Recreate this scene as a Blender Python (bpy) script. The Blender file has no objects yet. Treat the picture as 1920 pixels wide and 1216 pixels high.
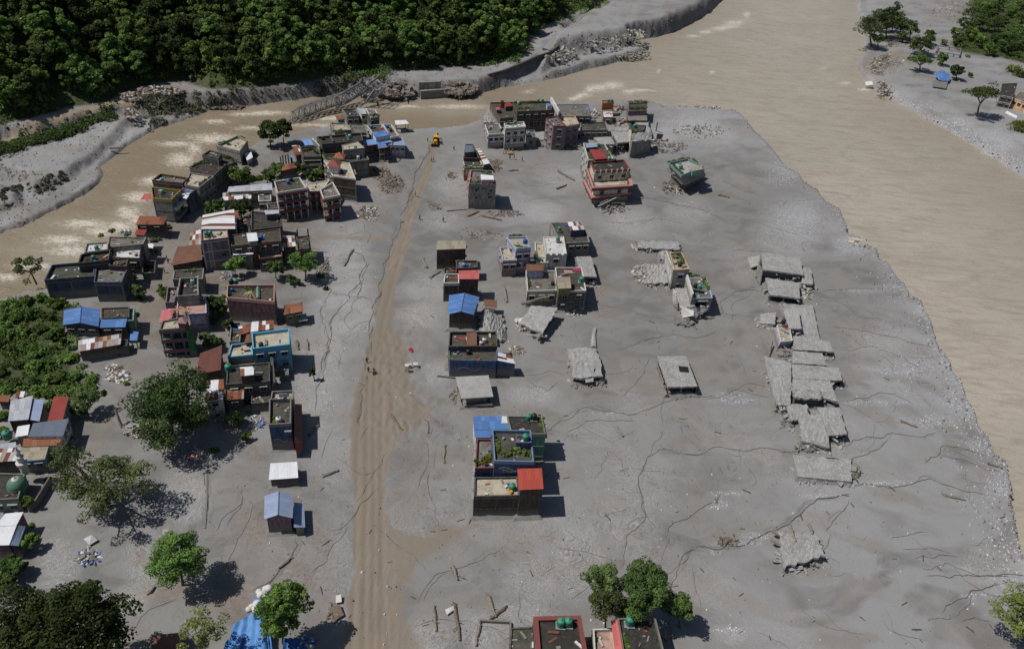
import bpy, math, random
import numpy as np
from mathutils import Vector, Matrix, noise as mnoise
R = math.radians
SC = bpy.context.scene
COL = SC.collection
# ---------------------------------------------------------------- camera
CAMH = 120.0; PITCH = R(35.8); ROLL = R(4.93); F = 1469.0
ct, st = math.cos(PITCH), math.sin(PITCH)
FW = Vector((0, ct, -st)); R0 = Vector((1, 0, 0)); U0 = Vector((0, st, ct))
RT = math.cos(ROLL)*R0 + math.sin(ROLL)*U0
UP = -math.sin(ROLL)*R0 + math.cos(ROLL)*U0
CPOS = Vector((0, 0, CAMH))
cd = bpy.data.cameras.new('camera'); cam = bpy.data.objects.new('camera', cd); COL.objects.link(cam)
cd.sensor_width = 36; cd.lens = F/1920*36; cd.clip_start = 1; cd.clip_end = 6000
m = Matrix.Identity(4)
for i, v in enumerate((RT, UP, -FW)):
    m[0][i], m[1][i], m[2][i] = v
m.translation = CPOS
cam.matrix_world = m
SC.camera = cam
# ---------------------------------------------------------------- sky and sun
SUN_AZ = R(9.0)      # direction the shadows run, measured from +X towards +Y
SUN_EL = R(57.5)
w = bpy.data.worlds.new('World'); SC.world = w; w.use_nodes = True
nt = w.node_tree; nt.nodes.clear()
sky = nt.nodes.new('ShaderNodeTexSky'); sky.sky_type = 'NISHITA'; sky.sun_disc = False
sky.sun_elevation = SUN_EL; sky.altitude = 600; sky.air_density = 1.0; sky.dust_density = 1.5
sdir = Vector((-math.cos(SUN_AZ), -math.sin(SUN_AZ), 0))   # towards the sun
sky.sun_rotation = math.atan2(sdir.x, sdir.y) % (2*math.pi)
bg = nt.nodes.new('ShaderNodeBackground'); bg.inputs[1].default_value = 0.05
wo = nt.nodes.new('ShaderNodeOutputWorld')
nt.links.new(sky.outputs[0], bg.inputs[0]); nt.links.new(bg.outputs[0], wo.inputs[0])
ld = bpy.data.lights.new('sun', 'SUN'); ld.energy = 3.6; ld.angle = R(0.5); ld.color = (1.0, 0.955, 0.9)
sun = bpy.data.objects.new('sun', ld); COL.objects.link(sun)
tosun = Vector((sdir.x*math.cos(SUN_EL), sdir.y*math.cos(SUN_EL), math.sin(SUN_EL)))
sun.rotation_euler = tosun.to_track_quat('Z', 'Y').to_euler()
sun.location = (-100, 0, 200)
vs = SC.view_settings
SC.display_settings.display_device = 'sRGB'
vs.view_transform = 'Standard'; vs.look = 'None'; vs.gamma = 1.0; vs.exposure = 0.07; vs.use_curve_mapping = False
SC.cycles.max_bounces = 5; SC.cycles.diffuse_bounces = 3; SC.cycles.transparent_max_bounces = 6
# ---------------------------------------------------------------- projection helpers (pixels of the 1920x1216 photo <-> world)
def G(px, py, z=0.0):
    d = FW + RT*((px-960)/F) + UP*((608-py)/F)
    t = (z-CAMH)/d.z
    return CPOS + d*t
def proj(p):
    q = Vector(p)-CPOS; zc = q.dot(FW)
    return 960+F*q.dot(RT)/zc, 608-F*q.dot(UP)/zc
def depth(p): return (Vector(p)-CPOS).dot(FW)
def hsolve(px, py, pyb, z0=0.0):
    """height of the point seen at (px,py) that stands straight above a ground point seen on row pyb"""
    lo, hi = z0, 60.0
    for _ in range(40):
        h = (lo+hi)/2; g = G(px, py, h)
        if proj((g.x, g.y, z0))[1] < pyb: lo = h
        else: hi = h
    return (lo+hi)/2
# ---------------------------------------------------------------- vectorised noise
_rs = np.random.RandomState(7); _T = _rs.rand(256, 256)
def vn(x, y):
    xi = np.floor(x).astype(int); yi = np.floor(y).astype(int); fx = x-xi; fy = y-yi
    fx = fx*fx*(3-2*fx); fy = fy*fy*(3-2*fy)
    a = _T[xi & 255, yi & 255]; b = _T[(xi+1) & 255, yi & 255]; c = _T[xi & 255, (yi+1) & 255]; d = _T[(xi+1) & 255, (yi+1) & 255]
    return (a*(1-fx)+b*fx)*(1-fy)+(c*(1-fx)+d*fx)*fy
def fbm(x, y, s, o=4):
    r = 0; a = .5; x = x/s; y = y/s
    for i in range(o):
        r = r+a*(vn(x+17.3*i, y-9.1*i)-.5); a *= .5; x = x*2.03; y = y*2.03
    return r
def sst(x): x = np.clip(x, 0, 1); return x*x*(3-2*x)
def seg_d(P, a, b):
    ab = b-a; L = (ab**2).sum()+1e-9
    t = np.clip(((P-a)@ab)/L, 0, 1)
    return np.sqrt(((P-a-t[:, None]*ab)**2).sum(1))
def poly_sd(P, poly, margin=40.0):
    """signed distance, + inside; only exact within margin of the bounding box"""
    poly = np.array(poly, float); out = np.full(len(P), -1e3)
    lo = poly.min(0)-margin; hi = poly.max(0)+margin
    idx = np.where((P[:, 0] > lo[0]) & (P[:, 0] < hi[0]) & (P[:, 1] > lo[1]) & (P[:, 1] < hi[1]))[0]
    if not len(idx): return out
    Q = P[idx]; d = np.full(len(Q), 1e9); ins = np.zeros(len(Q), bool)
    for i in range(len(poly)):
        a = poly[i]; b = poly[(i+1) % len(poly)]
        d = np.minimum(d, seg_d(Q, a, b))
        if a[1] != b[1]:
            c = ((a[1] > Q[:, 1]) != (b[1] > Q[:, 1])) & (Q[:, 0] < (b[0]-a[0])*(Q[:, 1]-a[1])/(b[1]-a[1])+a[0])
            ins ^= c
    out[idx] = np.where(ins, d, -d)
    return out
def line_d(P, pts, margin=6.0):
    pts = np.array(pts, float); out = np.full(len(P), 1e3)
    lo = pts.min(0)-margin; hi = pts.max(0)+margin
    idx = np.where((P[:, 0] > lo[0]) & (P[:, 0] < hi[0]) & (P[:, 1] > lo[1]) & (P[:, 1] < hi[1]))[0]
    if not len(idx): return out
    Q = P[idx]; d = np.full(len(Q), 1e9)
    for a, b in zip(pts[:-1], pts[1:]): d = np.minimum(d, seg_d(Q, a, b))
    out[idx] = d
    return out
def W2(pts, z=0.0): return [tuple(G(x, y, z)[:2]) for x, y in pts]
# ---------------------------------------------------------------- object helpers
def tag(o, label=None, cat=None, group=None, kind=None):
    if label: o['label'] = label
    if cat: o['category'] = cat
    if group: o['group'] = group
    if kind: o['kind'] = kind
    return o
def empty(name, loc, label, cat, group=None, rz=0):
    o = bpy.data.objects.new(name, None); COL.objects.link(o); o.location = loc; o.rotation_euler[2] = rz
    o.empty_display_size = .5
    return tag(o, label, cat, group)
class MB:
    """collects faces; build() makes one mesh object (coordinates are world, shifted to the parent)"""
    def __init__(s): s.v = []; s.f = []; s.uv = []; s.mi = []
    def quad(s, a, b, c, d, uv=None, mi=0):
        i = len(s.v); s.v += [tuple(a), tuple(b), tuple(c), tuple(d)]; s.f.append((i, i+1, i+2, i+3))
        if uv is None:
            w_ = (Vector(b)-Vector(a)).length; h_ = (Vector(d)-Vector(a)).length; uv = [(0, 0), (w_, 0), (w_, h_), (0, h_)]
        s.uv += uv; s.mi.append(mi)
    def tri(s, a, b, c, uv=None):
        i = len(s.v); s.v += [tuple(a), tuple(b), tuple(c)]; s.f.append((i, i+1, i+2))
        s.uv += uv or [(0, 0), (1, 0), (.5, 1)]; s.mi.append(0)
    def box8(s, p):
        """p = 4 bottom + 4 top corners, both counter-clockwise from above"""
        b = p[:4]; t = p[4:]
        s.quad(t[0], t[1], t[2], t[3]); s.quad(b[3], b[2], b[1], b[0])
        u = 0
        for k in range(4):
            n = (k+1) % 4; w_ = (Vector(b[n])-Vector(b[k])).length
            s.quad(b[k], b[n], t[n], t[k], [(u, b[k][2]), (u+w_, b[n][2]), (u+w_, t[n][2]), (u, t[k][2])]); u += w_
    def box(s, c, sx, sy, sz, rz=0.0, rot=None):
        """c centre of the bottom face"""
        M_ = rot if rot is not None else Matrix.Rotation(rz, 3, 'Z')
        P = []
        for z in (0, sz):
            for x, y in ((-1, -1), (1, -1), (1, 1), (-1, 1)):
                P.append(Vector(c)+M_@Vector((x*sx/2, y*sy/2, z)))
        s.box8(P)
    def tube(s, pts, rad, n=6, cap=True):
        pts = [Vector(p) for p in pts]; rings = []
        for i, p in enumerate(pts):
            d = (pts[min(i+1, len(pts)-1)]-pts[max(i-1, 0)]).normalized()
            u = d.cross(Vector((0, 0, 1)));
            if u.length < .1: u = d.cross(Vector((1, 0, 0)))
            u.normalize(); v = d.cross(u)
            r = rad[i] if hasattr(rad, '__len__') else rad
            rings.append([p+(u*math.cos(2*math.pi*k/n)+v*math.sin(2*math.pi*k/n))*r for k in range(n)])
        for a, b in zip(rings[:-1], rings[1:]):
            for k in range(n): s.quad(a[k], a[(k+1) % n], b[(k+1) % n], b[k])
        if cap:
            for rg in (rings[0], rings[-1]):
                c = sum(rg, Vector())/n
                for k in range(n): s.tri(rg[k], rg[(k+1) % n], c)
    def lathe(s, c, prof, n=14):
        c = Vector(c)
        R_ = [[c+Vector((r*math.cos(2*math.pi*k/n), r*math.sin(2*math.pi*k/n), z)) for k in range(n)] for r, z in prof]
        for a, b in zip(R_[:-1], R_[1:]):
            for k in range(n): s.quad(a[k], a[(k+1) % n], b[(k+1) % n], b[k])
    def build(s, name, mat, parent=None, smooth=False, weld=False):
        if not s.f: return None
        o0 = Vector(parent.location) if parent is not None else Vector()
        if parent is not None and parent.parent is not None: o0 = o0+Vector(parent.parent.location)
        V = [(x-o0.x, y-o0.y, z-o0.z) for x, y, z in s.v]
        me = bpy.data.meshes.new(name); me.from_pydata(V, [], s.f)
        ul = me.uv_layers.new(name='UVMap')
        ul.data.foreach_set('uv', [c for uv in s.uv for c in uv])
        for mt in (mat if isinstance(mat, (list, tuple)) else [mat]): me.materials.append(mt)
        if isinstance(mat, (list, tuple)): me.polygons.foreach_set('material_index', s.mi)
        if smooth:
            me.polygons.foreach_set('use_smooth', [True]*len(s.f))
        if weld or smooth:
            import bmesh
            bm = bmesh.new(); bm.from_mesh(me); bmesh.ops.remove_doubles(bm, verts=bm.verts, dist=1e-4); bm.to_mesh(me); bm.free()
        me.update()
        o = bpy.data.objects.new(name, me); COL.objects.link(o)
        if parent is not None: o.parent = parent
        return o
def np_mesh(name, V, Fq, mats, attrs=None, smooth=False):
    me = bpy.data.meshes.new(name); V = np.asarray(V, np.float32); Fq = np.asarray(Fq, np.int32)
    me.vertices.add(len(V)); me.vertices.foreach_set('co', V.ravel())
    k = Fq.shape[1]; me.loops.add(Fq.size); me.loops.foreach_set('vertex_index', Fq.ravel())
    me.polygons.add(len(Fq)); me.polygons.foreach_set('loop_start', np.arange(0, Fq.size, k, dtype=np.int32))
    try: me.polygons.foreach_set('loop_total', np.full(len(Fq), k, np.int32))
    except Exception: pass
    if smooth: me.polygons.foreach_set('use_smooth', np.ones(len(Fq), bool))
    for n_, a in (attrs or {}).items():
        a = np.asarray(a, np.float32)
        if a.ndim == 1:
            at = me.attributes.new(n_, 'FLOAT', 'POINT'); at.data.foreach_set('value', a)
        else:
            at = me.attributes.new(n_, 'FLOAT_COLOR', 'POINT'); at.data.foreach_set('color', a.ravel())
    for mt in mats: me.materials.append(mt)
    me.update(calc_edges=True); me.validate()
    return me
# ---------------------------------------------------------------- materials
def lin(c): c = c/255.0; return c/12.92 if c <= .04045 else ((c+.055)/1.055)**2.4
def L(r, g, b, k=1.0): return tuple(min(.85, lin(x)*k) for x in (r, g, b))+(1,)
MUD = L(116, 113, 109)
class NT:
    def __init__(s, name):
        s.m = bpy.data.materials.new(name); s.m.use_nodes = True; s.t = s.m.node_tree; s.t.nodes.clear()
        s.out = s.n('ShaderNodeOutputMaterial'); s.b = s.n('ShaderNodeBsdfPrincipled'); s.l(s.b, 0, s.out, 0)
        s.b.inputs['Roughness'].default_value = .85; s.b.inputs['Specular IOR Level'].default_value = .25
    def n(s, t, **k):
        x = s.t.nodes.new(t)
        for a, v in k.items(): setattr(x, a, v)
        return x
    def l(s, a, ao, b, bi):
        a_ = a.outputs[ao] if not isinstance(a, bpy.types.NodeSocket) else a
        s.t.links.new(a_, b.inputs[bi])
    def coord(s, kind='Object', scale=(1, 1, 1)):
        if kind == 'World':
            g = s.n('ShaderNodeNewGeometry'); o = g.outputs['Position']
        elif kind == 'UV':
            g = s.n('ShaderNodeUVMap'); o = g.outputs[0]
        else:
            g = s.n('ShaderNodeTexCoord'); o = g.outputs[kind]
        mp = s.n('ShaderNodeMapping'); mp.inputs['Scale'].default_value = scale; s.t.links.new(o, mp.inputs[0])
        return mp.outputs[0]
    def noise(s, co, scale, det=4, rough=.6, dist=0.0, out=0):
        x = s.n('ShaderNodeTexNoise'); x.inputs['Scale'].default_value = scale; x.inputs['Detail'].default_value = det
        x.inputs['Roughness'].default_value = rough; x.inputs['Distortion'].default_value = dist
        s.t.links.new(co, x.inputs['Vector']); return x.outputs[out]
    def voro(s, co, scale, feat='F1', out=0):
        x = s.n('ShaderNodeTexVoronoi', feature=feat); x.inputs['Scale'].default_value = scale
        s.t.links.new(co, x.inputs['Vector']); return x.outputs[out]
    def ramp(s, v, stops, interp='LINEAR'):
        x = s.n('ShaderNodeValToRGB'); s.t.links.new(v, x.inputs[0]); e = x.color_ramp.elements; x.color_ramp.interpolation = interp
        while len(e) < len(stops): e.new(.5)
        for i, (p, c) in enumerate(stops):
            e[i].position = p; e[i].color = c if hasattr(c, '__len__') else (c, c, c, 1)
        return x.outputs[0]
    def mix(s, f, a, b, blend='MIX'):
        x = s.n('ShaderNodeMix', data_type='RGBA', blend_type=blend, clamp_factor=True)
        for i, v in ((0, f), (6, a), (7, b)):
            if isinstance(v, bpy.types.NodeSocket): s.t.links.new(v, x.inputs[i])
            else: x.inputs[i].default_value = v
        return x.outputs[2]
    def math(s, op, a, b=None, c=None, clamp=False):
        x = s.n('ShaderNodeMath', operation=op, use_clamp=clamp)
        for i, v in enumerate((a, b, c)):
            if v is None: continue
            if isinstance(v, bpy.types.NodeSocket): s.t.links.new(v, x.inputs[i])
            else: x.inputs[i].default_value = v
        return x.outputs[0]
    def attr(s, name, ch=None):
        x = s.n('ShaderNodeAttribute', attribute_name=name)
        if ch is None: return x.outputs['Fac']
        if ch == 'A': return x.outputs['Alpha']
        q = s.n('ShaderNodeSeparateColor'); s.t.links.new(x.outputs['Color'], q.inputs[0]); return q.outputs['RGB'.index(ch)]
    def color(s, c): s._in('Base Color', c)
    def _in(s, k, v):
        if isinstance(v, bpy.types.NodeSocket): s.t.links.new(v, s.b.inputs[k])
        else: s.b.inputs[k].default_value = v
    def bump(s, h, strength=.5, dist=.1, prev=None):
        x = s.n('ShaderNodeBump'); x.inputs['Strength'].default_value = strength; x.inputs['Distance'].default_value = dist
        s.t.links.new(h, x.inputs['Height'])
        if prev is not None: s.t.links.new(prev, x.inputs['Normal'])
        s.t.links.new(x.outputs[0], s.b.inputs['Normal']); return x.outputs[0]
_MC = {}
def wall_mat(name, rgb, mud=1.4, brick=0.0, stain=.45):
    if name in _MC: return _MC[name]
    n = NT(name); co = n.coord('World'); c = rgb
    n1 = n.noise(co, .9, 6, .7); n2 = n.noise(n.coord('World', (1, 1, .18)), 2.4, 4, .6)
    dark = tuple(x*.38 for x in rgb[:3])+(1,); light = tuple(min(.8, x*1.28+.015) for x in rgb[:3])+(1,)
    col = n.mix(n.ramp(n1, [(.35, 0), (.7, 1)]), c, light)
    col = n.mix(n.ramp(n.noise(co, .33, 3, .7), [(.45, 0), (.66, .5)]), col, L(98, 92, 84))
    col = n.mix(n.math('MULTIPLY', n.ramp(n2, [(.42, 0), (.66, 1)]), stain*1.7), col, dark)
    if brick:
        bt = n.n('ShaderNodeTexBrick'); bt.inputs['Scale'].default_value = 1.0
        bt.inputs['Brick Width'].default_value = .55; bt.inputs['Row Height'].default_value = .26; bt.inputs['Mortar Size'].default_value = .025
        n.t.links.new(n.coord('UV'), bt.inputs['Vector']); bt.inputs['Color1'].default_value = (1, 1, 1, 1); bt.inputs['Color2'].default_value = (.6, .6, .6, 1)
        bt.inputs['Mortar'].default_value = (1.25, 1.3, 1.35, 1)
        col = n.mix(brick, col, bt.outputs[0], 'MULTIPLY')
    sp = n.n('ShaderNodeSeparateXYZ'); g = n.n('ShaderNodeNewGeometry'); n.l(g, 'Position', sp, 0)
    hh = n.math('ADD', sp.outputs[2], n.math('MULTIPLY', n1, -2.2))
    f = n.ramp(n.math('DIVIDE', n.math('SUBTRACT', mud+.9-1.1, hh), 1.6, clamp=True), [(0, 0), (1, .9)])
    col = n.mix(f, col, MUD); n.color(col); n.bump(n1, .5, .06)
    _MC[name] = n.m; return n.m
def roof_mat(name, rgb, moss=.5, blotch=(.32, .3, .27, 1), dk=.42):
    if name in _MC: return _MC[name]
    n = NT(name); co = n.coord('World')
    a = n.noise(co, .35, 6, .68, .6); b = n.noise(co, 1.6, 5, .7); c = n.noise(co, .12, 3, .5)
    col = n.mix(n.ramp(a, [(.4, 0), (.62, 1)]), rgb, tuple(x*dk for x in rgb[:3])+(1,))
    col = n.mix(n.ramp(b, [(.5, 0), (.75, .75)]), col, blotch)
    col = n.mix(n.math('MULTIPLY', n.ramp(n.noise(co, .8, 5, .7), [(.52, 0), (.62, 1)]), moss), col, L(62, 68, 40))
    col = n.mix(n.math('MULTIPLY', n.ramp(c, [(.4, 0), (.6, 1)]), .5), col, tuple(x*(dk*.5+.4) for x in rgb[:3])+(1,))
    n.color(col); n.bump(b, .6, .05); _MC[name] = n.m; return n.m
def sheet_mat(name, cols, rib=.28, pan=(.85, 2.6), rust=0.3, metal=0.0, grime=.5):
    """corrugated sheets: each sheet of the roof takes one of cols, ribs run up the slope"""
    if name in _MC: return _MC[name]
    n = NT(name); uv = n.coord('UV')
    sp = n.n('ShaderNodeSeparateXYZ'); n.t.links.new(uv, sp.inputs[0])
    fx = n.math('FLOOR', n.math('DIVIDE', sp.outputs[0], pan[0])); fy = n.math('FLOOR', n.math('DIVIDE', sp.outputs[1], pan[1]))
    cb = n.n('ShaderNodeCombineXYZ'); n.t.links.new(fx, cb.inputs[0]); n.t.links.new(fy, cb.inputs[1])
    oi = n.n('ShaderNodeObjectInfo'); n.t.links.new(oi.outputs['Random'], cb.inputs[2])
    wn = n.n('ShaderNodeTexWhiteNoise'); n.l(cb, 0, wn, 0)
    k = len(cols); st_ = [(i/k, c) for i, c in enumerate(cols)]
    col = n.ramp(wn.outputs['Value'], st_, 'CONSTANT')
    nz = n.noise(n.coord('UV', (2.5, .5, 1)), 1.6, 5, .7)
    col = n.mix(n.math('MULTIPLY', n.ramp(nz, [(.5-.0, 0), (.68, 1)]), rust), col, L(112, 66, 44))
    n3 = n.noise(n.coord('World'), .7, 5, .65)
    col = n.mix(n.math('MULTIPLY', n.ramp(n3, [(.45, 0), (.75, 1)]), grime), col, L(88, 82, 74))
    n.color(col); n._in('Roughness', .6); n._in('Metallic', metal)
    wv = n.math('SINE', n.math('MULTIPLY', sp.outputs[0], 6.283/rib)); n.bump(wv, .35, .03)
    _MC[name] = n.m; return n.m
def plain_mat(name, rgb, rough=.7, var=.3, scale=1.5, metal=0.0, bump=.3):
    if name in _MC: return _MC[name]
    n = NT(name); a = n.noise(n.coord('World'), scale, 5, .65)
    n.color(n.mix(n.ramp(a, [(.35, 0), (.7, 1)]), rgb, tuple(x*(1-var) for x in rgb[:3])+(1,)))
    n._in('Roughness', rough); n._in('Metallic', metal); n.bump(a, bump, .04)
    _MC[name] = n.m; return n.m
# ================================================================ terrain
WZ = -2.0
SOUTH = [(-900, 900), (-300, 660), (-100, 596), (0, 566), (60, 549), (92, 545), (106, 532), (150, 505), (175, 490), (212, 474), (248, 458), (262, 438), (270, 412), (288, 386), (312, 366), (350, 351),
         (375, 335), (400, 319), (415, 311), (440, 296), (462, 283), (480, 268), (520, 262), (560, 250), (600, 244), (640, 232), (700, 224), (738, 240), (770, 247), (800, 244), (840, 243),
         (872, 238), (896, 228), (906, 212), (918, 197), (960, 194), (1040, 194), (1120, 194), (1215, 192), (1250, 203), (1300, 205), (1340, 209), (1364, 208), (1382, 212), (1394, 220),
         (1406, 232), (1420, 252), (1444, 274), (1466, 300), (1478, 318), (1504, 332), (1512, 346), (1538, 362), (1552, 382), (1580, 398), (1592, 424), (1596, 444), (1630, 455),
         (1634, 466), (1652, 472), (1656, 492), (1672, 500), (1690, 530), (1702, 540), (1714, 560), (1736, 572), (1742, 592), (1754, 612), (1762, 640), (1768, 662), (1788, 684), (1792, 704), (1812, 726), (1816, 752),
         (1836, 780), (1842, 806), (1864, 830), (1872, 856), (1892, 876), (1900, 896), (1906, 930), (1906, 962), (1916, 1000), (1922, 1040), (1950, 1090), (2010, 1180), (2200, 1500)]
EAST = [(2900, 1200), (2300, 620), (2060, 430), (1960, 368), (1935, 345), (1890, 320), (1865, 300), (1840, 290), (1815, 270), (1780, 250), (1755, 236), (1730, 225), (1712, 210), (1680, 195), (1660, 180), (1643, 175), (1630, 158),
        (1618, 150), (1604, 132), (1606, 112), (1620, 97), (1612, 82), (1620, 45), (1604, 25), (1603, 10), (1606, -10), (1616, -60), (1626, -150), (1640, -230)]
NORTH = [(1430, -230), (1400, -120), (1374, -16), (1358, 4), (1338, 24), (1312, 40), (1290, 52), (1268, 62), (1232, 72), (1200, 76), (1182, 80), (1216, 92), (1222, 104),
         (1195, 112), (1150, 124), (1110, 134), (1060, 147), (1010, 158), (978, 165), (940, 168), (905, 178), (870, 180), (850, 182), (800, 187), (770, 190), (730, 192),
         (690, 186), (650, 178), (600, 183), (560, 190), (520, 194), (480, 200), (440, 204), (400, 212), (370, 224), (340, 235), (310, 242), (285, 258), (250, 280), (228, 298), (213, 312), (216, 326),
         (205, 345), (175, 368), (150, 382), (110, 402), (60, 428), (0, 450), (-100, 490), (-300, 560), (-900, 760)]
WATER = W2(SOUTH+EAST+NORTH, WZ)
# forested hillside: foot line, then far corners in metres
FOOT = [(-700, 330), (-300, 270), (-80, 238), (0, 226), (60, 216), (110, 200), (170, 192), (205, 182), (232, 168), (262, 158), (300, 150), (345, 146), (372, 156), (400, 164), (480, 160), (560, 150), (620, 142), (680, 135), (740, 128),
        (800, 126), (870, 119), (930, 113), (975, 100), (992, 78), (1005, 52), (1040, 34), (1080, 18), (1120, 4), (1160, -14), (1230, -60), (1300, -130)]
HILL = W2(FOOT, 4.0)+[(500, 1600), (-1600, 1600), (-1600, 300)]
# north and west bank, everything beyond the river
NB = W2(NORTH[:], WZ)[::-1]+[(500, 1600), (-1600, 1600)]
SHELF = W2([(-700, 345), (-80, 262), (0, 246), (60, 240), (110, 226), (160, 214), (220, 205), (250, 196), (300, 193), (350, 186), (400, 182), (480, 178), (560, 172), (630, 166), (700, 160), (760, 156), (800, 160),
            (850, 160), (900, 160), (932, 150), (965, 138), (1010, 112), (1034, 100)], 3.5)+W2([(1034, 92), (1080, 40), (1160, -14)], 3.5)+[(-200, 900), (-1200, 900)]
DEPO = W2([(-300, 330), (-60, 290), (40, 262), (120, 238), (200, 212), (236, 206), (268, 210), (250, 232), (232, 250), (214, 268), (190, 292), (130, 330), (70, 352), (50, 368), (44, 350), (30, 330), (0, 318), (-60, 330), (-300, 400)], 0.5)
BAR2 = W2([(-300, 430), (-40, 350), (0, 338), (44, 352), (50, 374), (20, 385), (-20, 396), (-300, 480)], 0.5)
PLAT = W2([(1010, 118), (1050, 100), (1085, 84), (1118, 76), (1170, 70), (1222, 62), (1268, 48), (1300, 30), (1330, 16), (1356, -6), (1400, -60), (1440, -200), (1200, -200), (1120, 0), (1060, 30), (1010, 60), (1000, 90)], 5.5)
LOWT = W2([(984, 160), (1010, 140), (1040, 124), (1090, 104), (1140, 92), (1196, 84), (1214, 96), (1196, 103), (1160, 106), (1135, 116), (1104, 118), (1075, 130), (1048, 142), (1010, 150)], .5)
FARB = W2([(2300, 560), (2060, 400), (1960, 330), (1900, 296), (1850, 262), (1800, 232), (1760, 205), (1720, 186), (1690, 176), (1672, 170), (1650, 160), (1634, 146), (1626, 128), (1640, 105), (1650, 90), (1646, 60), (1625, 30), (1628, -10), (1650, -230)], 1.5)+[(1200, 1600), (1600, 200)]
GREENR = W2([(1776, 82), (1800, 60), (1820, 40), (1815, 10), (1826, -40), (1900, -140), (2400, -100), (2300, 200), (1990, 130), (1925, 120), (1870, 108), (1835, 104), (1800, 98)], 1.5)
ROAD = W2([(806, 264), (798, 300), (786, 335), (768, 372), (757, 405), (740, 455), (724, 500), (714, 545), (702, 590), (692, 640), (682, 680), (670, 715), (662, 760), (656, 812), (656, 870), (662, 900), (664, 960), (658, 1050), (650, 1130), (636, 1230), (628, 1330),
           (752, 1330), (746, 1230), (742, 1130), (736, 1060), (728, 1010), (722, 960), (722, 905), (728, 865), (735, 820), (733, 760), (735, 660), (738, 600), (742, 545), (752, 500), (766, 460), (777, 410), (788, 375), (803, 340), (815, 300), (820, 264)])
SPILL = W2([(730, 600), (742, 616), (756, 636), (776, 668), (786, 700), (784, 742), (806, 756), (808, 766), (790, 798), (746, 828), (722, 865), (720, 905), (728, 950), (752, 982), (850, 980), (960, 958), (985, 962), (920, 985), (870, 1010), (830, 1040), (800, 1075), (776, 1110), (775, 1230), (790, 1330), (700, 1330), (700, 600)])
LANE = [(330, 418), (310, 470), (300, 520), (283, 580), (270, 640), (250, 700), (222, 750), (195, 800), (175, 850), (150, 880)]
RUTS = [W2(p) for p in ([(808, 275), (795, 320), (775, 370), (760, 410), (735, 475), (715, 550), (702, 600), (690, 660), (682, 700), (676, 760), (670, 850), (668, 950), (665, 1050), (660, 1216)],
                        [(813, 275), (803, 320), (785, 370), (768, 410), (750, 475), (732, 550), (720, 600), (708, 660), (702, 720), (700, 800), (702, 900), (702, 1000), (700, 1100), (700, 1230)],
                        [(690, 700), (688, 800), (688, 900), (685, 1000), (682, 1216)], [(716, 640), (716, 760), (716, 900), (716, 1050), (714, 1216)], [(727, 860), (714, 960), (716, 1100), (728, 1216)])]
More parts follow.
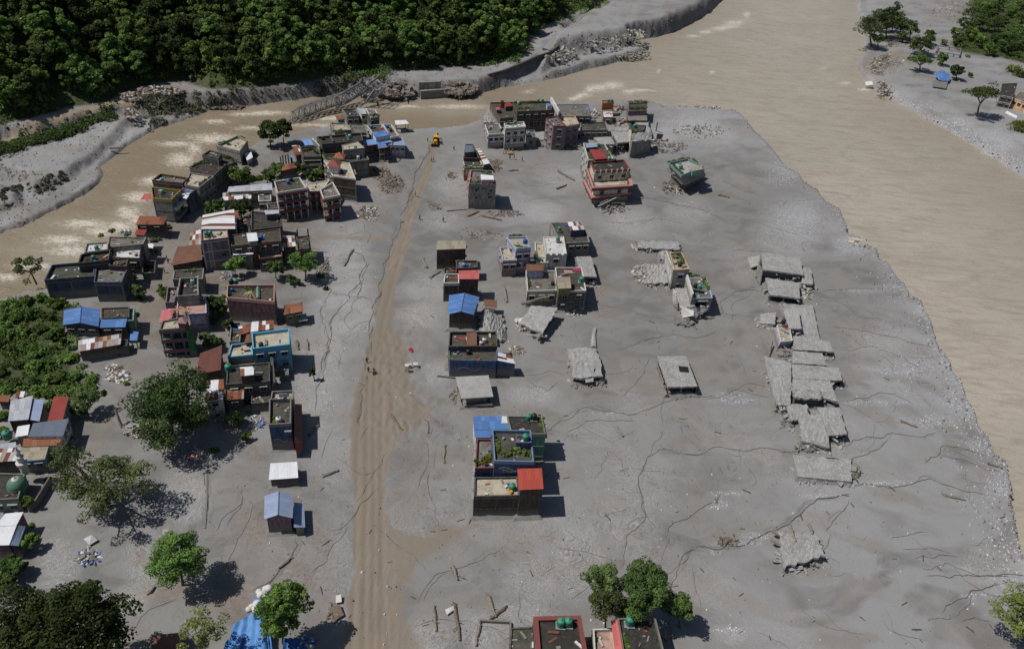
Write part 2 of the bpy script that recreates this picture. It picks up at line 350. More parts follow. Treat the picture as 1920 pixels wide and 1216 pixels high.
# darker damp drainage lines cut in the mud: (pixels, width)
CR = [
 ([(812, 270), (800, 290), (775, 330), (770, 372), (752, 405)], .9), ([(700, 610), (690, 660), (686, 700), (678, 750), (672, 790)], .55), ([(752, 405), (735, 455), (716, 520), (700, 580), (690, 630)], .6),
 ([(655, 470), (680, 480), (684, 500), (672, 530), (660, 550), (640, 570), (625, 600), (615, 640), (610, 690), (598, 730), (588, 770)], .5),
 ([(600, 520), (620, 545), (610, 570), (600, 605), (612, 640), (604, 700)], .35), ([(625, 552), (660, 555), (702, 560)], .35), ([(690, 495), (680, 530), (670, 560)], .35),
 ([(1030, 1060), (1100, 1020), (1150, 1005)], .0),
 ([(790, 1120), (820, 1080), (850, 1060), (900, 1046), (960, 1020)], .28), ([(823, 780), (800, 830), (795, 870), (782, 920)], .25), ([(800, 880), (805, 930), (822, 990)], .22),
 ([(960, 960), (1100, 962)], .0), ([(1025, 810), (1060, 780), (1100, 765), (1140, 768), (1180, 778), (1220, 770), (1260, 752), (1300, 742), (1345, 738)], .4),
 ([(1064, 812), (1100, 790), (1140, 786), (1200, 790)], .35), ([(1208, 980), (1202, 900), (1210, 860), (1235, 845), (1280, 852), (1330, 848), (1370, 840), (1440, 845), (1560, 850)], .45),
 ([(1210, 860), (1240, 820), (1244, 805)], .3), ([(1150, 655), (1200, 640), (1260, 625), (1300, 632), (1350, 620)], .45), ([(1168, 1062), (1170, 1010), (1200, 985), (1210, 960), (1202, 900)], .35),
 ([(1250, 1010), (1256, 990), (1290, 975), (1310, 955), (1340, 940), (1348, 920)], .5), ([(1300, 1030), (1330, 1028), (1400, 1020), (1470, 985), (1510, 950), (1530, 935), (1600, 925)], .6),
 ([(1260, 1216), (1250, 1150), (1262, 1080), (1290, 1040), (1310, 1030)], .4), ([(1310, 1140), (1300, 1060)], .25), ([(1360, 735), (1400, 722), (1430, 718), (1460, 742)], .35),
 ([(1320, 745), (1380, 730), (1440, 745), (1490, 748)], .3), ([(1540, 545), (1600, 540), (1640, 545)], .4), ([(1580, 750), (1620, 742), (1680, 740), (1720, 760)], .4),
 ([(1575, 835), (1630, 818), (1680, 812), (1720, 820), (1760, 812)], .4), ([(1590, 860), (1640, 848), (1668, 818)], .35), ([(1730, 866), (1755, 848), (1775, 836), (1840, 850)], .4),
 ([(1750, 845), (1790, 860), (1850, 875), (1880, 885)], .35), ([(1560, 905), (1620, 905), (1680, 915), (1740, 895), (1800, 920), (1850, 930)], .5), ([(1550, 1000), (1558, 970), (1580, 950), (1592, 935)], .35),
 ([(1560, 1000), (1552, 1040), (1556, 1080)], .25), ([(1670, 1010), (1720, 995), (1740, 998)], .3), ([(1690, 1028), (1740, 1022), (1780, 1035)], .28), ([(1700, 1042), (1760, 1038), (1800, 1046)], .28), ([(1720, 1062), (1780, 1062), (1840, 1080), (1900, 1082)], .3),
 ([(1740, 1085), (1800, 1078), (1860, 1080), (1920, 1075)], .4), ([(1760, 1140), (1790, 1120), (1830, 1105), (1870, 1090)], .5), ([(1790, 1150), (1810, 1125), (1830, 1112)], .3),
 ([(1740, 1168), (1775, 1160), (1778, 1130)], .35), ([(1800, 1160), (1830, 1150), (1870, 1165)], .25), ([(1350, 592), (1358, 560), (1380, 545), (1430, 545)], .45), ([(1370, 590), (1380, 566), (1410, 548)], .3),
 ([(1340, 575), (1360, 590)], .3), ([(1110, 545), (1090, 500), (1110, 480)], .0), ([(1200, 370), (1260, 380), (1320, 395), (1370, 420)], .5), ([(1130, 415), (1180, 420), (1230, 410), (1290, 425)], .3),
 ([(1120, 570), (1180, 580), (1220, 595), (1250, 602)], .3), ([(960, 330), (980, 345), (1010, 350), (1050, 345)], .35), ([(985, 640), (1000, 600), (1010, 560)], .0),
 ([(985, 705), (1030, 696), (1058, 704)], .3), ([(990, 710), (1020, 730), (1050, 715)], .25), ([(388, 870), (388, 920), (384, 985)], .5), ([(420, 990), (440, 950), (450, 915)], .4), ([(400, 1000), (425, 960), (452, 930)], .3),
 ([(430, 1060), (445, 1010), (460, 985), (470, 930)], .25), ([(250, 1180), (280, 1150), (330, 1120)], .4), ([(590, 1070), (620, 1020), (645, 980)], .35), ([(1700, 300), (1740, 330)], 0),
 ([(500, 1100), (540, 1060), (560, 1020), (552, 1000)], .5), ([(480, 1110), (520, 1080), (545, 1050)], .5), ([(1180, 900), (1160, 870), (1140, 840)], .2), ([(1140, 840), (1130, 880), (1110, 900)], .2),
 ([(840, 1070), (790, 1130)], .25), ([(1560, 615), (1620, 620), (1700, 640), (1760, 655)], .3), ([(1570, 655), (1640, 650), (1700, 670), (1740, 700)], .3), ([(800, 655), (780, 650), (768, 655)], .2)]
CR = [(W2(p), w_) for p, w_ in CR if w_ > 0]
LIGHT = [(640, 520, 60, 80), (660, 600, 50, 60), (800, 540, 40, 30), (790, 590, 40, 30), (1000, 1090, 60, 50), (1080, 1060, 50, 60), (980, 1150, 60, 30), (345, 910, 42, 50), (350, 950, 40, 30), (270, 1060, 40, 60), (110, 1060, 40, 60), (250, 1120, 30, 30),
         (600, 700, 40, 90), (590, 770, 25, 50), (1000, 740, 45, 22), (820, 700, 25, 25), (880, 880, 0, 0), (620, 650, 30, 40), (1020, 400, 40, 22), (1180, 420, 50, 30), (850, 350, 40, 30), (1900, 1080, 60, 60), (1840, 1060, 40, 40), (830, 410, 40, 22),
         (1470, 440, 60, 60), (1660, 640, 60, 25), (1060, 330, 60, 30), (800, 1200, 60, 40), (900, 1180, 60, 40), (1370, 1190, 30, 15), (1000, 620, 22, 12), (1300, 250, 90, 30), (1290, 400, 40, 30)]
GRAV = [(1300, 230, 70, 22), (1340, 215, 50, 8), (1120, 95, 70, 10), (1030, 150, 40, 10), (1350, 40, 60, 25), (1680, 540, 60, 10), (1715, 545, 30, 20), (1620, 545, 50, 5), (1700, 690, 70, 20), (1800, 750, 45, 30), (1650, 755, 70, 6), (1740, 790, 60, 14), (1850, 830, 40, 25), (1880, 910, 40, 22),
        (1660, 905, 60, 7), (1540, 930, 40, 6), (1480, 905, 0, 0), (1370, 925, 40, 6), (1350, 945, 22, 8), (1380, 1018, 60, 5), (1340, 1035, 20, 6), (1370, 1180, 50, 10), (1830, 1115, 30, 8), (1380, 750, 50, 8), (1370, 740, 30, 8), (1140, 775, 30, 5), (1500, 410, 60, 40),
        (1470, 330, 40, 22), (1600, 460, 40, 22), (1760, 600, 20, 50), (1730, 580, 22, 18), (1340, 950, 20, 5), (1420, 1005, 40, 8), (1260, 630, 18, 4), (1880, 270, 60, 40), (1780, 235, 60, 22)]
DIRT = [(1640, 125, 34, 30), (1680, 115, 40, 22), (1680, 80, 30, 12), (1790, 20, 45, 20), (1750, 30, 30, 12), (1650, 160, 20, 12), (1250, 35, 14, 18), (1340, 25, 40, 14), (1390, 5, 40, 20), (300, 172, 45, 9), (240, 180, 22, 10), (350, 168, 22, 8), (1180, 22, 40, 5), (400, 200, 60, 8),
        (730, 352, 30, 26), (700, 400, 36, 22), (900, 400, 60, 8), (1080, 560, 0, 0), (560, 1090, 60, 70), (440, 1130, 60, 40), (600, 1020, 18, 40), (1125, 540, 22, 40), (410, 520, 20, 20), (900, 640, 0, 0), (260, 1040, 14, 22), (300, 1110, 40, 20), (830, 1190, 25, 15), (970, 965, 60, 12),
        (1030, 1010, 14, 10), (480, 850, 22, 22), (540, 800, 0, 0), (1095, 520, 14, 40), (480, 990, 40, 60), (540, 950, 20, 30)]
GREEN = W2([(-200, 566), (0, 568), (60, 556), (100, 566), (150, 576), (140, 640), (150, 690), (175, 720), (150, 760), (100, 756), (60, 742), (30, 738), (0, 740), (-200, 760)])
BROWN2 = W2([(420, 446), (520, 440), (600, 441), (660, 440), (716, 444), (712, 456), (660, 450), (560, 449), (480, 456), (420, 462)])
VILL = W2([(236, 500), (262, 440), (330, 410), (380, 345), (440, 312), (500, 290), (590, 262), (690, 250), (735, 262), (730, 300), (700, 330), (670, 360), (630, 400), (560, 425), (590, 470), (585, 500), (540, 525), (520, 610), (520, 720), (500, 790), (470, 830), (400, 800), (360, 720), (300, 660), (262, 640), (240, 560)])
PATHN = W2([(-20, 244), (60, 228), (120, 213), (200, 192), (215, 190), (300, 184), (360, 181), (402, 180), (402, 184), (340, 188), (260, 192), (205, 200), (150, 210), (100, 224), (40, 240), (0, 250)], 3.5)
def height(P, full=False):
    """P (N,2) world -> z"""
    X, Y = P[:, 0], P[:, 1]
    sdw = poly_sd(P, WATER, 60); sdo = -sdw
    n1 = fbm(X, Y, 14, 4); n2 = fbm(X, Y, 3.2, 3); n3 = fbm(X, Y, 40, 3)
    land = n1*.35+n2*.14
    wbank = np.full(len(P), 2.2)
    nb = poly_sd(P, NB, 60); mnb = sst(nb/3+.5)
    land = land*(1-mnb)+mnb*(-1.1+n1*.8+n2*.3); wbank = wbank*(1-mnb)+mnb*5
    def put(poly, h, wd, am=.8):
        nonlocal land
        m_ = sst((poly_sd(P, poly, wd+10)+n2*min(wd*.3, 1.2)+n1*min(wd*.9, 5))/wd)
        land = land*(1-m_)+(h+n1*am+n2*.25)*m_
    put(DEPO, 1.0, 5); put(BAR2, .6, 3); put(LOWT, .9, 1.6, .3); put(SHELF, 3.5, 6, .8); put(PLAT, 7.0, 12, 1.2)
    put(FARB, 1.5, 11, .6)
    bank = sst(sdo/wbank+n2*.25)
    z = -4.5+(land+4.5)*bank
    sh = poly_sd(P, HILL, 400); hh = np.where(sh > -200, sh, -200)
    d = np.clip(hh, 0, 400)
    hill = np.where(d > 0, 3.6+np.minimum(d*.62+np.clip(d-40, 0, 100)*.12, 170)+fbm(X, Y, 60, 4)*np.clip(d*.5, 0, 30)+fbm(X, Y, 14, 3)*np.clip(d*.3, 0, 5), -99)
    hill = np.where(sdo < 7, -99, hill)
    z = np.maximum(z, hill)
    z = np.where(Y > 900, np.minimum(z, 60+fbm(X, Y, 200, 3)*60), z)
    if not full: return z
    return z, dict(sdw=sdw, n1=n1, n2=n2, nb=nb, sh=sh)
def at(px, py, z=0.0):
    g = G(px, py, z); return Vector((g.x, g.y, z))
# --- camera-graded lattice (finer near the viewpoint, coarse far away), laid out on the ground plane in metres
def axis(lo, hi, step, ext):
    a = list(np.arange(lo, hi+.1, step)); s = step
    l_, r_ = [], []
    x = lo
    while x > ext[0]: s *= 1.25; x -= s; l_.append(x)
    s = step; x = hi
    while x < ext[1]: s *= 1.25; x += s; r_.append(x)
    return np.array(l_[::-1]+a+r_)
ua = axis(-1110, 1110, 3.0, (-2600, 2600)); va = axis(-700, 705, 3.0, (-1010, 1100))
va = va[va > -1020]
UU, VV = np.meshgrid(ua, va); zc = CAMH/(st+VV/F*ct); GX = UU/F*zc; GY = (ct-VV/F*st)*zc
P = np.stack([GX.ravel(), GY.ravel()], 1)
Z, A = height(P, True)
X, Y = P[:, 0], P[:, 1]
road = sst((poly_sd(P, ROAD, 10)+A['n2']*2.2+A['n1']*1.5)/1.2+.5)
road = np.maximum(road, .85*sst((poly_sd(P, SPILL, 12)+A['n2']*5+A['n1']*5)/3+.3)); road = np.maximum(road, .6*sst(poly_sd(P, BROWN2, 8)/1.0+.5+A['n2']*2))
land_ok = (A['sdw'] < -1).astype(float)*(A['sh'] < 0)
crack = np.zeros(len(P))
for pts, w_ in CR:
    jx = P+np.stack([fbm(X, Y, 4.5, 3)*3.2, fbm(X+90, Y, 4.5, 3)*3.2], 1)
    d = line_d(jx, pts); crack = np.maximum(crack, np.exp(-(d/(w_*.8))**2)*np.clip(.45+fbm(X+50, Y, 7, 2)*1.6, .25, 1))
rut = np.zeros(len(P))
for pts in RUTS:
    d = line_d(P, pts); rut = np.maximum(rut, np.exp(-(d/.45)**2))
dl = line_d(P, RUTS[1], 40); rutw = np.sin(dl*3.3)*.3*np.exp(-(dl/9)**2)*road
Z = Z-crack*.10*land_ok-rut*.10*road+rutw*.03
# churned ground beside the road and soft ridges of the mud flow
churn = np.zeros(len(P))
for cx, cy, rx in ((740, 690, 9), (755, 740, 9), (745, 640, 6), (760, 790, 7), (1000, 560, 0), (560, 1150, 0)):
    if rx: g = G(cx, cy); churn = np.maximum(churn, np.exp(-(((X-g.x)**2+(Y-g.y)**2)/rx**2)))
Z += churn*(np.abs(fbm(X, Y, 2.2, 3))*1.6+fbm(X, Y, 1.0, 2)*.5)
def blobs(lst, z=0.0, soft=.35):
    out = np.zeros(len(P)); pu = 960+0*X; Q = np.stack([X-CPOS.x, Y-CPOS.y, np.full(len(P), z-CAMH)], 1)
    zc_ = Q@np.array(FW); px = 960+F*(Q@np.array(RT))/zc_; py = 608-F*(Q@np.array(UP))/zc_
    for cx, cy, rx, ry in lst:
        if rx: out = np.maximum(out, np.clip(1.3-np.sqrt(((px-cx)/rx)**2+((py-cy)/ry)**2), 0, 1))
    return out
light = np.clip(blobs(LIGHT)*1.3+np.clip(fbm(P[:, 0]+31, P[:, 1], 26, 4)*3.2-.15, 0, .75), 0, 1); grav = blobs(GRAV); dirt = blobs(DIRT)
edge = np.clip(1-(-A['sdw'])/9, 0, 1)*(A['sdw'] < 0)*(A['nb'] < 0); right = (X > 110) | (Y > 280)
grav = np.maximum(grav, edge*right*.9)
farb = sst(poly_sd(P, FARB, 20)/6+.5)
grav = np.maximum(grav, np.clip(1-(-A['sdw'])/16, 0, 1)*(A['sdw'] < 0)*(X > 150)*(Y > 230)*.9)
green = np.maximum(sst(poly_sd(P, GREEN, 20)/4+.3), sst(poly_sd(P, GREENR, 20)/6+.3)); green = np.maximum(green, sst((A['sh']+3)/3))
# dirt scarps: wherever the bank beyond the river is steep
hg = np.gradient(Z.reshape(GX.shape)); gx = np.hypot(np.gradient(GX)[1], 1e-3); gy = np.hypot(np.gradient(GY)[0], 1e-3)
slope = np.hypot(hg[1]/gx, hg[0]/gy).ravel()
scarp = np.clip(slope*1.1-.25, 0, 1)*(A['nb'] > -2)*(A['sh'] < 2)*(Z > -1.9)
Z += scarp*fbm(X, Y, 1.6, 3)*1.8+(A['nb'] > 3)*(A['sh'] < 0)*fbm(X, Y, 4.5, 4)*1.1
lane = np.exp(-(line_d(P, W2(LANE), 12)/3.2)**2)
pathn = sst(poly_sd(P, PATHN, 6)/1.0+.5); Z = Z
mA = np.stack([np.clip(np.maximum(road, lane*.45), 0, 1), np.clip(crack*land_ok+rut*road*.35, 0, 1), np.clip(grav, 0, 1), np.clip(light, 0, 1)], 1)
mB = np.stack([np.clip(np.maximum(dirt*.9, 0), 0, 1), np.clip(green, 0, 1), np.clip(scarp, 0, 1), np.clip(pathn, 0, 1)], 1)
nr, nc = GX.shape; idx = np.arange(nr*nc).reshape(nr, nc)
Fq = np.stack([idx[:-1, :-1], idx[:-1, 1:], idx[1:, 1:], idx[1:, :-1]], -1).reshape(-1, 4)[:, ::-1]
n = NT('flood_mud'); co = n.coord('World')
# flow-stretched coordinates
wrp = n.n('ShaderNodeVectorMath', operation='MULTIPLY_ADD'); nz = n.n('ShaderNodeTexNoise'); nz.inputs['Scale'].default_value = .05; nz.inputs['Detail'].default_value = 3
n.t.links.new(co, nz.inputs['Vector']); n.l(nz, 1, wrp, 0); wrp.inputs[1].default_value = (26, 26, 0); n.t.links.new(co, wrp.inputs[2]); wc = wrp.outputs[0]
fin = n.noise(co, 1.3, 5, .7); vfin = n.noise(co, 5.0, 2, .7)
col = n.mix(n.attr('mC', 'R'), L(114, 113, 111), L(126, 125, 123))
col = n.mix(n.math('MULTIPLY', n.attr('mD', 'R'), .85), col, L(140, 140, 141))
col = n.mix(n.attr('mD', 'G'), col, n.mix(n.ramp(fin, [(.4, 0), (.65, 1)]), L(92, 86, 78), L(124, 117, 107)))
col = n.mix(n.math('MULTIPLY', n.attr('mC', 'G'), .6), col, L(121, 115, 107))
col = n.mix(n.math('MULTIPLY', n.attr('mC', 'B'), .6), col, L(104, 102, 99))
def contour(sc, lvl, wd, dist=1.5):
    v = n.noise(wc, sc, 3, .55, dist); return n.math('SUBTRACT', 1.0, n.math('DIVIDE', n.math('ABSOLUTE', n.math('SUBTRACT', v, lvl)), wd), clamp=True)
c1 = contour(.10, .47, .008); c2 = contour(.24, .54, .010, 2.0)
fl = n.math('MULTIPLY', n.math('MAXIMUM', c1, n.math('MULTIPLY', c2, .7)), n.attr('mC', 'A'))
col = n.mix(n.math('MULTIPLY', fl, .75), col, L(90, 87, 84))
col = n.mix(n.math('MULTIPLY', n.attr('mD', 'B'), .3), col, L(142, 141, 140))
# dried lighter silt with wavy streaks
st1 = n.noise(wc, 1.3, 4, .7, 3.4)
lt = n.math('MULTIPLY', n.attr('mA', 'A'), n.ramp(st1, [(.42, 0), (.62, 1)]))
col = n.mix(n.math('MULTIPLY', lt, .8), col, L(168, 167, 166))
col = n.mix(n.math('MULTIPLY', n.ramp(fin, [(.5, 0), (.8, 1)]), .22), col, L(140, 139, 138))
# gravel and pebbles
vr = n.voro(co, 2.2, 'F1'); vc = n.n('ShaderNodeTexVoronoi'); vc.inputs['Scale'].default_value = 2.2; n.t.links.new(co, vc.inputs['Vector'])
sp = n.n('ShaderNodeSeparateColor'); n.l(vc, 'Color', sp, 0)
peb = n.math('MULTIPLY', n.math('LESS_THAN', vr, .30), n.math('GREATER_THAN', sp.outputs[0], .62))
pg = n.math('MULTIPLY', peb, n.ramp(n.math('MULTIPLY', n.attr('mA', 'B'), fin), [(.12, 0), (.4, 1)]))
col = n.mix(n.math('MULTIPLY', n.attr('mA', 'B'), n.ramp(fin, [(.42, 0), (.62, .7)])), col, L(156, 158, 163))
col = n.mix(n.math('MULTIPLY', pg, .8), col, L(210, 212, 216))
# brown earth of the cleared road
rc = n.mix(n.ramp(n.noise(n.coord('World', (1.4, .2, 1)), .8, 3, .6, .4), [(.38, 0), (.62, 1)]), L(121, 112, 100), L(133, 122, 107))
rc = n.mix(n.attr('mC', 'R'), rc, L(124, 114, 101))
rm = n.math('MULTIPLY', n.attr('mA', 'R'), n.ramp(n.math('ADD', n.attr('mA', 'R'), n.math('MULTIPLY', n.math('SUBTRACT', fin, .5), .6)), [(.1, 0), (.6, 1)]))
col = n.mix(rm, col, rc)
dn = n.mix(n.ramp(vfin, [(.4, 0), (.62, 1)]), L(92, 74, 60), L(150, 122, 98))
col = n.mix(n.math('MULTIPLY', n.attr('mB', 'R'), n.ramp(fin, [(.45, 0), (.6, .8)])), col, dn)
col = n.mix(n.math('MULTIPLY', n.attr('mB', 'B'), n.ramp(fin, [(.4, .3), (.6, 1)])), col, L(90, 84, 77))
col = n.mix(n.attr('mB', 'A'), col, L(146, 132, 112))
col = n.mix(n.attr('mB', 'G'), col, n.mix(n.ramp(fin, [(.4, 0), (.65, 1)]), L(46, 52, 28), L(78, 86, 46)))
col = n.mix(n.ramp(n.math('MULTIPLY', n.attr('mA', 'G'), n.math('ADD', .5, fin)), [(.25, 0), (.8, .5)]), col, L(92, 88, 84))
n.color(col); n._in('Roughness', .72); n._in('Specular IOR Level', .3)
h = n.math('ADD', n.math('MULTIPLY', fin, .5), n.math('MULTIPLY', vfin, .16))
n.bump(h, .75, .22)
vill = sst((poly_sd(P, VILL, 12)+A['n1']*6)/4+.5)*.85
pallid = np.maximum(blobs([(1780, 1080, 420, 260), (1750, 760, 160, 300), (1330, 240, 140, 60), (1000, 400, 90, 50), (640, 540, 60, 90), (1620, 420, 140, 90)]), .9*np.maximum(sst(A['nb']/4)*(1-pathn), farb))  # mask of paler grey ground: lower right, a few patches, banks beyond the river
w1x0 = X+fbm(X+7, Y, 12, 3)*16; w1y0 = Y+fbm(X+300, Y+9, 12, 3)*16
mD = np.stack([sst(pallid*1.4), np.clip(vill, 0, 1), sst((fbm(w1x0, w1y0*1.6, 4.5, 4)+.1)/.2), 0*vill+1], 1)
w1x = X+fbm(X, Y, 30, 3)*30; w1y = Y+fbm(X+300, Y, 30, 3)*30
mC = np.stack([sst((fbm(X, Y, 34, 4)+.16)/.32), sst((fbm(w1x, w1y*1.7, 9, 4)+.05)/.2), sst((fbm(w1x+99, w1y*2, 13, 4)-.04)/.14), sst((fbm(X+60, Y, 26, 3)+.06)/.2)], 1)
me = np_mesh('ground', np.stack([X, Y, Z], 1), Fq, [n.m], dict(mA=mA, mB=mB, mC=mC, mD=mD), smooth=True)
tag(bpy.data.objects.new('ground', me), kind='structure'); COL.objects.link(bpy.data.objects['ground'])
# --- crisp dark lines of wet mud: ribbons following the traced drainage lines and short flow lines between them
def ribbons(name, lines, mat, label, zo=.04):
    V = []; Fq = []
    for pts, wd in lines:
        pts = np.array(pts); k = len(pts)
        if k < 3: continue
        t = np.gradient(pts, axis=0); t /= np.linalg.norm(t, axis=1)[:, None]+1e-9; nn = np.stack([-t[:, 1], t[:, 0]], 1); e = np.minimum(np.arange(k), np.arange(k)[::-1])/4.0; w_ = (wd*np.clip(e, .1, 1)*(.45+np.abs(fbm(pts[:, 0]*3, pts[:, 1]*3, 4, 2))*3.0))[:, None]
        i0 = len(V); a = pts-nn*w_/2; b = pts+nn*w_/2
        for i in range(k): V += [tuple(a[i]), tuple(b[i])]
        Fq += [(i0+2*i, i0+2*i+2, i0+2*i+3, i0+2*i+1) for i in range(k-1)]
    V = np.array(V); from_, keep_ = None, None
    T_ = np.array(Fq); Zr = height(V); W0 = poly_sd(V, WATER, 30); okf = (W0[T_[:, 0]] < -.8)
    dd = np.full(len(V), 9.); V3 = np.column_stack([V, Zr+zo]); o0 = V3.mean(0)
    me = np_mesh(name, V3-o0, T_[okf], [mat]); o = bpy.data.objects.new(name, me); COL.objects.link(o); o.location = o0; return tag(o, label, 'mud lines', None, 'stuff')
def rough(pts, step, am, seed):
    r_ = np.random.RandomState(seed); out = []
    for a, b in zip(pts[:-1], pts[1:]):
        a = np.array(a); b = np.array(b); k = max(2, int(np.linalg.norm(b-a)/step))
        for i in range(k): out.append(a+(b-a)*i/k)
    out = np.array(out); off = np.stack([fbm(out[:, 0], out[:, 1], 5, 4), fbm(out[:, 0]+77, out[:, 1], 5, 4)], 1)*am; return out+off
LN = []; LL = []
for i, (pts, wd) in enumerate(CR):
    q_ = rough(pts, .45, 3.4, i); LN.append((q_, wd*.4))
    LL.append((q_+np.array([.0, wd*.35]), wd*.35))
r_ = np.random.RandomState(3)
for i in range(170):
    px, py = r_.uniform(760, 1900), 290+900*r_.rand()**1.2
    if r_.rand() < .12: px = r_.uniform(560, 700); py = r_.uniform(450, 1000)
    g = G(px, py, 0); p = np.array([g.x, g.y]); a0 = (r_.normal()*.5 if px > 1300 else r_.uniform(0, 3.14)); ln = r_.gamma(2.2, 4.0); st_ = []
    for k in range(int(ln/.5)+3):
        st_.append(p.copy()); a = a0+(vn(np.array([p[0]/11]), np.array([p[1]/11]))[0]-.5)*3.4+(vn(np.array([p[0]/2.2]), np.array([p[1]/2.2]))[0]-.5)*1.0; p = p+.5*np.array([math.cos(a), math.sin(a)])
    LN.append((np.array(st_), r_.uniform(.05, .13)*(1+max(0, 700-py)/900)))
ribbons('mud_flow_lines', LN, plain_mat('wet_mud', L(94, 91, 87), .7, .25), 'thin dark drainage and flow lines in the drying mud')
ribbons('mud_flow_lines', LL, plain_mat('dry_silt_edge', L(140, 139, 137), .8, .2), 'thin pale silt rims beside the drainage lines', .03)
# --- river
FOAM = [(760, 200, 60, 4), (1105, 168, 12, 9), (1130, 162, 12, 7), (1085, 182, 14, 8), (1120, 165, 26, 9), (1095, 178, 22, 7), (1075, 186, 16, 6), (1150, 160, 28, 10), (1180, 172, 22, 6), (990, 172, 16, 4), (1335, 136, 10, 4), (1235, 133, 6, 5), (1000, 168, 8, 3), (1200, 170, 40, 4),
        (240, 400, 30, 18), (225, 425, 40, 14), (190, 434, 40, 12), (255, 410, 20, 14), (232, 392, 14, 8), (260, 370, 40, 14), (290, 340, 40, 14), (340, 300, 40, 20), (365, 280, 20, 16), (405, 228, 40, 6), (460, 215, 50, 5), (500, 212, 60, 6), (620, 222, 50, 7), (590, 235, 80, 5),
        (130, 470, 50, 14), (60, 500, 60, 10), (120, 450, 60, 12), (160, 420, 60, 12), (400, 260, 70, 14), (330, 270, 60, 8), (1360, 55, 0, 0), (1620, 168, 20, 4), (1585, 156, 16, 4), (1545, 128, 12, 3), (1380, 42, 26, 5), (1350, 54, 24, 6), (1325, 60, 20, 5), (1300, 68, 20, 4), (1370, 50, 30, 6), (1400, 28, 10, 8),
        (860, 200, 80, 6), (940, 205, 30, 5), (480, 240, 60, 6), (10, 520, 40, 10)]
W_ = 3.2
un = axis(-1110, 1110, 4.5, (-2600, 2600)); vn_ = axis(-700, 705, 4.5, (-1010, 1100)); vn_ = vn_[vn_ > -1020]
UU, VV = np.meshgrid(un, vn_); zc = CAMH/(st+VV/F*ct); GX = UU/F*zc; GY = (ct-VV/F*st)*zc
P = np.stack([GX.ravel(), GY.ravel()], 1); X, Y = P[:, 0], P[:, 1]
foam = blobs(FOAM, WZ)
# tone: the wide right-hand river is coloured paler than the left arm
mr = line_d(P, W2([(1400, -200), (1500, 0), (1480, 120), (1420, 200), (1500, 260), (1700, 500), (1900, 800), (2200, 1200)], WZ), 400)
tone = np.clip(1.15-mr/110, 0, 1)
rg = sst((fbm(X, Y*1.5, 40, 4)+.1)/.25)
Zw = WZ+fbm(X, Y, 5, 3)*.22+foam*np.abs(fbm(X, Y, 2.2, 3))*1.3
mW = np.stack([np.clip(foam, 0, 1), tone, rg, np.ones(len(P))], 1)
nr, nc = GX.shape; idx = np.arange(nr*nc).reshape(nr, nc)
Fq = np.stack([idx[:-1, :-1], idx[:-1, 1:], idx[1:, 1:], idx[1:, :-1]], -1).reshape(-1, 4)[:, ::-1]
n = NT('silty_water'); co = n.coord('World')
sw = n.n('ShaderNodeMapping'); sw.inputs['Rotation'].default_value = (0, 0, R(40)); sw.inputs['Scale'].default_value = (.28, 1.3, 1); n.t.links.new(co, sw.inputs[0])
b = n.noise(sw.outputs[0], .3, 4, .6, 1.2); c = n.noise(n.coord('World', (.6, 1.2, 1)), .38, 4, .62, 1.6)
base = n.mix(n.ramp(n.attr('mW', 'G'), [(0, 0), (1, 1)]), L(130, 118, 99), L(170, 161, 147))
base = n.mix(n.math('MULTIPLY', n.attr('mW', 'B'), .6), base, L(156, 150, 134))
base = n.mix(n.ramp(b, [(.44, 0), (.66, .55)]), base, L(140, 127, 110))
base = n.mix(n.ramp(c, [(.6, 0), (.72, .3)]), base, L(184, 174, 156))
fr = n.noise(n.coord('World', (.5, 1.3, 1)), .8, 5, .72, 2.4)
fm = n.math('MULTIPLY', n.attr('mW', 'R'), n.ramp(n.math('ADD', fr, n.math('MULTIPLY', n.attr('mW', 'R'), .17)), [(.585, 0), (.66, 1)]))
base = n.mix(n.math('MULTIPLY', fm, .75), base, L(222, 216, 202))
n.color(base); n._in('Roughness', .33); n._in('Specular IOR Level', .45)
h = n.math('ADD', n.math('MULTIPLY', b, .9), n.math('MULTIPLY', c, 1.1))
n.bump(h, .55, .55)
me = np_mesh('river_water', np.stack([X, Y, Zw], 1), Fq, [n.m], dict(mW=mW), smooth=True)
tag(bpy.data.objects.new('river_water', me), kind='structure'); COL.objects.link(bpy.data.objects['river_water'])
# ================================================================ palette
WALLS = dict(
 brick=(L(92, 78, 71, .75), 1.4, .6), brickred=(L(116, 88, 76, .8), 1.4, .6), concrete=(L(142, 139, 132), 1.4, 0), dark=(L(92, 90, 88, .8), 1.4, 0),
 navy=(L(70, 82, 104, .9), 2.0, 0), blue=(L(82, 102, 140, .85), 2.6, 0), deepblue=(L(62, 88, 122, .85), 2.6, 0), cyan=(L(96, 160, 188, .95), 2.0, 0), pink=(L(196, 150, 158, .8), 1.6, 0), plum=(L(146, 118, 132, .8), 1.8, 0),
 maroon=(L(120, 92, 94, .8), 1.6, .5), white=(L(206, 204, 198), 1.6, 0), cream=(L(206, 196, 172), 1.6, 0), lilac=(L(186, 178, 200), 1.5, 0), green=(L(58, 126, 78, .8), 1.6, 0),
 teal=(L(128, 170, 160, .9), 1.4, 0), greygreen=(L(128, 138, 126, .9), 1.4, 0), mudgrey=(L(146, 144, 141, .95), 4.0, 0), peach=(L(214, 170, 128), .5, 0), orange=(L(206, 120, 56), .5, 0), olive=(L(122, 116, 76), 1, 0), black=(L(52, 52, 54), .5, 0), redwall=(L(160, 60, 52), 1, 0))
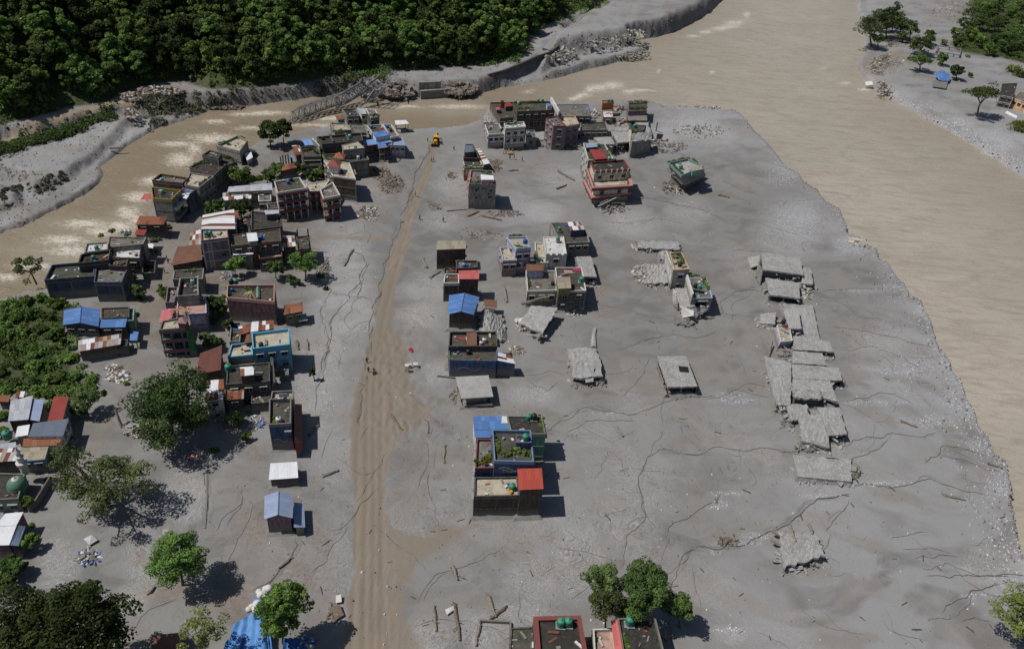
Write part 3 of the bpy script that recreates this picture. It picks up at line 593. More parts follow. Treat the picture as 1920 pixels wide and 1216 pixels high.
def slab_mat():
    n = NT('mud_caked_slab'); co = n.coord('World'); a = n.noise(co, .35, 4, .65, .5); b = n.noise(n.coord('World', (1, .5, 1)), 1.0, 3, .65, 3.2)
    c = n.mix(n.ramp(a, [(.38, 0), (.62, 1)]), L(132, 130, 127), L(150, 149, 147)); c = n.mix(n.ramp(b, [(.5, 0), (.62, .75)]), c, L(176, 175, 173)); c = n.mix(n.ramp(n.noise(co, 2.2, 3, .7), [(.6, 0), (.75, .6)]), c, L(88, 85, 81))
    n.color(c); n.bump(b, .8, .12); return n.m
def WM(k):
    c, mud, br = WALLS[k]; return wall_mat(k+'_wall', c, mud, br)
ROOFS = dict(mossy=(L(82, 80, 72), .55, L(112, 108, 98)), black=(L(64, 62, 58), .3, L(92, 90, 84)), grey=(L(118, 116, 110), .15, L(142, 139, 132)), beige=(L(172, 164, 146), .05, L(150, 142, 126)),
 white=(L(206, 206, 204), .0, L(180, 180, 178)), mud=(L(146, 146, 146), 0, L(160, 160, 160)), palemud=(L(160, 159, 157), 0, L(176, 175, 172)), pinkish=(L(186, 154, 144), .05, L(140, 108, 96)), sand=(L(184, 176, 156), .06, L(128, 124, 114)))
def RM(k): c, mo, bl = ROOFS[k]; return roof_mat(k+'_roof', c, mo, bl, .8 if 'mud' in k else .62 if k in ('white', 'sand', 'beige') else .45)
_g = L(168, 172, 178); _r = L(130, 84, 62); _r2 = L(104, 66, 52); _w = L(214, 216, 220)
SHEETS = dict(blue=([L(80, 118, 174), L(90, 128, 182), L(76, 112, 166)], dict(rust=.04, grime=.4)), paleblue=([L(104, 140, 190), L(112, 148, 198)], dict(rust=.05, grime=.3)), red=([L(170, 76, 62), L(160, 70, 57)], dict(rust=.05, grime=.25)),
 brickred=([L(140, 62, 56), L(134, 58, 52)], dict(rust=.1, grime=.25)), pinkred=([L(172, 88, 84), L(180, 98, 94)], dict(rust=.05, grime=.2)), maroon=([L(104, 66, 58), L(98, 62, 55)], dict(rust=.3, grime=.2)),
 rust=([_r, _r2, L(142, 96, 72), _r], dict(rust=.5, grime=.3)), grey=([_g, L(156, 162, 172), L(176, 180, 186)], dict(rust=.25, grime=.25)), mix=([_r, _g, L(150, 142, 132), _r2, _w], dict(rust=.5, grime=.2)), rustwhite=([_r, _w, _r2, _w, _r], dict(rust=.45, grime=.15)),
 white=([_w, L(208, 210, 214)], dict(rust=.08, grime=.1)), beige=([L(150, 146, 130), L(140, 134, 118), L(156, 148, 128)], dict(rust=.35, grime=.25)), steel=([L(132, 148, 176), L(140, 154, 180)], dict(rust=.15, grime=.3)), slate=([L(92, 104, 120), L(98, 108, 122)], dict(rust=.05, grime=.25)),
 brown=([L(116, 84, 68), L(108, 78, 64)], dict(rust=.3, grime=.3)), stripe=([_w, _r, L(196, 194, 190), _r2], dict(rust=.15, grime=.15, pan=(1.1, 90))), pinkpale=([L(190, 112, 116), L(182, 106, 110)], dict(rust=.1, grime=.2)), purplish=([L(104, 62, 72), L(98, 58, 68)], dict(rust=.1, grime=.2)))
def SM(k): c, kw = SHEETS[k]; return sheet_mat(k+'_sheet', c, **kw)
GLASS = plain_mat('dark_pane', L(34, 38, 46), .25, .2); FRAMEM = plain_mat('window_frame_paint', L(150, 150, 148), .6, .3); CONC = plain_mat('cast_concrete', L(124, 121, 115), .85, .35, .8)
BLK = plain_mat('dark_interior', L(38, 36, 34), .9, .2); WOOD = plain_mat('weathered_wood', L(140, 133, 122), .85, .45, 2.0); WOODR = plain_mat('reddish_wood', L(122, 108, 95), .85, .45, 2.0); MUDM = slab_mat()
STEEL = plain_mat('galvanised_steel', L(158, 160, 162), .5, .35, 1.0, .3); WHITEP = plain_mat('white_paint', L(212, 212, 208), .6, .15)
BINFO = {}; FLATS = []
def ccw(q): return q
def inset(q, d):
    """q: 4 xyz corners (back-left, back-right, front-right, front-left); moves every edge inward by d or (back,right,front,left)"""
    if not hasattr(d, '__len__'): d = (d, d, d, d)
    c = sum((Vector(p) for p in q), Vector())/4; L_ = []
    for i in range(4):
        a, b = Vector(q[i]), Vector(q[(i+1) % 4]); e = (b-a); e.z = 0; e.normalize(); nrm = Vector((e.y, -e.x, 0))
        if nrm.dot(c-a) < 0: nrm = -nrm
        L_.append((a+nrm*d[i], e))
    out = []
    for i in range(4):
        (a, e), (b, f) = L_[i-1], L_[i]; den = e.x*f.y-e.y*f.x
        if abs(den) < 1e-4: p = b.copy()
        else:
            t = ((b.x-a.x)*f.y-(b.y-a.y)*f.x)/den; p = a+e*t
        p.z = q[i][2]; out.append(p)
    return out
def zq(q, z): return [Vector((p[0], p[1], z[i] if hasattr(z, '__len__') else z)) for i, p in enumerate(q)]
def walls(mb, q, zb, zt, skip=(), shift=(0, 0)):
    """outer faces of a quad prism; q order BL,BR,FR,FL. shift moves the base (a leaning house)"""
    zt = zt if hasattr(zt, '__len__') else [zt]*4; u = 0
    for i in range(4):
        j = (i+1) % 4; a, b = q[j], q[i]
        w_ = math.hypot(a[0]-b[0], a[1]-b[1])
        if i not in skip:
            A_ = (a[0]+shift[0], a[1]+shift[1], zb); B_ = (b[0]+shift[0], b[1]+shift[1], zb)
            mb.quad(A_, B_, (b[0], b[1], zt[i]), (a[0], a[1], zt[j]), [(u, zb), (u+w_, zb), (u+w_, zt[i]), (u, zt[j])])
        u += w_
def ring(mb, q, zb, zt, t, proud=0.04):
    """a closed band round the quad: outer, inner and top faces"""
    o = inset(q, -proud); n_ = inset(q, t)
    for i in range(4):
        j = (i+1) % 4
        mb.box8([Vector((o[j].x, o[j].y, zb)), Vector((o[i].x, o[i].y, zb)), Vector((n_[i].x, n_[i].y, zb)), Vector((n_[j].x, n_[j].y, zb)),
                 Vector((o[j].x, o[j].y, zt)), Vector((o[i].x, o[i].y, zt)), Vector((n_[i].x, n_[i].y, zt)), Vector((n_[j].x, n_[j].y, zt))])
def side(q, s):
    """end points left->right seen from outside, of side b r f l"""
    return {'b': (q[1], q[0]), 'r': (q[2], q[1]), 'f': (q[3], q[2]), 'l': (q[0], q[3])}[s]
def wbox(mb, p0, p1, t0, t1, z0, z1, a, b):
    """box on a wall between distances t0..t1 along it, from a to b metres in front"""
    p0 = Vector((p0[0], p0[1], 0)); p1 = Vector((p1[0], p1[1], 0)); d = (p1-p0).normalized(); nr_ = Vector((d.y, -d.x, 0))
    c = [p0+d*t0+nr_*b, p0+d*t1+nr_*b, p0+d*t1+nr_*a, p0+d*t0+nr_*a]
    mb.box8([Vector((v.x, v.y, z0)) for v in c]+[Vector((v.x, v.y, z1)) for v in c])
def windows(parent, q, s, n_, zr, zb=0.0, w_=1.25, h_=1.2, mat=None, door=False, first=1.55, storey=3.0, maxk=5, skipk=()):
    p0, p1 = side(q, s); Lw = math.hypot(p1[0]-p0[0], p1[1]-p0[1]); k = 0
    if Lw < 2: return
    while zr-first-storey*k-h_/2 > zb+.5 and k < maxk:
        zc_ = zr-first-storey*k
        for i in range(n_):
            if (i, k) in skipk: continue
            tc = Lw*(i+.5)/n_; a, b = tc-w_/2, tc+w_/2; z0, z1 = zc_-h_/2, zc_+h_/2; m1 = MB()
            for (x0, x1, y0, y1) in ((a-.1, a, z0, z1), (b, b+.1, z0, z1), (a-.1, b+.1, z0-.1, z0), (a-.1, b+.1, z1, z1+.1), (tc-.03, tc+.03, z0, z1)):
                wbox(m1, p0, p1, x0, x1, y0, y1, -.02, .10)
            wbox(m1, p0, p1, a-.25, b+.25, z1+.12, z1+.22, -.02, .5)
            f_ = m1.build('window', mat or FRAMEM, parent); m2 = MB(); wbox(m2, p0, p1, a+.002, b-.002, z0+.002, z1-.002, .0, .03); m2.build('window_pane', GLASS, f_)
        k += 1
def sheet(mb, q, th=.07, rot=False, n_=1):
    """a sheet with thickness; q in 3d BL,BR,FR,FL"""
    q = [Vector(p) for p in q]; dn = Vector((0, 0, th))
    w_ = ((q[1]-q[0]).length+(q[2]-q[3]).length)/2; h_ = (q[3]-q[0]).length
    uv = [(0, h_), (w_, h_), (w_, 0), (0, 0)]
    if rot: uv = [(b, a) for a, b in uv]
    mb.quad(q[3], q[2], q[1], q[0], [uv[3], uv[2], uv[1], uv[0]])
    mb.quad(q[0]-dn, q[1]-dn, q[2]-dn, q[3]-dn, uv)
    for i in range(4):
        j = (i+1) % 4; mb.quad(q[j], q[i], q[i]-dn, q[j]-dn)
def zsolve(r, h):
    """h: number, list of 4, or ('b', corner, base_row)"""
    if isinstance(h, tuple): c = r[h[1]]; return hsolve(c[0], c[1], h[2])
    return h
def roofquad(r, h):
    hs = h if isinstance(h, list) else [h]*4
    return [Vector(G(p[0], p[1], z)) for p, z in zip(r, hs)]
def flat(T, r, h, wall='brick', roof='mossy', par=.8, zb=-2.8, cap=None, band=True, win=None, winh=(1.25, 1.2), lean=(0, 0), gallery=None, bandmat=None, storey=3.0, first=1.55, pt=.22, parname='parapet', skipk=()):
    """a flat-roofed block of a building; T = parent empty"""
    h = zsolve(r, h); q = roofquad(r, h); zr = h-par; wm = WM(wall); qi = inset(q, .05)
    if gallery:
        gs, rail, ncol, dep = gallery['s'], gallery['rail'], gallery['n'], gallery.get('d', 1.5)
        dd = [0, 0, 0, 0]
        for c in gs: dd['brfl'.index(c)] = dep
        qw = inset(q, dd); mb = MB(); walls(mb, inset(qw, .05), zb, zr); mb.build('wall', wm, T)
        z = zr; k = 0
        for c in gs:
            windows(T, qw, c, gallery.get('win', ncol-1), zr, max(zb, 0), 1.3, 1.5, first=1.5)
        while z > .8 and k < 5:
            m1 = MB(); qs = zq(q, z)
            m1.box8([Vector((p.x, p.y, z-.22-(.003*k))) for p in (q[3], q[2], q[1], q[0])]+[Vector((p.x, p.y, z-.002*(k > 0))) for p in (q[3], q[2], q[1], q[0])])
            m1.build('floor_slab', CONC, T)
            if k or gallery.get('fascia'):
                m2 = MB()
                for c in gs:
                    p0, p1 = side(q, c); Lw = math.hypot(p1[0]-p0[0], p1[1]-p0[1]); wbox(m2, p0, p1, -.08, Lw+.08, z-(.45 if k else .8), z+(.55 if k else .02), -.1, .09)
                m2.build('railing' if k else 'fascia', rail, T)
            z -= storey; k += 1
        for c in gs:
            p0, p1 = side(q, c); Lw = math.hypot(p1[0]-p0[0], p1[1]-p0[1])
            for i in range(ncol):
                mc = MB(); t_ = .15+(Lw-.3)*i/(ncol-1); wbox(mc, p0, p1, t_-.15, t_+.15, zb, zr-.01, -.42, -.12); mc.build('column', gallery.get('col', CONC), T)
        if par: mp = MB(); ring(mp, inset(q, .02), zr, h, pt); mp.build(parname, cap or wm, T)
    else:
        mb = MB(); walls(mb, q, zb, zr, shift=lean); mb.build('wall', wm, T)
        if par: mp = MB(); ring(mp, q, zr-.05, h, pt); mp.build(parname, cap or wm, T)
        if band and zr > 2.5:
            mf = MB(); z = zr; k = 0
            while z > 1.0 and k < 6:
                f = (zr-z)/max(zr-zb, .1); qq = [Vector((p.x+lean[0]*f, p.y+lean[1]*f, 0)) for p in q]
                ring(mf, inset(qq, .0), z-.32, z-.06, .05, .07); z -= storey; k += 1
            if not lean[0] and not lean[1]:
                for s in 'brfl':
                    p0, p1 = side(q, s); Lw = math.hypot(p1[0]-p0[0], p1[1]-p0[1]); nn = max(2, int(Lw/4.2)+1)
                    for i in range(nn):
                        t_ = .16+(Lw-.32)*i/(nn-1); wbox(mf, p0, p1, t_-.15, t_+.15, zb, zr-.33, -.02, .045)
            mf.build('concrete_frame', bandmat or CONC, T)
    FLATS.append((q, zr, T))
    rb = MB(); qr = inset(q, .02); rb.quad(*[Vector((p.x, p.y, zr+.012)) for p in (qr[3], qr[2], qr[1], qr[0])])
    rb.quad(*[Vector((p.x, p.y, zr-.1)) for p in (qr[0], qr[1], qr[2], qr[3])]); rb.build('roof', RM(roof) if isinstance(roof, str) else roof, T)
    for s, nw in (win or {}).items(): windows(T, q, s, nw, zr, max(zb, 0), winh[0], winh[1], storey=storey, first=first, skipk=skipk)
    return q, zr
def gable(T, r, h, mat='blue', wall='brick', ridge='v', rh=1.0, ov=.45, zb=-2.8, win=None, ovf=None, gab=True):
    """eave corners r at height h; ridge 'v' runs front-back, 'h' runs left-right"""
    h = zsolve(r, h); q = roofquad(r, h); ms = MB(); up = Vector((0, 0, rh))
    if ridge == 'v':
        a, b = (q[0]+q[1])/2+up, (q[3]+q[2])/2+up; sheet(ms, [a, q[1], q[2], b], .06, True); sheet(ms, [q[0], a, b, q[3]], .06, True)
    else:
        a, b = (q[0]+q[3])/2+up, (q[1]+q[2])/2+up; sheet(ms, [q[0], q[1], b, a], .06); sheet(ms, [a, b, q[2], q[3]], .06)
    ro = ms.build('roof', SM(mat), T); mr = MB(); mr.tube([a+Vector((0, 0, .03)), b+Vector((0, 0, .03))], .12, 5); mr.build('ridge_cap', SM(mat), ro)
    qi = inset(q, ov); mb = MB(); walls(mb, qi, zb, h-.03)
    for (i, j, tp) in (((0, 1, a), (2, 3, b)) if ridge == 'v' else ((3, 0, a), (1, 2, b))):
        m_ = (qi[i]+qi[j])/2; k = rh*.86; t = Vector((m_.x, m_.y, h-.03+k)); mb.tri(Vector((qi[j].x, qi[j].y, h-.03)), Vector((qi[i].x, qi[i].y, h-.03)), t)
    mb.build('wall', WM(wall), T)
    for s, nw in (win or {}).items(): windows(T, qi, s, nw, h-.3, max(zb, 0), 1.0, 1.1)
    return q, h
def shed(T, r, h, mat='rust', wall='brick', ov=.3, zb=-2.8, win=None, posts=False, rot=False, name='roof'):
    """single-pitch sheet roof; h number or list of four corner heights"""
    h = zsolve(r, h); q = roofquad(r, h); ms = MB(); sheet(ms, q, .07, rot); ms.build(name, SM(mat), T)
    qi = inset(q, ov)
    # heights of the inset corners on the roof plane
    n_ = (q[1]-q[0]).cross(q[3]-q[0]); zt = [q[0].z-((p.x-q[0].x)*n_.x+(p.y-q[0].y)*n_.y)/n_.z-.08 for p in qi]
    if posts:
        for p, z in zip(qi, zt):
            mp = MB(); mp.box((p.x, p.y, zb), .18, .18, z-zb); mp.build('post', CONC if posts is True else posts, T)
    elif wall:
        mb = MB(); walls(mb, qi, zb, zt); mb.build('wall', WM(wall), T)
        for s, nw in (win or {}).items(): windows(T, qi, s, nw, min(zt), max(zb, 0), 1.0, 1.0, first=1.3)
    return q, min(zt)
def house(key, px, label, cat='house', group=None, name='house'):
    g = G(px[0], px[1], 0); T = empty(name, (g.x, g.y, 0), label, cat, group); BINFO[key] = T; return T
def block(key, r, h, label, kind='flat', cat='house', name='house', **kw):
    """one-call building"""
    hh = zsolve(r, h); hm = (sum(hh)/4 if isinstance(hh, list) else hh); q = roofquad(r, hh); c = sum(q, Vector())/4
    T = empty(name, (c.x, c.y, 0), label, cat); fn = dict(flat=flat, gable=gable, shed=shed)[kind]
    q, z = fn(T, r, hh, **kw); BINFO[key] = (T, q, z); return T, q, z
# ---------------------------------------------------------------- water tanks
TANKM = {k: plain_mat('tank_'+k, c, .45, .12, 1.0) for k, c in dict(green=L(66, 136, 112), aqua=L(128, 188, 178), black=L(46, 46, 50), blue=L(40, 92, 176), white=L(206, 208, 208), paleblue=L(120, 150, 196)).items()}
def tank(px, py, z, col, label, s=1.0, stand=0.0, group='plastic water tanks on the roofs'):
    """px,py = middle of the tank's bottom"""
    g = G(px, py, z+stand); r = .55*s; H_ = 1.25*s; T = empty('water_tank', (g.x, g.y, z), label, 'water tank', group)
    if stand:
        ms = MB()
        for a in range(4): ms.box((g.x+r*.7*math.cos(a*1.57+.78), g.y+r*.7*math.sin(a*1.57+.78), z), .08, .08, stand-.05)
        ms.box((g.x, g.y, z+stand-.05), 1.3*s, 1.3*s, .05); ms.build('stand', STEEL, T)
    m1 = MB(); m1.lathe((g.x, g.y, z+stand), [(0, 0), (r*.96, 0), (r, .1*s), (r*.97, .3*s), (r, .34*s), (r*.97, .6*s), (r, .64*s), (r*.97, .88*s), (r, .95*s), (r*.8, H_*.9), (r*.4, H_*.98), (0, H_)], 14)
    m1.build('tank_body', TANKM[col], T, smooth=True)
    m2 = MB(); m2.lathe((g.x, g.y, z+stand+H_*.96), [(r*.34, 0), (r*.36, .1*s), (0, .13*s)], 10); m2.build('lid', TANKM['black' if col in ('white', 'aqua') else col], T, smooth=True)
    return T
# ---------------------------------------------------------------- foliage
def leaf_mat(name, dark, lightc, yellow=None):
    if name in _MC: return _MC[name]
    n = NT(name); t = n.attr('tint'); oi = n.n('ShaderNodeObjectInfo')
    col = n.ramp(t, [(0, dark), (.55, tuple((a+b)/2 for a, b in zip(dark, lightc))), (1, lightc)])
    if yellow: col = n.mix(n.ramp(t, [(.86, 0), (.95, .8)]), col, yellow)
    hs = n.n('ShaderNodeHueSaturation'); n.t.links.new(col, hs.inputs['Color'])
    hs.inputs['Saturation'].default_value = 1.0; n.t.links.new(n.math('ADD', .72, n.math('MULTIPLY', oi.outputs['Random'], .6)), hs.inputs['Value'])
    n.t.links.new(n.math('ADD', .485, n.math('MULTIPLY', oi.outputs['Random'], .03)), hs.inputs['Hue'])
    n.color(hs.outputs[0]); n._in('Roughness', .7); n._in('Specular IOR Level', .12)
    tr = n.n('ShaderNodeBsdfTranslucent'); n.t.links.new(hs.outputs[0], tr.inputs[0]); mx = n.n('ShaderNodeMixShader'); mx.inputs[0].default_value = .38
    n.l(n.b, 0, mx, 1); n.l(tr, 0, mx, 2); n.l(mx, 0, n.out, 0)
    _MC[name] = n.m; return n.m
LEAF = dict(forest=leaf_mat('forest_leaf', L(58, 79, 42), L(132, 156, 82)), dark=leaf_mat('dark_leaf', L(40, 55, 32), L(92, 108, 58)), mid=leaf_mat('mid_leaf', L(50, 68, 38), L(112, 134, 74)),
            bright=leaf_mat('bright_leaf', L(64, 88, 42), L(134, 160, 84)), olive=leaf_mat('olive_leaf', L(62, 76, 44), L(128, 144, 88)), yellow=leaf_mat('yellowish_leaf', L(65, 77, 32), L(145, 154, 72), L(190, 190, 81)),
            dusty=leaf_mat('dusty_leaf', L(60, 63, 49), L(117, 119, 98)), pale=leaf_mat('pale_leaf', L(81, 95, 51), L(161, 170, 98)))
BARK = plain_mat('bark', L(92, 80, 66), .9, .4, 3.0)
def leaf_cloud(rs, C_, Rd, nl, size, tint, flat_=.0, outb=.55):
    """leaf quads on clumps: C_ (k,3) centres, Rd (k,) radii, nl leaves per clump"""
    k = len(C_); c = np.repeat(C_, nl, 0); rr = np.repeat(Rd, nl); N_ = k*nl
    d = rs.normal(size=(N_, 3)); d[:, 2] = np.abs(d[:, 2])*1.0-.25*rs.rand(N_); d /= np.linalg.norm(d, axis=1)[:, None]
    p = c+d*(rr*(.65+.45*rs.rand(N_)))[:, None]*np.array([1, 1, .8])
    nn = d*outb+rs.normal(size=(N_, 3))*.42+np.array([0, 0, .35]); nn /= np.linalg.norm(nn, axis=1)[:, None]
    t = np.cross(nn, rs.normal(size=(N_, 3))); t /= np.linalg.norm(t, axis=1)[:, None]; b = np.cross(nn, t)
    s = (size*(.6+.8*rs.rand(N_)))[:, None]
    V = np.stack([p-t*s*.5-b*s*.3, p+t*s*.15-b*s*.55, p+t*s*.6+b*s*.2, p-t*s*.1+b*s*.5], 1).reshape(-1, 3)
    tt = np.repeat(np.clip(np.repeat(tint, nl)+rs.normal(size=N_)*.10+(d[:, 2]-.3)*.12, 0, 1), 4)
    return V, tt
def crown_mesh(seed, rx, ry, rz, k, nl, size, mat, shell=(.45, .95), cr=(.22, .36), bottom=-.35, lump=.35):
    rs = np.random.RandomState(seed); d = rs.normal(size=(k, 3)); d /= np.linalg.norm(d, axis=1)[:, None]; d[:, 2] = np.where(d[:, 2] < bottom, -d[:, 2]*.6, d[:, 2])
    ph = rs.rand(4)*6.28; az = np.arctan2(d[:, 1], d[:, 0]); lob = 1+lump*(.5*np.sin(2*az+ph[0])+.35*np.sin(3*az+ph[1])+.3*np.sin(5*az+ph[2]))
    fr = (shell[0]+(shell[1]-shell[0])*rs.rand(k)**.6)*lob; C_ = d*fr[:, None]*np.array([rx, ry, rz]); Rd = (cr[0]+(cr[1]-cr[0])*rs.rand(k))*min(rx, ry)
    tint = np.clip(.45+rs.normal(size=k)*.2, 0, 1); V, tt = leaf_cloud(rs, C_, Rd, nl, size, tint)
    Fq = np.arange(len(V)).reshape(-1, 4); me = np_mesh('crown', V, Fq, [mat], dict(tint=tt)); return me, C_
def trunk_mesh(base, top, r, C_, nb, seed=0, mat=BARK):
    """base, top relative vectors; limbs to nb clump centres"""
    rs = random.Random(seed); m_ = MB(); base = Vector(base); top = Vector(top); mid = base.lerp(top, .5)+Vector((rs.uniform(-.3, .3), rs.uniform(-.3, .3), 0))*r*3
    fork = base.lerp(top, .62); m_.tube([base, mid, fork], [r*1.25, r*.9, r*.7], 7)
    for c in C_[:nb]:
        c = Vector(c); e = fork.lerp(c, .5)+Vector((0, 0, .25)); m_.tube([fork, e, c], [r*.55, r*.32, r*.1], 5, False)
    return m_
def tree(b, c, rad, mat, label, name='tree', cat='tree', asp=(1, 1, .8), k=None, nl=46, leaf=.42, group=None, trunk=.22, seed=None, shell=(.4, .95), cr=(.2, .34), zb=0.0, bottom=-.8, lump=.35, nb=9, tz=None):
    """b = pixel of the trunk foot, c = pixel of the crown's centre, rad = crown radius in pixels"""
    B = Vector(G(b[0], b[1], zb)); seed = seed if seed is not None else int(b[0]*7+b[1]*13) % 9973
    h = tz if tz is not None else max(1.0, hsolve(c[0], c[1], b[1], zb)-zb) if c[1] < b[1] else 2.0
    # height whose ground-plane row matches the foot
    lo, hi = 0, 40
    for _ in range(30):
        mm = (lo+hi)/2
        if proj((B.x, B.y, zb+mm))[1] > c[1]: lo = mm
        else: hi = mm
    h = tz if tz is not None else (lo+hi)/2
    Cc = Vector(G(c[0], c[1], zb+h)); R_ = rad/F*depth(Cc)
    rz = min(R_*asp[2], h*1.02)
    if k is None: k = int(np.clip(18+R_*14, 14, 120))
    T = empty(name, B, label, cat, group)
    me, C_ = crown_mesh(seed, R_*asp[0], R_*asp[1], rz, k, nl, leaf, LEAF[mat], shell, cr, bottom, lump)
    off = Cc-B
    o = bpy.data.objects.new('crown', me); COL.objects.link(o); o.parent = T; o.location = off
    m_ = trunk_mesh(B+Vector((0, 0, -.5)), B+off, trunk*max(.5, (R_/5)**.6), [Vector(p)+B+off for p in C_], nb, seed); m_.build('trunk', BARK, T)
    return T
def bush(px, py, rpx, mat, label, z=0.0, name='bush', cat='shrub', leaf=.3, nl=34, k=None, asp=.8, group=None):
    B = Vector(G(px, py, z)); R_ = rpx/F*depth(B); k = k or int(np.clip(5+R_*7, 5, 40))
    me, C_ = crown_mesh(int(px*3+py*11) % 9973, R_, R_, R_*asp, k, nl, leaf, LEAF[mat], (.3, .85), (.3, .45), -.1)
    o = bpy.data.objects.new(name, me); COL.objects.link(o); o.location = B+Vector((0, 0, R_*asp*.35)); tag(o, label, cat, group); return o
def roofplants(pts, z, mat, label, rpx=3.0, leaf=.3, h=.8):
    """a hedge of rooftop greenery as one plant thing following pixel points at height z"""
    rs = np.random.RandomState(int(pts[0][0]*7+pts[0][1]*3) % 9999); C_ = []; Rd = []
    for (x0, y0), (x1, y1) in (zip(pts[:-1], pts[1:]) if len(pts) > 1 else [(pts[0], pts[0])]):
        n_ = max(2, int(math.hypot(x1-x0, y1-y0)/rpx*1.6)+1)
        for i in range(n_):
            t = i/(n_-1); g = G(x0+(x1-x0)*t, y0+(y1-y0)*t, z); rr = rpx/F*depth(g)*(.55+.6*rs.rand()); C_.append((g.x+rs.normal()*.25, g.y+rs.normal()*.25, z+rr*h*.5)); Rd.append(rr)
    C_ = np.array(C_); Rd = np.array(Rd); V, tt = leaf_cloud(rs, C_, Rd, 46, leaf, np.clip(.5+rs.normal(size=len(C_))*.2, 0, 1)); o0 = C_.mean(0); o0[2] = z
    me = np_mesh('rooftop_plants', V-o0, np.arange(len(V)).reshape(-1, 4), [LEAF[mat]], dict(tint=tt)); o = bpy.data.objects.new('rooftop_plants', me); COL.objects.link(o); o.location = o0
    return tag(o, label, 'plants', 'green plants growing on the roofs')
# ---------------------------------------------------------------- slabs and rubble
def slab(T, r, h, th=.5, mat=None, name='roof_slab', edge=.2, n_=11, bump_=.05, under=None, uin=(.6, .9, 1.0, .6), zb=-2.8, seed=1, cols=0):
    """broken concrete roof lying on the mud: thick sheet with ragged edges; under = wall palette key of what stands below"""
    h = zsolve(r, h); q = roofquad(r, h); rs = random.Random(seed*31+int(r[0][0])); mb = MB(); g = {}
    for i in range(n_+1):
        for j in range(n_+1):
            u, v = i/n_, j/n_; p = q[0].lerp(q[1], u).lerp(q[3].lerp(q[2], u), v)
            if i in (0, n_) or j in (0, n_): p = p+Vector((rs.uniform(-1, 1), rs.uniform(-1, 1), 0))*edge*.5
            p = p+Vector((0, 0, rs.uniform(-1, 1)*bump_)); g[i, j] = p
    D = Vector((0, 0, th))
    for i in range(n_):
        for j in range(n_):
            a, b, c, d = g[i, j+1], g[i+1, j+1], g[i+1, j], g[i, j]; mb.quad(a, b, c, d); mb.quad(d-D, c-D, b-D, a-D)
    for i in range(n_):
        mb.quad(g[i, n_]-D, g[i+1, n_]-D, g[i+1, n_], g[i, n_]); mb.quad(g[i+1, 0]-D, g[i, 0]-D, g[i, 0], g[i+1, 0])
        mb.quad(g[0, i]-D, g[0, i+1]-D, g[0, i+1], g[0, i]); mb.quad(g[n_, i+1]-D, g[n_, i]-D, g[n_, i], g[n_, i+1])
    o = mb.build(name, mat or MUDM, T)
    if under:
        qi = inset(q, uin); nn = (q[1]-q[0]).cross(q[3]-q[0]); zt = [q[0].z-((p.x-q[0].x)*nn.x+(p.y-q[0].y)*nn.y)/nn.z-th-.02 for p in qi]
        mw = MB(); walls(mw, qi, zb, [max(z, zb+.2) for z in zt]); mw.build('wall', WM(under), T)
    if cols:
        for s in 'fr':
            p0, p1 = side(inset(q, .35), s)
            for i in range(cols):
                p = Vector(p0).lerp(Vector(p1), i/(cols-1)); mc = MB(); mc.box((p.x, p.y, zb), .32, .32, p.z-th-zb-.02); mc.build('column', CONC, T)
    return q, (sum(h)/4 if isinstance(h, list) else h)
def ruin(key, r, h, label, cat='collapsed house', name='collapsed_house', **kw):
    hh = zsolve(r, h); q = roofquad(r, hh); c = sum(q, Vector())/4; T = empty(name, (c.x, c.y, 0), label, cat)
    q, z = slab(T, r, hh, **kw); BINFO[key] = (T, q, z); return T
def beam(T, a, b, za, zb_, w_=.35, mat=None, name='fallen_beam'):
    A_, B_ = Vector(G(a[0], a[1], za)), Vector(G(b[0], b[1], zb_)); mb = MB(); mb.tube([A_, B_], w_/2*1.2, 4); return mb.build(name, mat or CONC, T)
def panel(T, pts, zs, th=.2, mat=None, name='wall_panel'):
    """a flat piece given by pixel corners and their heights"""
    P_ = [Vector(G(p[0], p[1], z)) for p, z in zip(pts, zs)]; nn = (P_[1]-P_[0]).cross(P_[2]-P_[0]).normalized()*th; mb = MB(); k = len(P_)
    if k == 4: mb.quad(*P_); mb.quad(*[p-nn for p in reversed(P_)])
    else: mb.tri(*P_); mb.tri(*[p-nn for p in reversed(P_)])
    for i in range(k): j = (i+1) % k; mb.quad(P_[i]-nn, P_[j]-nn, P_[j], P_[i])
    return mb.build(name, mat or CONC, T)
def log(a, b, r, label, mat=None, root=True, group='driftwood and fallen timber on the mud', name='fallen_log', z0=.15, z1=.25):
    A_, B_ = Vector(G(a[0], a[1], z0)), Vector(G(b[0], b[1], z1)); rs = random.Random(int(a[0]*3+b[1])); L_ = (B_-A_).length; d = (B_-A_).normalized(); s = d.cross(Vector((0, 0, 1)))
    pts = [A_.lerp(B_, t)+s*rs.uniform(-.05, .05)*L_ for t in (0, .33, .66, 1)]; pts[0] = A_; pts[-1] = B_; mb = MB(); mb.tube(pts, [r*1.2, r, r*.8, r*.55], 7)
    if root:
        for k in range(4): mb.tube([A_, A_-d*r*rs.uniform(.5, 1.8)+Vector((rs.uniform(-1, 1), rs.uniform(-1, 1), rs.uniform(-.2, .8)))*r*1.7], [r*.7, r*.2], 5, False)
        for k in range(2):
            p = A_.lerp(B_, rs.uniform(.4, .85)); mb.tube([p, p+(d*.6+s*rs.choice((-1, 1))*.7+Vector((0, 0, .2)))*L_*.18], [r*.35, r*.12], 4, False)
    o = mb.build(name, mat or WOOD, None); c = (A_+B_)/2
    o.data.transform(Matrix.Translation(-c)); o.location = c; return tag(o, label, 'log', group)
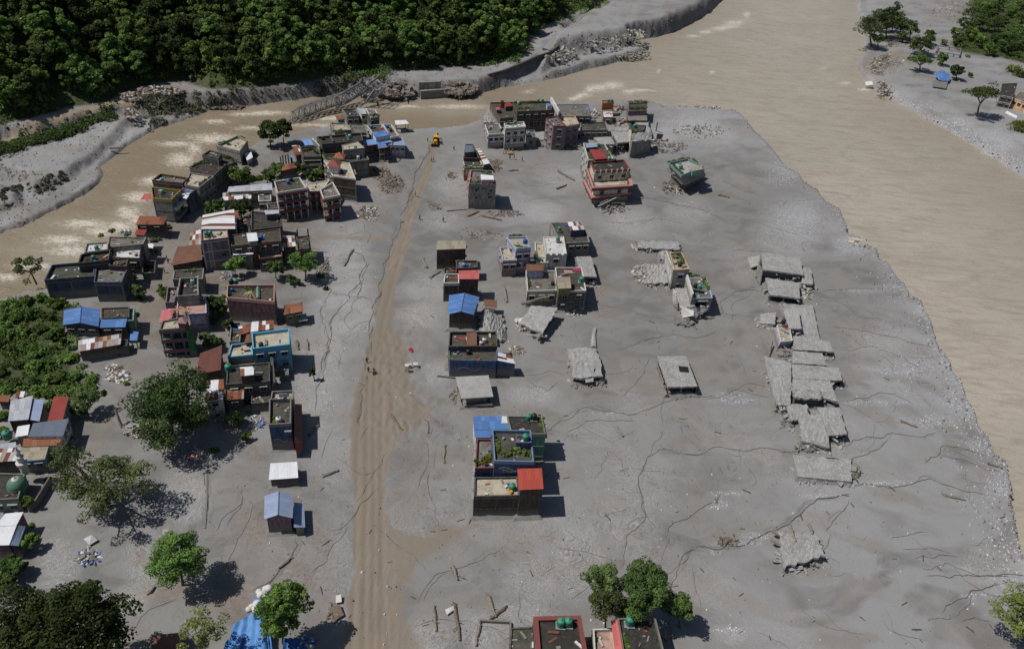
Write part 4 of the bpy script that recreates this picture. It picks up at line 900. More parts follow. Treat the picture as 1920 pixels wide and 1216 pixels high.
RUBM = [plain_mat('rubble_grey', L(136, 132, 126), .9, .4, 2.0), plain_mat('rubble_brown', L(122, 104, 90), .9, .4, 2.0), plain_mat('rubble_pale', L(186, 180, 168), .9, .3, 2.0), WOOD, WOODR, plain_mat('rag_white', L(206, 204, 200), .8, .2), plain_mat('rag_blue', L(70, 110, 180), .8, .2), plain_mat('rag_red', L(172, 60, 50), .8, .2)]
def rubble(px, py, rx, ry, n_, label, mats=(0, 1, 2), size=(.2, .9), plank=.3, h=.8, z=0.0, name='rubble_heap', cat='rubble heap', kind=None, group=None):
    """heap of broken pieces spread over an ellipse given in pixels"""
    rs = random.Random(int(px*5+py*7)); mb = MB(); c0 = Vector(G(px, py, z))
    for i in range(n_):
        rr = math.sqrt(rs.random()); a = rs.uniform(0, 6.283); g = G(px+rx*rr*math.cos(a), py+ry*rr*math.sin(a), z); s = rs.uniform(*size); zz = z-.1+(1-rr)*h*rs.random()
        rot = Matrix.Rotation(rs.uniform(0, 6.28), 3, 'Z')@Matrix.Rotation(rs.uniform(-.5, .5), 3, 'X')@Matrix.Rotation(rs.uniform(-.4, .4), 3, 'Y'); i0 = len(mb.f)
        if rs.random() < plank: mb.box((g.x, g.y, zz), s*3.0, .12+s*.14, .1, rot=rot)
        else: mb.box((g.x, g.y, zz), s, s*rs.uniform(.5, 1), s*rs.uniform(.2, .6), rot=rot)
        mi = rs.randrange(len(mats))
        for k in range(i0, len(mb.f)): mb.mi[k] = mi
    o = mb.build(name, [RUBM[k] for k in mats], None); o.data.transform(Matrix.Translation(-c0)); o.location = c0
    return tag(o, label, cat, group, kind)
# ================================================================ buildings
REDT = plain_mat('red_trim', L(122, 70, 66), .7, .15); PINKT = plain_mat('pink_trim', L(176, 132, 126), .7, .2); YELT = plain_mat('yellow_trim', L(146, 134, 70), .7, .3); WHT = plain_mat('off_white_trim', L(200, 198, 190), .7, .25)
PLUMT = plain_mat('plum_trim', L(122, 92, 104), .7, .25); CYT = plain_mat('cyan_trim', L(100, 168, 196), .7, .15); TEALT = plain_mat('teal_trim', L(112, 136, 133), .7, .2); BLUT = plain_mat('blue_trim', L(104, 130, 160), .7, .2); TANT = plain_mat('tan_trim', L(190, 160, 130), .7, .2)
B = block
# ---- left bank, riverside row
T, q, z = B('A1', [(97, 496), (178, 489), (176, 517), (83, 524)], ('b', 3, 561), 'long navy walled house at the river bend, left half with a dark parapet terrace', wall='navy', roof='mossy', par=.9, win={'r': 1})
flat(T, [(180, 496), (240, 500), (228, 529), (176, 529)], ('b', 3, 566), wall='navy', roof='grey', par=.7)
tank(152, 509, z, 'aqua', 'aqua water tank on the long navy walled house at the river bend')
T, q, z = B('A2', [(152, 476), (207, 468), (203, 487), (146, 493)], 8.0, 'dark roofed house directly behind the long navy walled house', wall='brick', roof='black', par=.8)
flat(T, [(207, 486), (241, 482), (237, 499), (204, 497)], 7.0, wall='brick', roof='mossy', par=.5, band=False)
tank(176, 486, z, 'green', 'green water tank on the dark roof behind the long navy walled house')
T, q, z = B('A3', [(162, 456), (202, 453), (202, 467), (158, 473)], 7.5, 'small house with a bright white flat roof and grey rim beside the river', wall='concrete', roof='white', par=.5)
tank(182, 468, z, 'green', 'green water tank standing on the small bright white flat roof')
T, q, z = B('A4', [(212, 464), (265, 459), (262, 484), (208, 482)], ('b', 2, 516), 'house with a whitewashed L shaped flat roof near the riverside lane', wall='brick', roof='white', par=.5, win={'f': 2, 'r': 2})
T, q, z = B('A5', [(204, 443), (274, 445), (268, 457), (202, 463)], 6.5, 'old grey concrete house with a round washed floor, behind the white roofs', wall='concrete', roof='grey', par=.4)
for i, x in enumerate((229, 237, 244)): tank(x, 437, 7.5, 'white', ('left', 'middle', 'right')[i]+' one of three white tanks lined up behind the white roofed houses', s=.9)
B('A5b', [(256, 430), (276, 430), (270, 441), (252, 440)], 5.5, 'small brown red sheet roof just in front of the rusty roofed brick house', kind='shed', mat='brickred', wall='concrete')
T, q, z = B('A6', [(262, 404), (313, 407), (307, 421), (254, 421)], ('b', 2, 448), 'brick house with a rusty patched sheet roof standing on the river edge', kind='shed', mat='rust', wall='brick', win={'f': 2})
# three storey corner house and the long row behind it
T, q, z = B('R6', [(283, 350), (339, 356), (321, 374), (286, 371)], ('b', 2, 418), 'grey corner house with a yellow rimmed dark terrace at the head of the lane', wall='concrete', roof='black', par=.7, cap=YELT, win={'r': 2})
h6 = z+.7
panel(T, [(339, 356), (343, 358), (324, 378), (320, 374)], [z, z-.9, z-.9, z], .08, SM('pinkred'), 'awning')
shed(T, [(271, 363), (285, 363), (284, 373), (263, 374)], h6-1.2, mat='pinkred', wall=None, name='lean_to_roof')
for k, zz in enumerate((z-3.0, z-6)):
    m_ = MB(); p0, p1 = side(q, 'r'); wbox(m_, p0, p1, .2, 7.5, zz, zz+.9, 0, 1.1); m_.build('balcony', WHT if k == 0 else CONC, T)
tank(304, 362, z, 'aqua', 'aqua water tank on the yellow rimmed dark terrace of the corner house')
T2, q, z = B('R5', [(301, 325), (353, 333), (342, 343), (285, 337)], h6-.2, 'brown brick house with a long walled terrace behind the yellow rimmed corner house', wall='brickred', roof='grey', par=.8)
tank(304, 340, z, 'aqua', 'aqua water tank on the long walled brown brick terrace near the river')
T, q, z = B('R4', [(356, 323), (401, 330), (373, 351), (346, 346)], h6-.6, 'row house with an open sandy terrace and shrubs along its lane side parapet', wall='concrete', roof='sand', par=.5, win={'r': 4})
flat(T, [(346, 347), (373, 351), (352, 366), (339, 358)], h6-1.6, wall='navy', roof='grey', par=.3, band=False)
panel(T, [(340, 364), (358, 361), (350, 373), (342, 371)], [z-.6]*4, .06, SM('white'), 'canopy')
roofplants([(398, 331), (376, 347)], z, 'olive', 'long hedge of shrubs along the lane side edge of the sandy row house terrace')
T, q, z = B('R3', [(355, 313), (378, 300), (424, 308), (401, 329)], h6-.4, 'dark terrace house with plants and pale washing in the riverside row', wall='dark', roof='black', par=.6, win={'r': 3})
roofplants([(362, 312), (382, 304), (396, 305)], z, 'mid', 'green shrubs in the back corner of the dark terrace in the riverside row')
T, q, z = B('R3b', [(412, 292), (437, 294), (443, 303), (421, 311)], h6-.8, 'overgrown brown terrace house between the dark terrace and the ruined white house', wall='dark', roof='mossy', par=.6, win={'r': 2})
roofplants([(415, 292), (430, 297), (440, 303)], z, 'mid', 'thick shrubs on the overgrown brown terrace of the riverside row', 3.6)
T, q, z = B('R2', [(379, 290), (393, 281), (415, 287), (409, 297)], h6+1.6, 'dark two level house with a hollow roof above the riverside row', wall='dark', roof='mossy', par=.6, win={'f': 1})
T, q, z = B('R1', [(406, 272), (445, 254), (464, 263), (449, 283)], ('b', 3, 310), 'long pale ruined house at the far river end of the row, plants on its roof', wall='concrete', roof='sand', par=.8, win={'r': 2}, lean=(.3, 0))
roofplants([(410, 270), (420, 268), (430, 272)], z, 'mid', 'green creeper on the left end of the pale ruined riverside house')
roofplants([(450, 258), (461, 264)], z, 'olive', 'green creeper on the right end of the pale ruined riverside house')
shed(T, [(458, 287), (471, 285), (474, 295), (463, 301)], 2.6, mat='white', wall='white', name='porch_roof')
tank(419, 269, z, 'aqua', 'aqua tank among creepers on the pale ruined riverside house')
# ---- group by the fallen bridge
T, q, z = B('S1', [(641, 204), (667, 203), (673, 217), (651, 218)], ('b', 3, 234), 'dark mossy roofed house nearest the foot of the fallen bridge', wall='greygreen', roof='black', par=.5, win={'f': 2})
T, q, z = B('S2', [(668, 202), (686, 203), (695, 213), (677, 214)], ('b', 3, 234), 'pale house with a grey sheet roof beside the dark roof at the fallen bridge', kind='shed', mat='grey', wall='white', win={'f': 2})
flat(T, [(686, 203), (704, 206), (711, 217), (695, 220)], 6.0, wall='dark', roof='grey', par=.5, cap=WHT, win={'f': 2})
roofplants([(696, 218), (704, 216), (710, 217)], 6.0, 'mid', 'plants hanging over the front of the terrace beside the grey sheet roof at the bridge')
B('S3', [(628, 217), (641, 216), (648, 223), (633, 225)], 5.0, 'small rusty roofed hut beside the dark house at the fallen bridge', kind='shed', mat='rust', wall='teal', win={'f': 1})
T, q, z = B('S4', [(619, 230), (648, 231), (660, 243), (628, 244)], 5.0, 'low walled terrace with a dark round mossy patch near the bridge', wall='concrete', roof='sand', par=.6)
T, q, z = B('S5', [(656, 232), (681, 233), (687, 249), (661, 249)], 5.2, 'low grey house with broken openings behind the bright blue roofs', wall='dark', roof='grey', par=.3, win={'f': 3})
T, q, z = B('S6', [(594, 256), (677, 249), (681, 263), (604, 270)], 8.2, 'long black terrace with low dividing walls behind the beige roof', wall='dark', roof='black', par=.8, win={'l': 0})
for a, b in (((618, 254), (626, 268)), ((648, 252), (655, 266))): g1, g2 = G(a[0], a[1], z), G(b[0], b[1], z); m_ = MB(); m_.tube([g1+Vector((0, 0, .4)), g2+Vector((0, 0, .4))], .4, 4); m_.build('dividing_wall', WM('dark'), T)
roofplants([(626, 248), (644, 246)], 7.6, 'olive', 'low green growth along the back edge of the long black terrace')
tank(656, 258, z, 'aqua', 'pale aqua tank on the right part of the long black terrace'); tank(606, 262, z, 'black', 'black tank at the left end of the long black terrace')
panel(None, [(566, 262), (584, 262), (588, 272), (572, 273)], [4.5, 4.8, 4.4, 4.2], .05, SM('paleblue'), 'tarpaulin'); tag(bpy.data.objects['tarpaulin'], 'pale blue tarpaulin hung between dark walls left of the tall white wall', 'tarpaulin')
T, q, z = B('S7', [(641, 272), (671, 265), (684, 277), (644, 281)], 9.0, 'beige flat roofed building in front of the long black terrace', wall='concrete', roof='sand', par=.2, win={'f': 0})
T, q, z = B('S8', [(672, 265), (730, 256), (736, 266), (681, 274)], ('b', 3, 302), 'brick market building under a wide blue sheet roof with red edging', kind='shed', mat='paleblue', wall='brick', win={'f': 5}, rot=False)
panel(T, [(707, 267), (722, 266), (726, 276), (709, 278)], [z+.05]*4, .06, SM('blue'), 'roof_extension')
for x0, y0, x1, y1 in ((681, 274, 709, 270), (709, 278, 726, 276), (726, 276, 736, 266)): beam(T, (x0, y0), (x1, y1), z+.1, z+.1, .3, PINKT, 'roof_edge')
for x, y in ((712, 303), (721, 303)): m_ = MB(); g = G(x, y, 0); m_.box((g.x, g.y, -1), .35, .35, z+.8); m_.build('column', CONC, T)
T, q, z = B('S9', [(688, 235), (716, 233), (724, 246), (698, 249)], ('b', 3, 267), 'white walled house with a mossy roof just behind the bright blue roof', wall='white', roof='mossy', par=.4, win={'l': 2})
tank(697, 241, z, 'blue', 'blue tank on the white walled house behind the bright blue roof')
B('S9b', [(697, 248), (723, 244), (732, 253), (704, 258)], 7.4, 'bright blue flat sheet roof between the mossy white house and the wide blue market roof', kind='shed', mat='blue', wall='white')
T, q, z = B('S9c', [(718, 233), (734, 233), (748, 254), (732, 257)], 7.0, 'blue and white lattice railed terrace at the river end of the blue roofs', wall='blue', roof='grey', par=.7, cap=WHT, win={'r': 2, 'f': 1})
tank(727, 240, z, 'blue', 'back blue tank on the lattice railed terrace'); tank(733, 247, z, 'black', 'black tank on the lattice railed terrace by the river')
B('S10', [(733, 260), (755, 258), (761, 273), (729, 272)], ('b', 3, 297), 'blue white house with a steel blue sheet roof at the right end of the market', kind='shed', mat='steel', wall='lilac', win={'f': 3})
T, q, z = B('S11', [(740, 226), (761, 225), (767, 232), (742, 234)], 3.4, 'small open stall under a cream canopy on the riverside mud', kind='shed', mat='white', posts=WOOD, cat='stall', name='stall')
# tall town row above the school
T, q, z = B('S12', [(604, 290), (683, 283), (692, 299), (616, 308)], ('b', 2, 330), 'tall house with a plant filled green shaded terrace and red striped east wall', wall='greygreen', roof='mossy', par=.6, win={'r': 2, 'f': 0}, bandmat=REDT)
roofplants([(606, 288), (610, 298), (618, 304)], z, 'mid', 'long row of plants on the west rim of the tall town terrace', 3.2); roofplants([(652, 290), (668, 294)], z, 'olive', 'plants in the middle of the tall town terrace', 2.6)
def pavilion(T_, px, py, zt, rpx, mat, rise=1.6, name='pavilion_roof', wallm=None, wh=2.4):
    g = G(px, py, zt); r_ = rpx/F*depth(g); mb = MB(); c = [Vector((g.x+a*r_, g.y+b*r_, zt)) for a, b in ((-1, -1), (1, -1), (1, 1), (-1, 1))]; ap = Vector((g.x, g.y, zt+rise))
    for i in range(4): mb.tri(c[i], c[(i+1) % 4], ap, [(0, 0), (2*r_, 0), (r_, r_)])
    mb.quad(c[3], c[2], c[1], c[0]); o = mb.build(name, mat, T_)
    if wallm: m2 = MB(); m2.box((g.x, g.y, zt-wh), r_*1.5, r_*1.5, wh-.01); m2.build('cabin_wall', wallm, T_)
    else:
        m2 = MB()
        for a, b in ((-1, -1), (1, -1), (1, 1), (-1, 1)): m2.box((g.x+a*r_*.8, g.y+b*r_*.8, zt-wh), .18, .18, wh-.01)
        m2.build('pavilion_posts', CONC, T_)
    return o
pavilion(T, 637, 293, z+2.4, 10, plain_mat('terracotta', L(154, 100, 76), .8, .2), 1.5)
for i in range(4): m_ = MB(); p0, p1 = side(q, 'r'); Lw = math.hypot(p1[0]-p0[0], p1[1]-p0[1]); wbox(m_, p0, p1, Lw*(.1+.24*i), Lw*(.2+.24*i), 1, z-.3, 0, .1); m_.build('painted_stripe', REDT if i % 2 == 0 else WHT, T)
tank(672, 298, z, 'white', 'white tank at the right edge of the tall town terrace')
T, q, z = B('S13', [(607, 300), (655, 305), (667, 335), (624, 329)], ('b', 2, 379), 'tall brown brick building with a hip roofed white cabin on its terrace', wall='brick', roof='sand', par=.4, win={'r': 2, 'l': 3}, cap=WHT)
pavilion(T, 627, 308, z+2.7, 12, plain_mat('terracotta_red', L(138, 82, 72), .8, .2), 1.5, 'cabin_roof', WM('white'), 2.7)
panel(T, [(650, 318), (665, 318), (669, 327), (655, 328)], [z-1]*4, .06, SM('beige'), 'awning')
tank(641, 326, z, 'black', 'black tank beside the hip roofed white cabin')
# pale tall wall seen end-on
T = empty('boundary_wall', at(600, 300), 'tall whitewashed wall running down to the terraces west of the town row', 'wall')
panel(T, [(586, 259), (600, 273), (602, 291), (590, 276)], [8.4, 8.4, 3.0, 3.0], .3, WM('white'))
# brick tower group
T, q, z = B('S15', [(547, 273), (561, 272), (569, 289), (554, 291)], ('b', 3, 309), 'narrow brick tower house with a peeling rusty roof at the river side', kind='shed', mat='rustwhite', wall='brickred', win={'r': 1})
T, q, z = B('S16', [(563, 276), (598, 273), (602, 293), (569, 294)], 6.0, 'wide dark terrace right of the narrow brick tower, shrubs at its edge', wall='dark', roof='mossy', par=.5, win={'f': 3})
roofplants([(572, 284), (584, 280), (596, 288)], z, 'dark', 'dark shrubs on the wide terrace right of the narrow brick tower')
T, q, z = B('S17', [(530, 308), (554, 306), (557, 314), (528, 320)], 4.2, 'low house with a tile brown roof and bare columns behind the school', kind='shed', mat='rust', wall='brick')
for x, y in ((531, 303), (536, 302), (541, 301), (527, 306)): m_ = MB(); g = G(x, y, 4.2); m_.box((g.x, g.y, 2), .35, .35, 4.6); m_.build('column', CONC, T)
B('S18', [(542, 291), (549, 291), (550, 296), (543, 296)], 5.2, 'tiny cabin with a bright blue roof against the narrow brick tower', kind='shed', mat='blue', wall='navy')
# small structures in the gaps of the left town
for r_, h_, kd, lb, kw in (([(273, 456), (288, 457), (287, 465), (272, 464)], 2.8, 'shed', 'small white sheet roof in the narrow yard right of the whitewashed L shaped roof', dict(mat='white', wall='dark')), ([(265, 489), (292, 488), (290, 511), (267, 512)], 2.4, 'flat', 'roofless dark wall enclosure beside the lane, right of the L shaped roof', dict(wall='dark', roof='black', par=1.6, band=False)),
    ([(449, 425), (468, 424), (470, 438), (450, 440)], 3.0, 'flat', 'dark low shed between the striped warehouse and the blackened roof', dict(wall='dark', roof='mossy', par=.3)), ([(441, 412), (470, 410), (471, 422), (443, 424)], 3.2, 'flat', 'low black roof tucked behind the narrow rusty sheet of the striped warehouse', dict(wall='dark', roof='black', par=.3)),
    ([(500, 381), (524, 379), (525, 390), (502, 391)], 3.6, 'flat', 'small littered terrace left of the foot of the school', dict(wall='concrete', roof='mossy', par=.5)), ([(484, 362), (508, 361), (508, 376), (485, 377)], 3.2, 'flat', 'white fronted room at the right end of the pale grey sheet roof', dict(wall='white', roof='grey', par=.2, win={'f': 2})),
    ([(570, 262), (588, 262), (592, 273), (572, 274)], 3.6, 'flat', 'dark walled yard behind the narrow brick tower', dict(wall='dark', roof='black', par=.8, band=False)), ([(571, 296), (600, 295), (604, 309), (574, 312)], 4.2, 'flat', 'dark lower house in front of the wide dark terrace', dict(wall='dark', roof='black', par=.4, win={'f': 3})),
    ([(700, 262), (733, 268), (735, 280), (712, 284)], 3.4, 'flat', 'shadowed concrete annex under the L shaped market roof', dict(wall='dark', roof='grey', par=.3, win={'f': 3})), ([(456, 540), (470, 541), (470, 548), (456, 548)], 1.2, 'flat', 'low mossy tank base behind the maroon brick house', dict(wall='dark', roof='mossy', par=.1)),
    ([(433, 604), (452, 604), (450, 640), (430, 640)], 1.6, 'flat', 'walled garden plot full of weeds left of the white and rust shed', dict(wall='concrete', roof='mossy', par=.6, band=False)), ([(556, 590), (574, 588), (577, 600), (560, 602)], 1.6, 'shed', 'loose grey sheet lean-to right of the tea house', dict(mat='grey', wall=None, posts=True)),
    ([(240, 578), (252, 577), (250, 600), (238, 601)], 4.4, 'flat', 'narrow blue green side wing at the right end of the second blue roof', dict(wall='teal', roof='grey', par=.4)), ([(205, 640), (240, 636), (238, 648), (206, 652)], 2.6, 'flat', 'dark porch at the lane end of the long brick shed', dict(wall='dark', roof='black', par=.3)),
    ([(0, 832), (30, 828), (30, 838), (-4, 842)], 3.0, 'shed', 'dull steel lean-to above the wide rust streaked roof', dict(mat='grey', wall='brick')), ([(524, 690), (541, 689), (541, 702), (524, 703)], 1.8, 'flat', 'low grey plinth at the foot of the cyan house', dict(wall='mudgrey', roof='grey', par=.1, band=False))):
    B('x'+lb[:9], r_, h_, lb, kind=kd, **kw)
# ---- school and neighbours
V = empty('school_building', at(580, 395), 'three storey school with white rooms and red balcony bands, open ground floor', 'school')
q, z = flat(V, [(514, 340), (562, 332), (575, 352), (520, 361)], 10.1, roof='mossy', wall='white', par=.7, cap=WHT, gallery=dict(s='f', rail=REDT, n=5, fascia=True, col=WHT, d=2.0), zb=-1)
q2, z2 = flat(V, [(573, 345), (618, 337), (604, 357), (580, 358)], 7.1, roof='sand', wall='white', par=.3, cap=WHT, gallery=dict(s='f', rail=REDT, n=3, fascia=True, col=WHT, d=2.0), zb=-1)
q3, z3 = flat(V, [(600, 355), (624, 341), (638, 365), (606, 371)], 8.2, roof='grey', wall='cream', par=.8, cap=WHT, gallery=dict(s='fl', rail=REDT, n=3, fascia=True, col=WHT, d=1.4), zb=-1)
tank(541, 345, z, 'blue', 'blue tank on the left roof of the red banded school'); tank(546, 340, z, 'black', 'black tank at the back of the left roof of the red banded school')
B('U1', [(429, 350), (510, 343), (511, 356), (426, 360)], 4.6, 'long low house with a pale grey sheet roof left of the school', kind='shed', mat='grey', wall='concrete', win={'f': 4})
B('U2', [(418, 361), (471, 359), (471, 372), (417, 376)], 3.6, 'low shed with a patched rusty roof in front of the pale grey sheet roof', kind='shed', mat='mix', wall='concrete')
T, q, z = B('W1', [(471, 395), (527, 402), (528, 424), (471, 431)], 6.0, 'broad house with a blackened concrete roof left of the school yard', wall='dark', roof='black', par=.6, win={'f': 2})
shed(T, [(495, 394), (523, 393), (523, 400), (498, 402)], z+2.2, mat='grey', wall='dark', zb=z, name='stairhead_roof')
T, q, z = B('W2', [(430, 441), (525, 428), (527, 451), (434, 461)], 7.5, 'long dark roofed house beside the tall plum house, terrace below its front', wall='brickred', roof='mossy', par=.3, win={'f': 4})
shed(T, [(462, 437), (481, 436), (484, 451), (465, 453)], z+1.6, mat='white', wall='concrete', zb=z, name='skylight_roof')
flat(T, [(484, 468), (527, 465), (529, 480), (486, 485)], 4.3, wall='brickred', roof='beige', par=.9, win={'f': 2}, band=False)
tank(490, 449, z, 'blue', 'blue tank on the long dark roof beside the tall plum house'); tank(486, 466, 4.6, 'white', 'white tank low between the lean-to and the walled terrace')
B('W3', [(435, 463), (474, 458), (475, 476), (437, 478)], 5.0, 'lean-to with a pale mint sheet roof at the foot of the long dark roof', kind='shed', mat='white', wall='concrete', win={'f': 1})
B('X1', [(529, 442), (552, 441), (555, 461), (530, 464)], ('b', 3, 493), 'square brick tower with a worn striped sheet roof right of the dark roofs', kind='shed', mat='mix', wall='brick', ov=.15)
T, q, z = B('X2', [(556, 443), (580, 441), (583, 465), (558, 468)], 5.5, 'unfinished dark terrace with four black corner posts beside the brick tower', wall='dark', roof='mossy', par=.3)
for p in inset(q, .3): m_ = MB(); m_.box((p.x, p.y, z), .3, .3, 2.6); m_.build('corner_post', plain_mat('black_post', L(60, 56, 52), .8), T)
B('Q', [(380, 403), (439, 392), (441, 429), (377, 429)], 7.8, 'warehouse with a broad roof of white and rust coloured stripes', kind='shed', mat='stripe', wall='dark', rot=True, win={'r': 1})
B('Qb', [(440, 395), (446, 394), (448, 410), (441, 411)], 5.0, 'narrow rusty sheet against the right side of the striped warehouse roof', kind='shed', mat='rust', wall='dark')
T, q, z = B('P', [(377, 430), (426, 429), (428, 445), (377, 451)], ('b', 3, 507), 'tall plum coloured four storey house with a cream roof terrace and ladder like lattice', wall='plum', roof='sand', par=.5, cap=PLUMT, win={'f': 2, 'r': 2}, bandmat=WHT, skipk=((0, 0), (1, 0), (0, 1), (0, 2)))
pl0, pl1 = side(q, 'f'); m_ = MB()
for x in (1.3, 2.3): wbox(m_, pl0, pl1, x, x+.16, .4, z-.4, 0, .14)
for k in range(16): wbox(m_, pl0, pl1, 1.46, 2.3, 1+k*.5, 1.12+k*.5, .0, .1)
m_.build('lattice_strip', WHT, T)
tank(387, 441, z, 'green', 'left green tank on the cream roof of the tall plum house', stand=.6); tank(395, 440, z, 'green', 'right green tank on the cream roof of the tall plum house', stand=.6)
B('Pb', [(357, 436), (376, 430), (377, 458), (354, 460)], 3.4, 'small corrugated lean-to against the left side of the tall plum house', kind='shed', mat='mix', wall='brick')
B('Y1', [(333, 462), (377, 458), (379, 487), (320, 498)], 4.0, 'brick store with a big brown rusty roof beside the lane', kind='shed', mat='brown', wall='brick', ov=.4)
T, q, z = B('Y0', [(326, 507), (382, 503), (380, 522), (324, 523)], 5.0, 'low mossy terrace between the brown rusty store and the walled black roof', wall='concrete', roof='mossy', par=.3)
roofplants([(350, 509), (366, 507)], z, 'olive', 'weeds on the low mossy terrace behind the walled black roof')
T, q, z = B('Y2', [(337, 521), (371, 519), (372, 552), (331, 555)], 8.4, 'house with a sunken black roof behind high grey parapets near the lane', wall='concrete', roof='black', par=1.2, win={'r': 2})
flat(T, [(314, 538), (334, 538), (326, 566), (310, 567)], 6.2, wall='plum', roof='grey', par=.8)
tank(362, 531, z, 'aqua', 'aqua tank in the corner of the sunken black roof')
T, q, z = B('Y3', [(333, 559), (386, 560), (387, 586), (331, 590)], ('b', 2, 621), 'lilac house with a peeling pink roof terrace', wall='lilac', roof='pinkish', par=.3, win={'r': 3})
for x, y, nm in ((362, 566, 'left'), (371, 565, 'right')): tank(x, y, z, 'black', nm+' black tank on the peeling pink roof terrace', stand=.5)
tank(350, 591, z-.5, 'green', 'green tank where the pink terrace meets the green house')
shed(T, [(303, 581), (327, 578), (322, 596), (298, 606)], 7.0, mat='pinkpale', wall=None, posts=True, name='lean_to_roof')
pg = G(335, 585, z+1.4); m_ = MB()
for k in range(9): a = k*.698; m_.tube([pg+Vector((0, 0, 1.0)), pg+Vector((math.cos(a)*3.2, math.sin(a)*2.6, 0))], .10, 4)
m_.build('pergola_rafters', plain_mat('salmon_wood', L(196, 136, 112), .8, .2), T)
T, q, z = B('Y4', [(304, 601), (354, 592), (359, 613), (298, 618)], ('b', 2, 666), 'green and maroon apartment house with open balconies stacked on its front', wall='green', roof='sand', par=.5, cap=CONC, gallery=dict(s='f', rail=PLUMT, n=4, d=1.3, fascia=True), skipk=())
m_ = MB(); p0, p1 = side(q, 'f'); Lw = math.hypot(p1[0]-p0[0], p1[1]-p0[1]); wbox(m_, p0, p1, Lw*.80, Lw+.05, -1, z-.3, -1.2, .16); m_.build('painted_wall_panel', WM('green'), T)
pavilion(T, 343, 601, z+2.2, 9, plain_mat('mauve_tile', L(150, 116, 120), .8, .2), .8, 'stair_cabin_roof', WM('maroon'), 2.2)
T, q, z = B('Z1', [(426, 534), (515, 533), (514, 565), (425, 557)], ('b', 3, 602), 'large maroon brick house with pink edged parapets and a pale timber pergola', wall='maroon', roof='mossy', par=.9, cap=PINKT, win={'l': 2, 'r': 0}, band=False)
g = G(470, 552, z+1.6); m_ = MB()
for k in range(9): a = k*.698; m_.tube([g+Vector((0, 0, .8)), g+Vector((math.cos(a)*1.9, math.sin(a)*1.6, -.2))], .07, 4)
m_.build('pergola_rafters', plain_mat('pale_timber', L(204, 184, 140), .8, .2), T)
mw = MB(); wa, wb = G(484, 541, z), G(484, 562, z); mw.tube([wa+Vector((0, 0, .45)), wb+Vector((0, 0, .45))], .4, 4); mw.build('dividing_wall', WM('teal'), T)
tank(434, 532, z, 'black', 'black tank at the back left corner of the maroon brick house', s=1.1); tank(443, 531, z, 'green', 'green tank at the back left corner of the maroon brick house', s=1.1); tank(436, 546, z, 'blue', 'small blue barrel on the left terrace of the maroon brick house', s=.8)
roofplants([(427, 540), (429, 552)], z, 'olive', 'plants along the left parapet of the maroon brick house'); roofplants([(488, 564), (510, 563)], z, 'mid', 'creeper on the front edge of the maroon brick house roof', 2.0)
roofplants([(460, 541), (472, 544)], z, 'bright', 'bright shrubs in the middle of the maroon brick house roof', 3)
B('Z2', [(532, 572), (567, 566), (569, 583), (532, 590)], 4.0, 'small rusty roofed tea house on posts standing alone in the grey mud', kind='shed', mat='rust', wall='olive', win={'f': 2})
B('Z3', [(472, 603), (514, 600), (514, 616), (470, 622)], 3.6, 'low shed with white and rust sheets between the maroon and the cyan house', kind='shed', mat='rustwhite', wall='dark')
B('Z3b', [(447, 612), (470, 606), (468, 622), (449, 628)], 3.4, 'broken little roof of rusty sheets left of the white and rust shed', kind='shed', mat='mix', wall='dark')
B('Z3c', [(462, 627), (474, 625), (474, 641), (458, 643)], 3.3, 'narrow ribbed brown sheet roof squeezed behind the cyan house', kind='shed', mat='brown', wall='dark')
T, q, z = B('Z4', [(472, 624), (542, 615), (543, 645), (474, 653)], ('b', 2, 696), 'bright cyan three storey house with a sandy roof terrace', wall='cyan', roof='sand', par=.8, cap=CYT, win={'f': 3}, bandmat=CYT)
flat(T, [(434, 645), (471, 641), (474, 664), (427, 669)], ('b', 3, 684), wall='cyan', roof='sand', par=.5, cap=CYT, win={'f': 4})
tank(490, 650, z, 'black', 'black tank in the near corner of the bright cyan house roof')
B('Z5', [(375, 662), (416, 647), (414, 693), (368, 702)], 5.0, 'large steep sheet roof in rust brown with pale patches above the big dark tree', kind='shed', mat='maroon', wall='brick', ov=.25)
T, q, z = B('AA', [(426, 686), (505, 679), (506, 714), (424, 720)], 6.2, 'black stained flat roof house in front of the cyan house', wall='dark', roof='black', par=.4, win={'f': 3})
shed(T, [(450, 688), (476, 686), (476, 702), (451, 705)], z+2.5, mat='rustwhite', wall='brick', zb=z, ov=.1, name='stairhead_roof')
tank(429, 694, z, 'green', 'green tank at the left edge of the black stained flat roof', s=1.4)
roofplants([(511, 686), (514, 706), (517, 728)], 2.6, 'olive', 'overgrown weeds along the narrow wall right of the black stained roof', 3.0)
T = empty('boundary_wall', at(515, 735), 'high mossy wall running beside the black stained roof house', 'wall')
panel(T, [(509, 686), (514, 685), (519, 734), (512, 736)], [2.6]*4, 2.7, WM('dark'), 'wall_panel')
B('AB', [(388, 713), (420, 710), (420, 747), (384, 752)], 5.4, 'left one of two patched rust and white roofs beside the big dark tree', kind='shed', mat='rustwhite', wall='white', win={'f': 1})
B('AC', [(423, 726), (458, 723), (457, 747), (422, 750)], 4.6, 'right one of two patched rust and white roofs, facing the small walled yard', kind='shed', mat='mix', wall='brick', win={'f': 1})
B('AD', [(471, 738), (505, 730), (505, 753), (471, 756)], 2.6, 'low mossy roofed annex beside the small walled yard', wall='dark', roof='mossy', par=.3)
T, q, z = B('AE', [(505, 747), (546, 747), (545, 793), (504, 795)], ('b', 3, 845), 'tall blue walled house with a narrow mossy roof and red shed on its right side', wall='deepblue', roof='mossy', par=.8, cap=CONC, win={}, band=False)
flat(T, [(510, 733), (550, 731), (550, 748), (507, 748)], z+.9, wall='concrete', roof='beige', par=.7, cap=CONC, band=False)
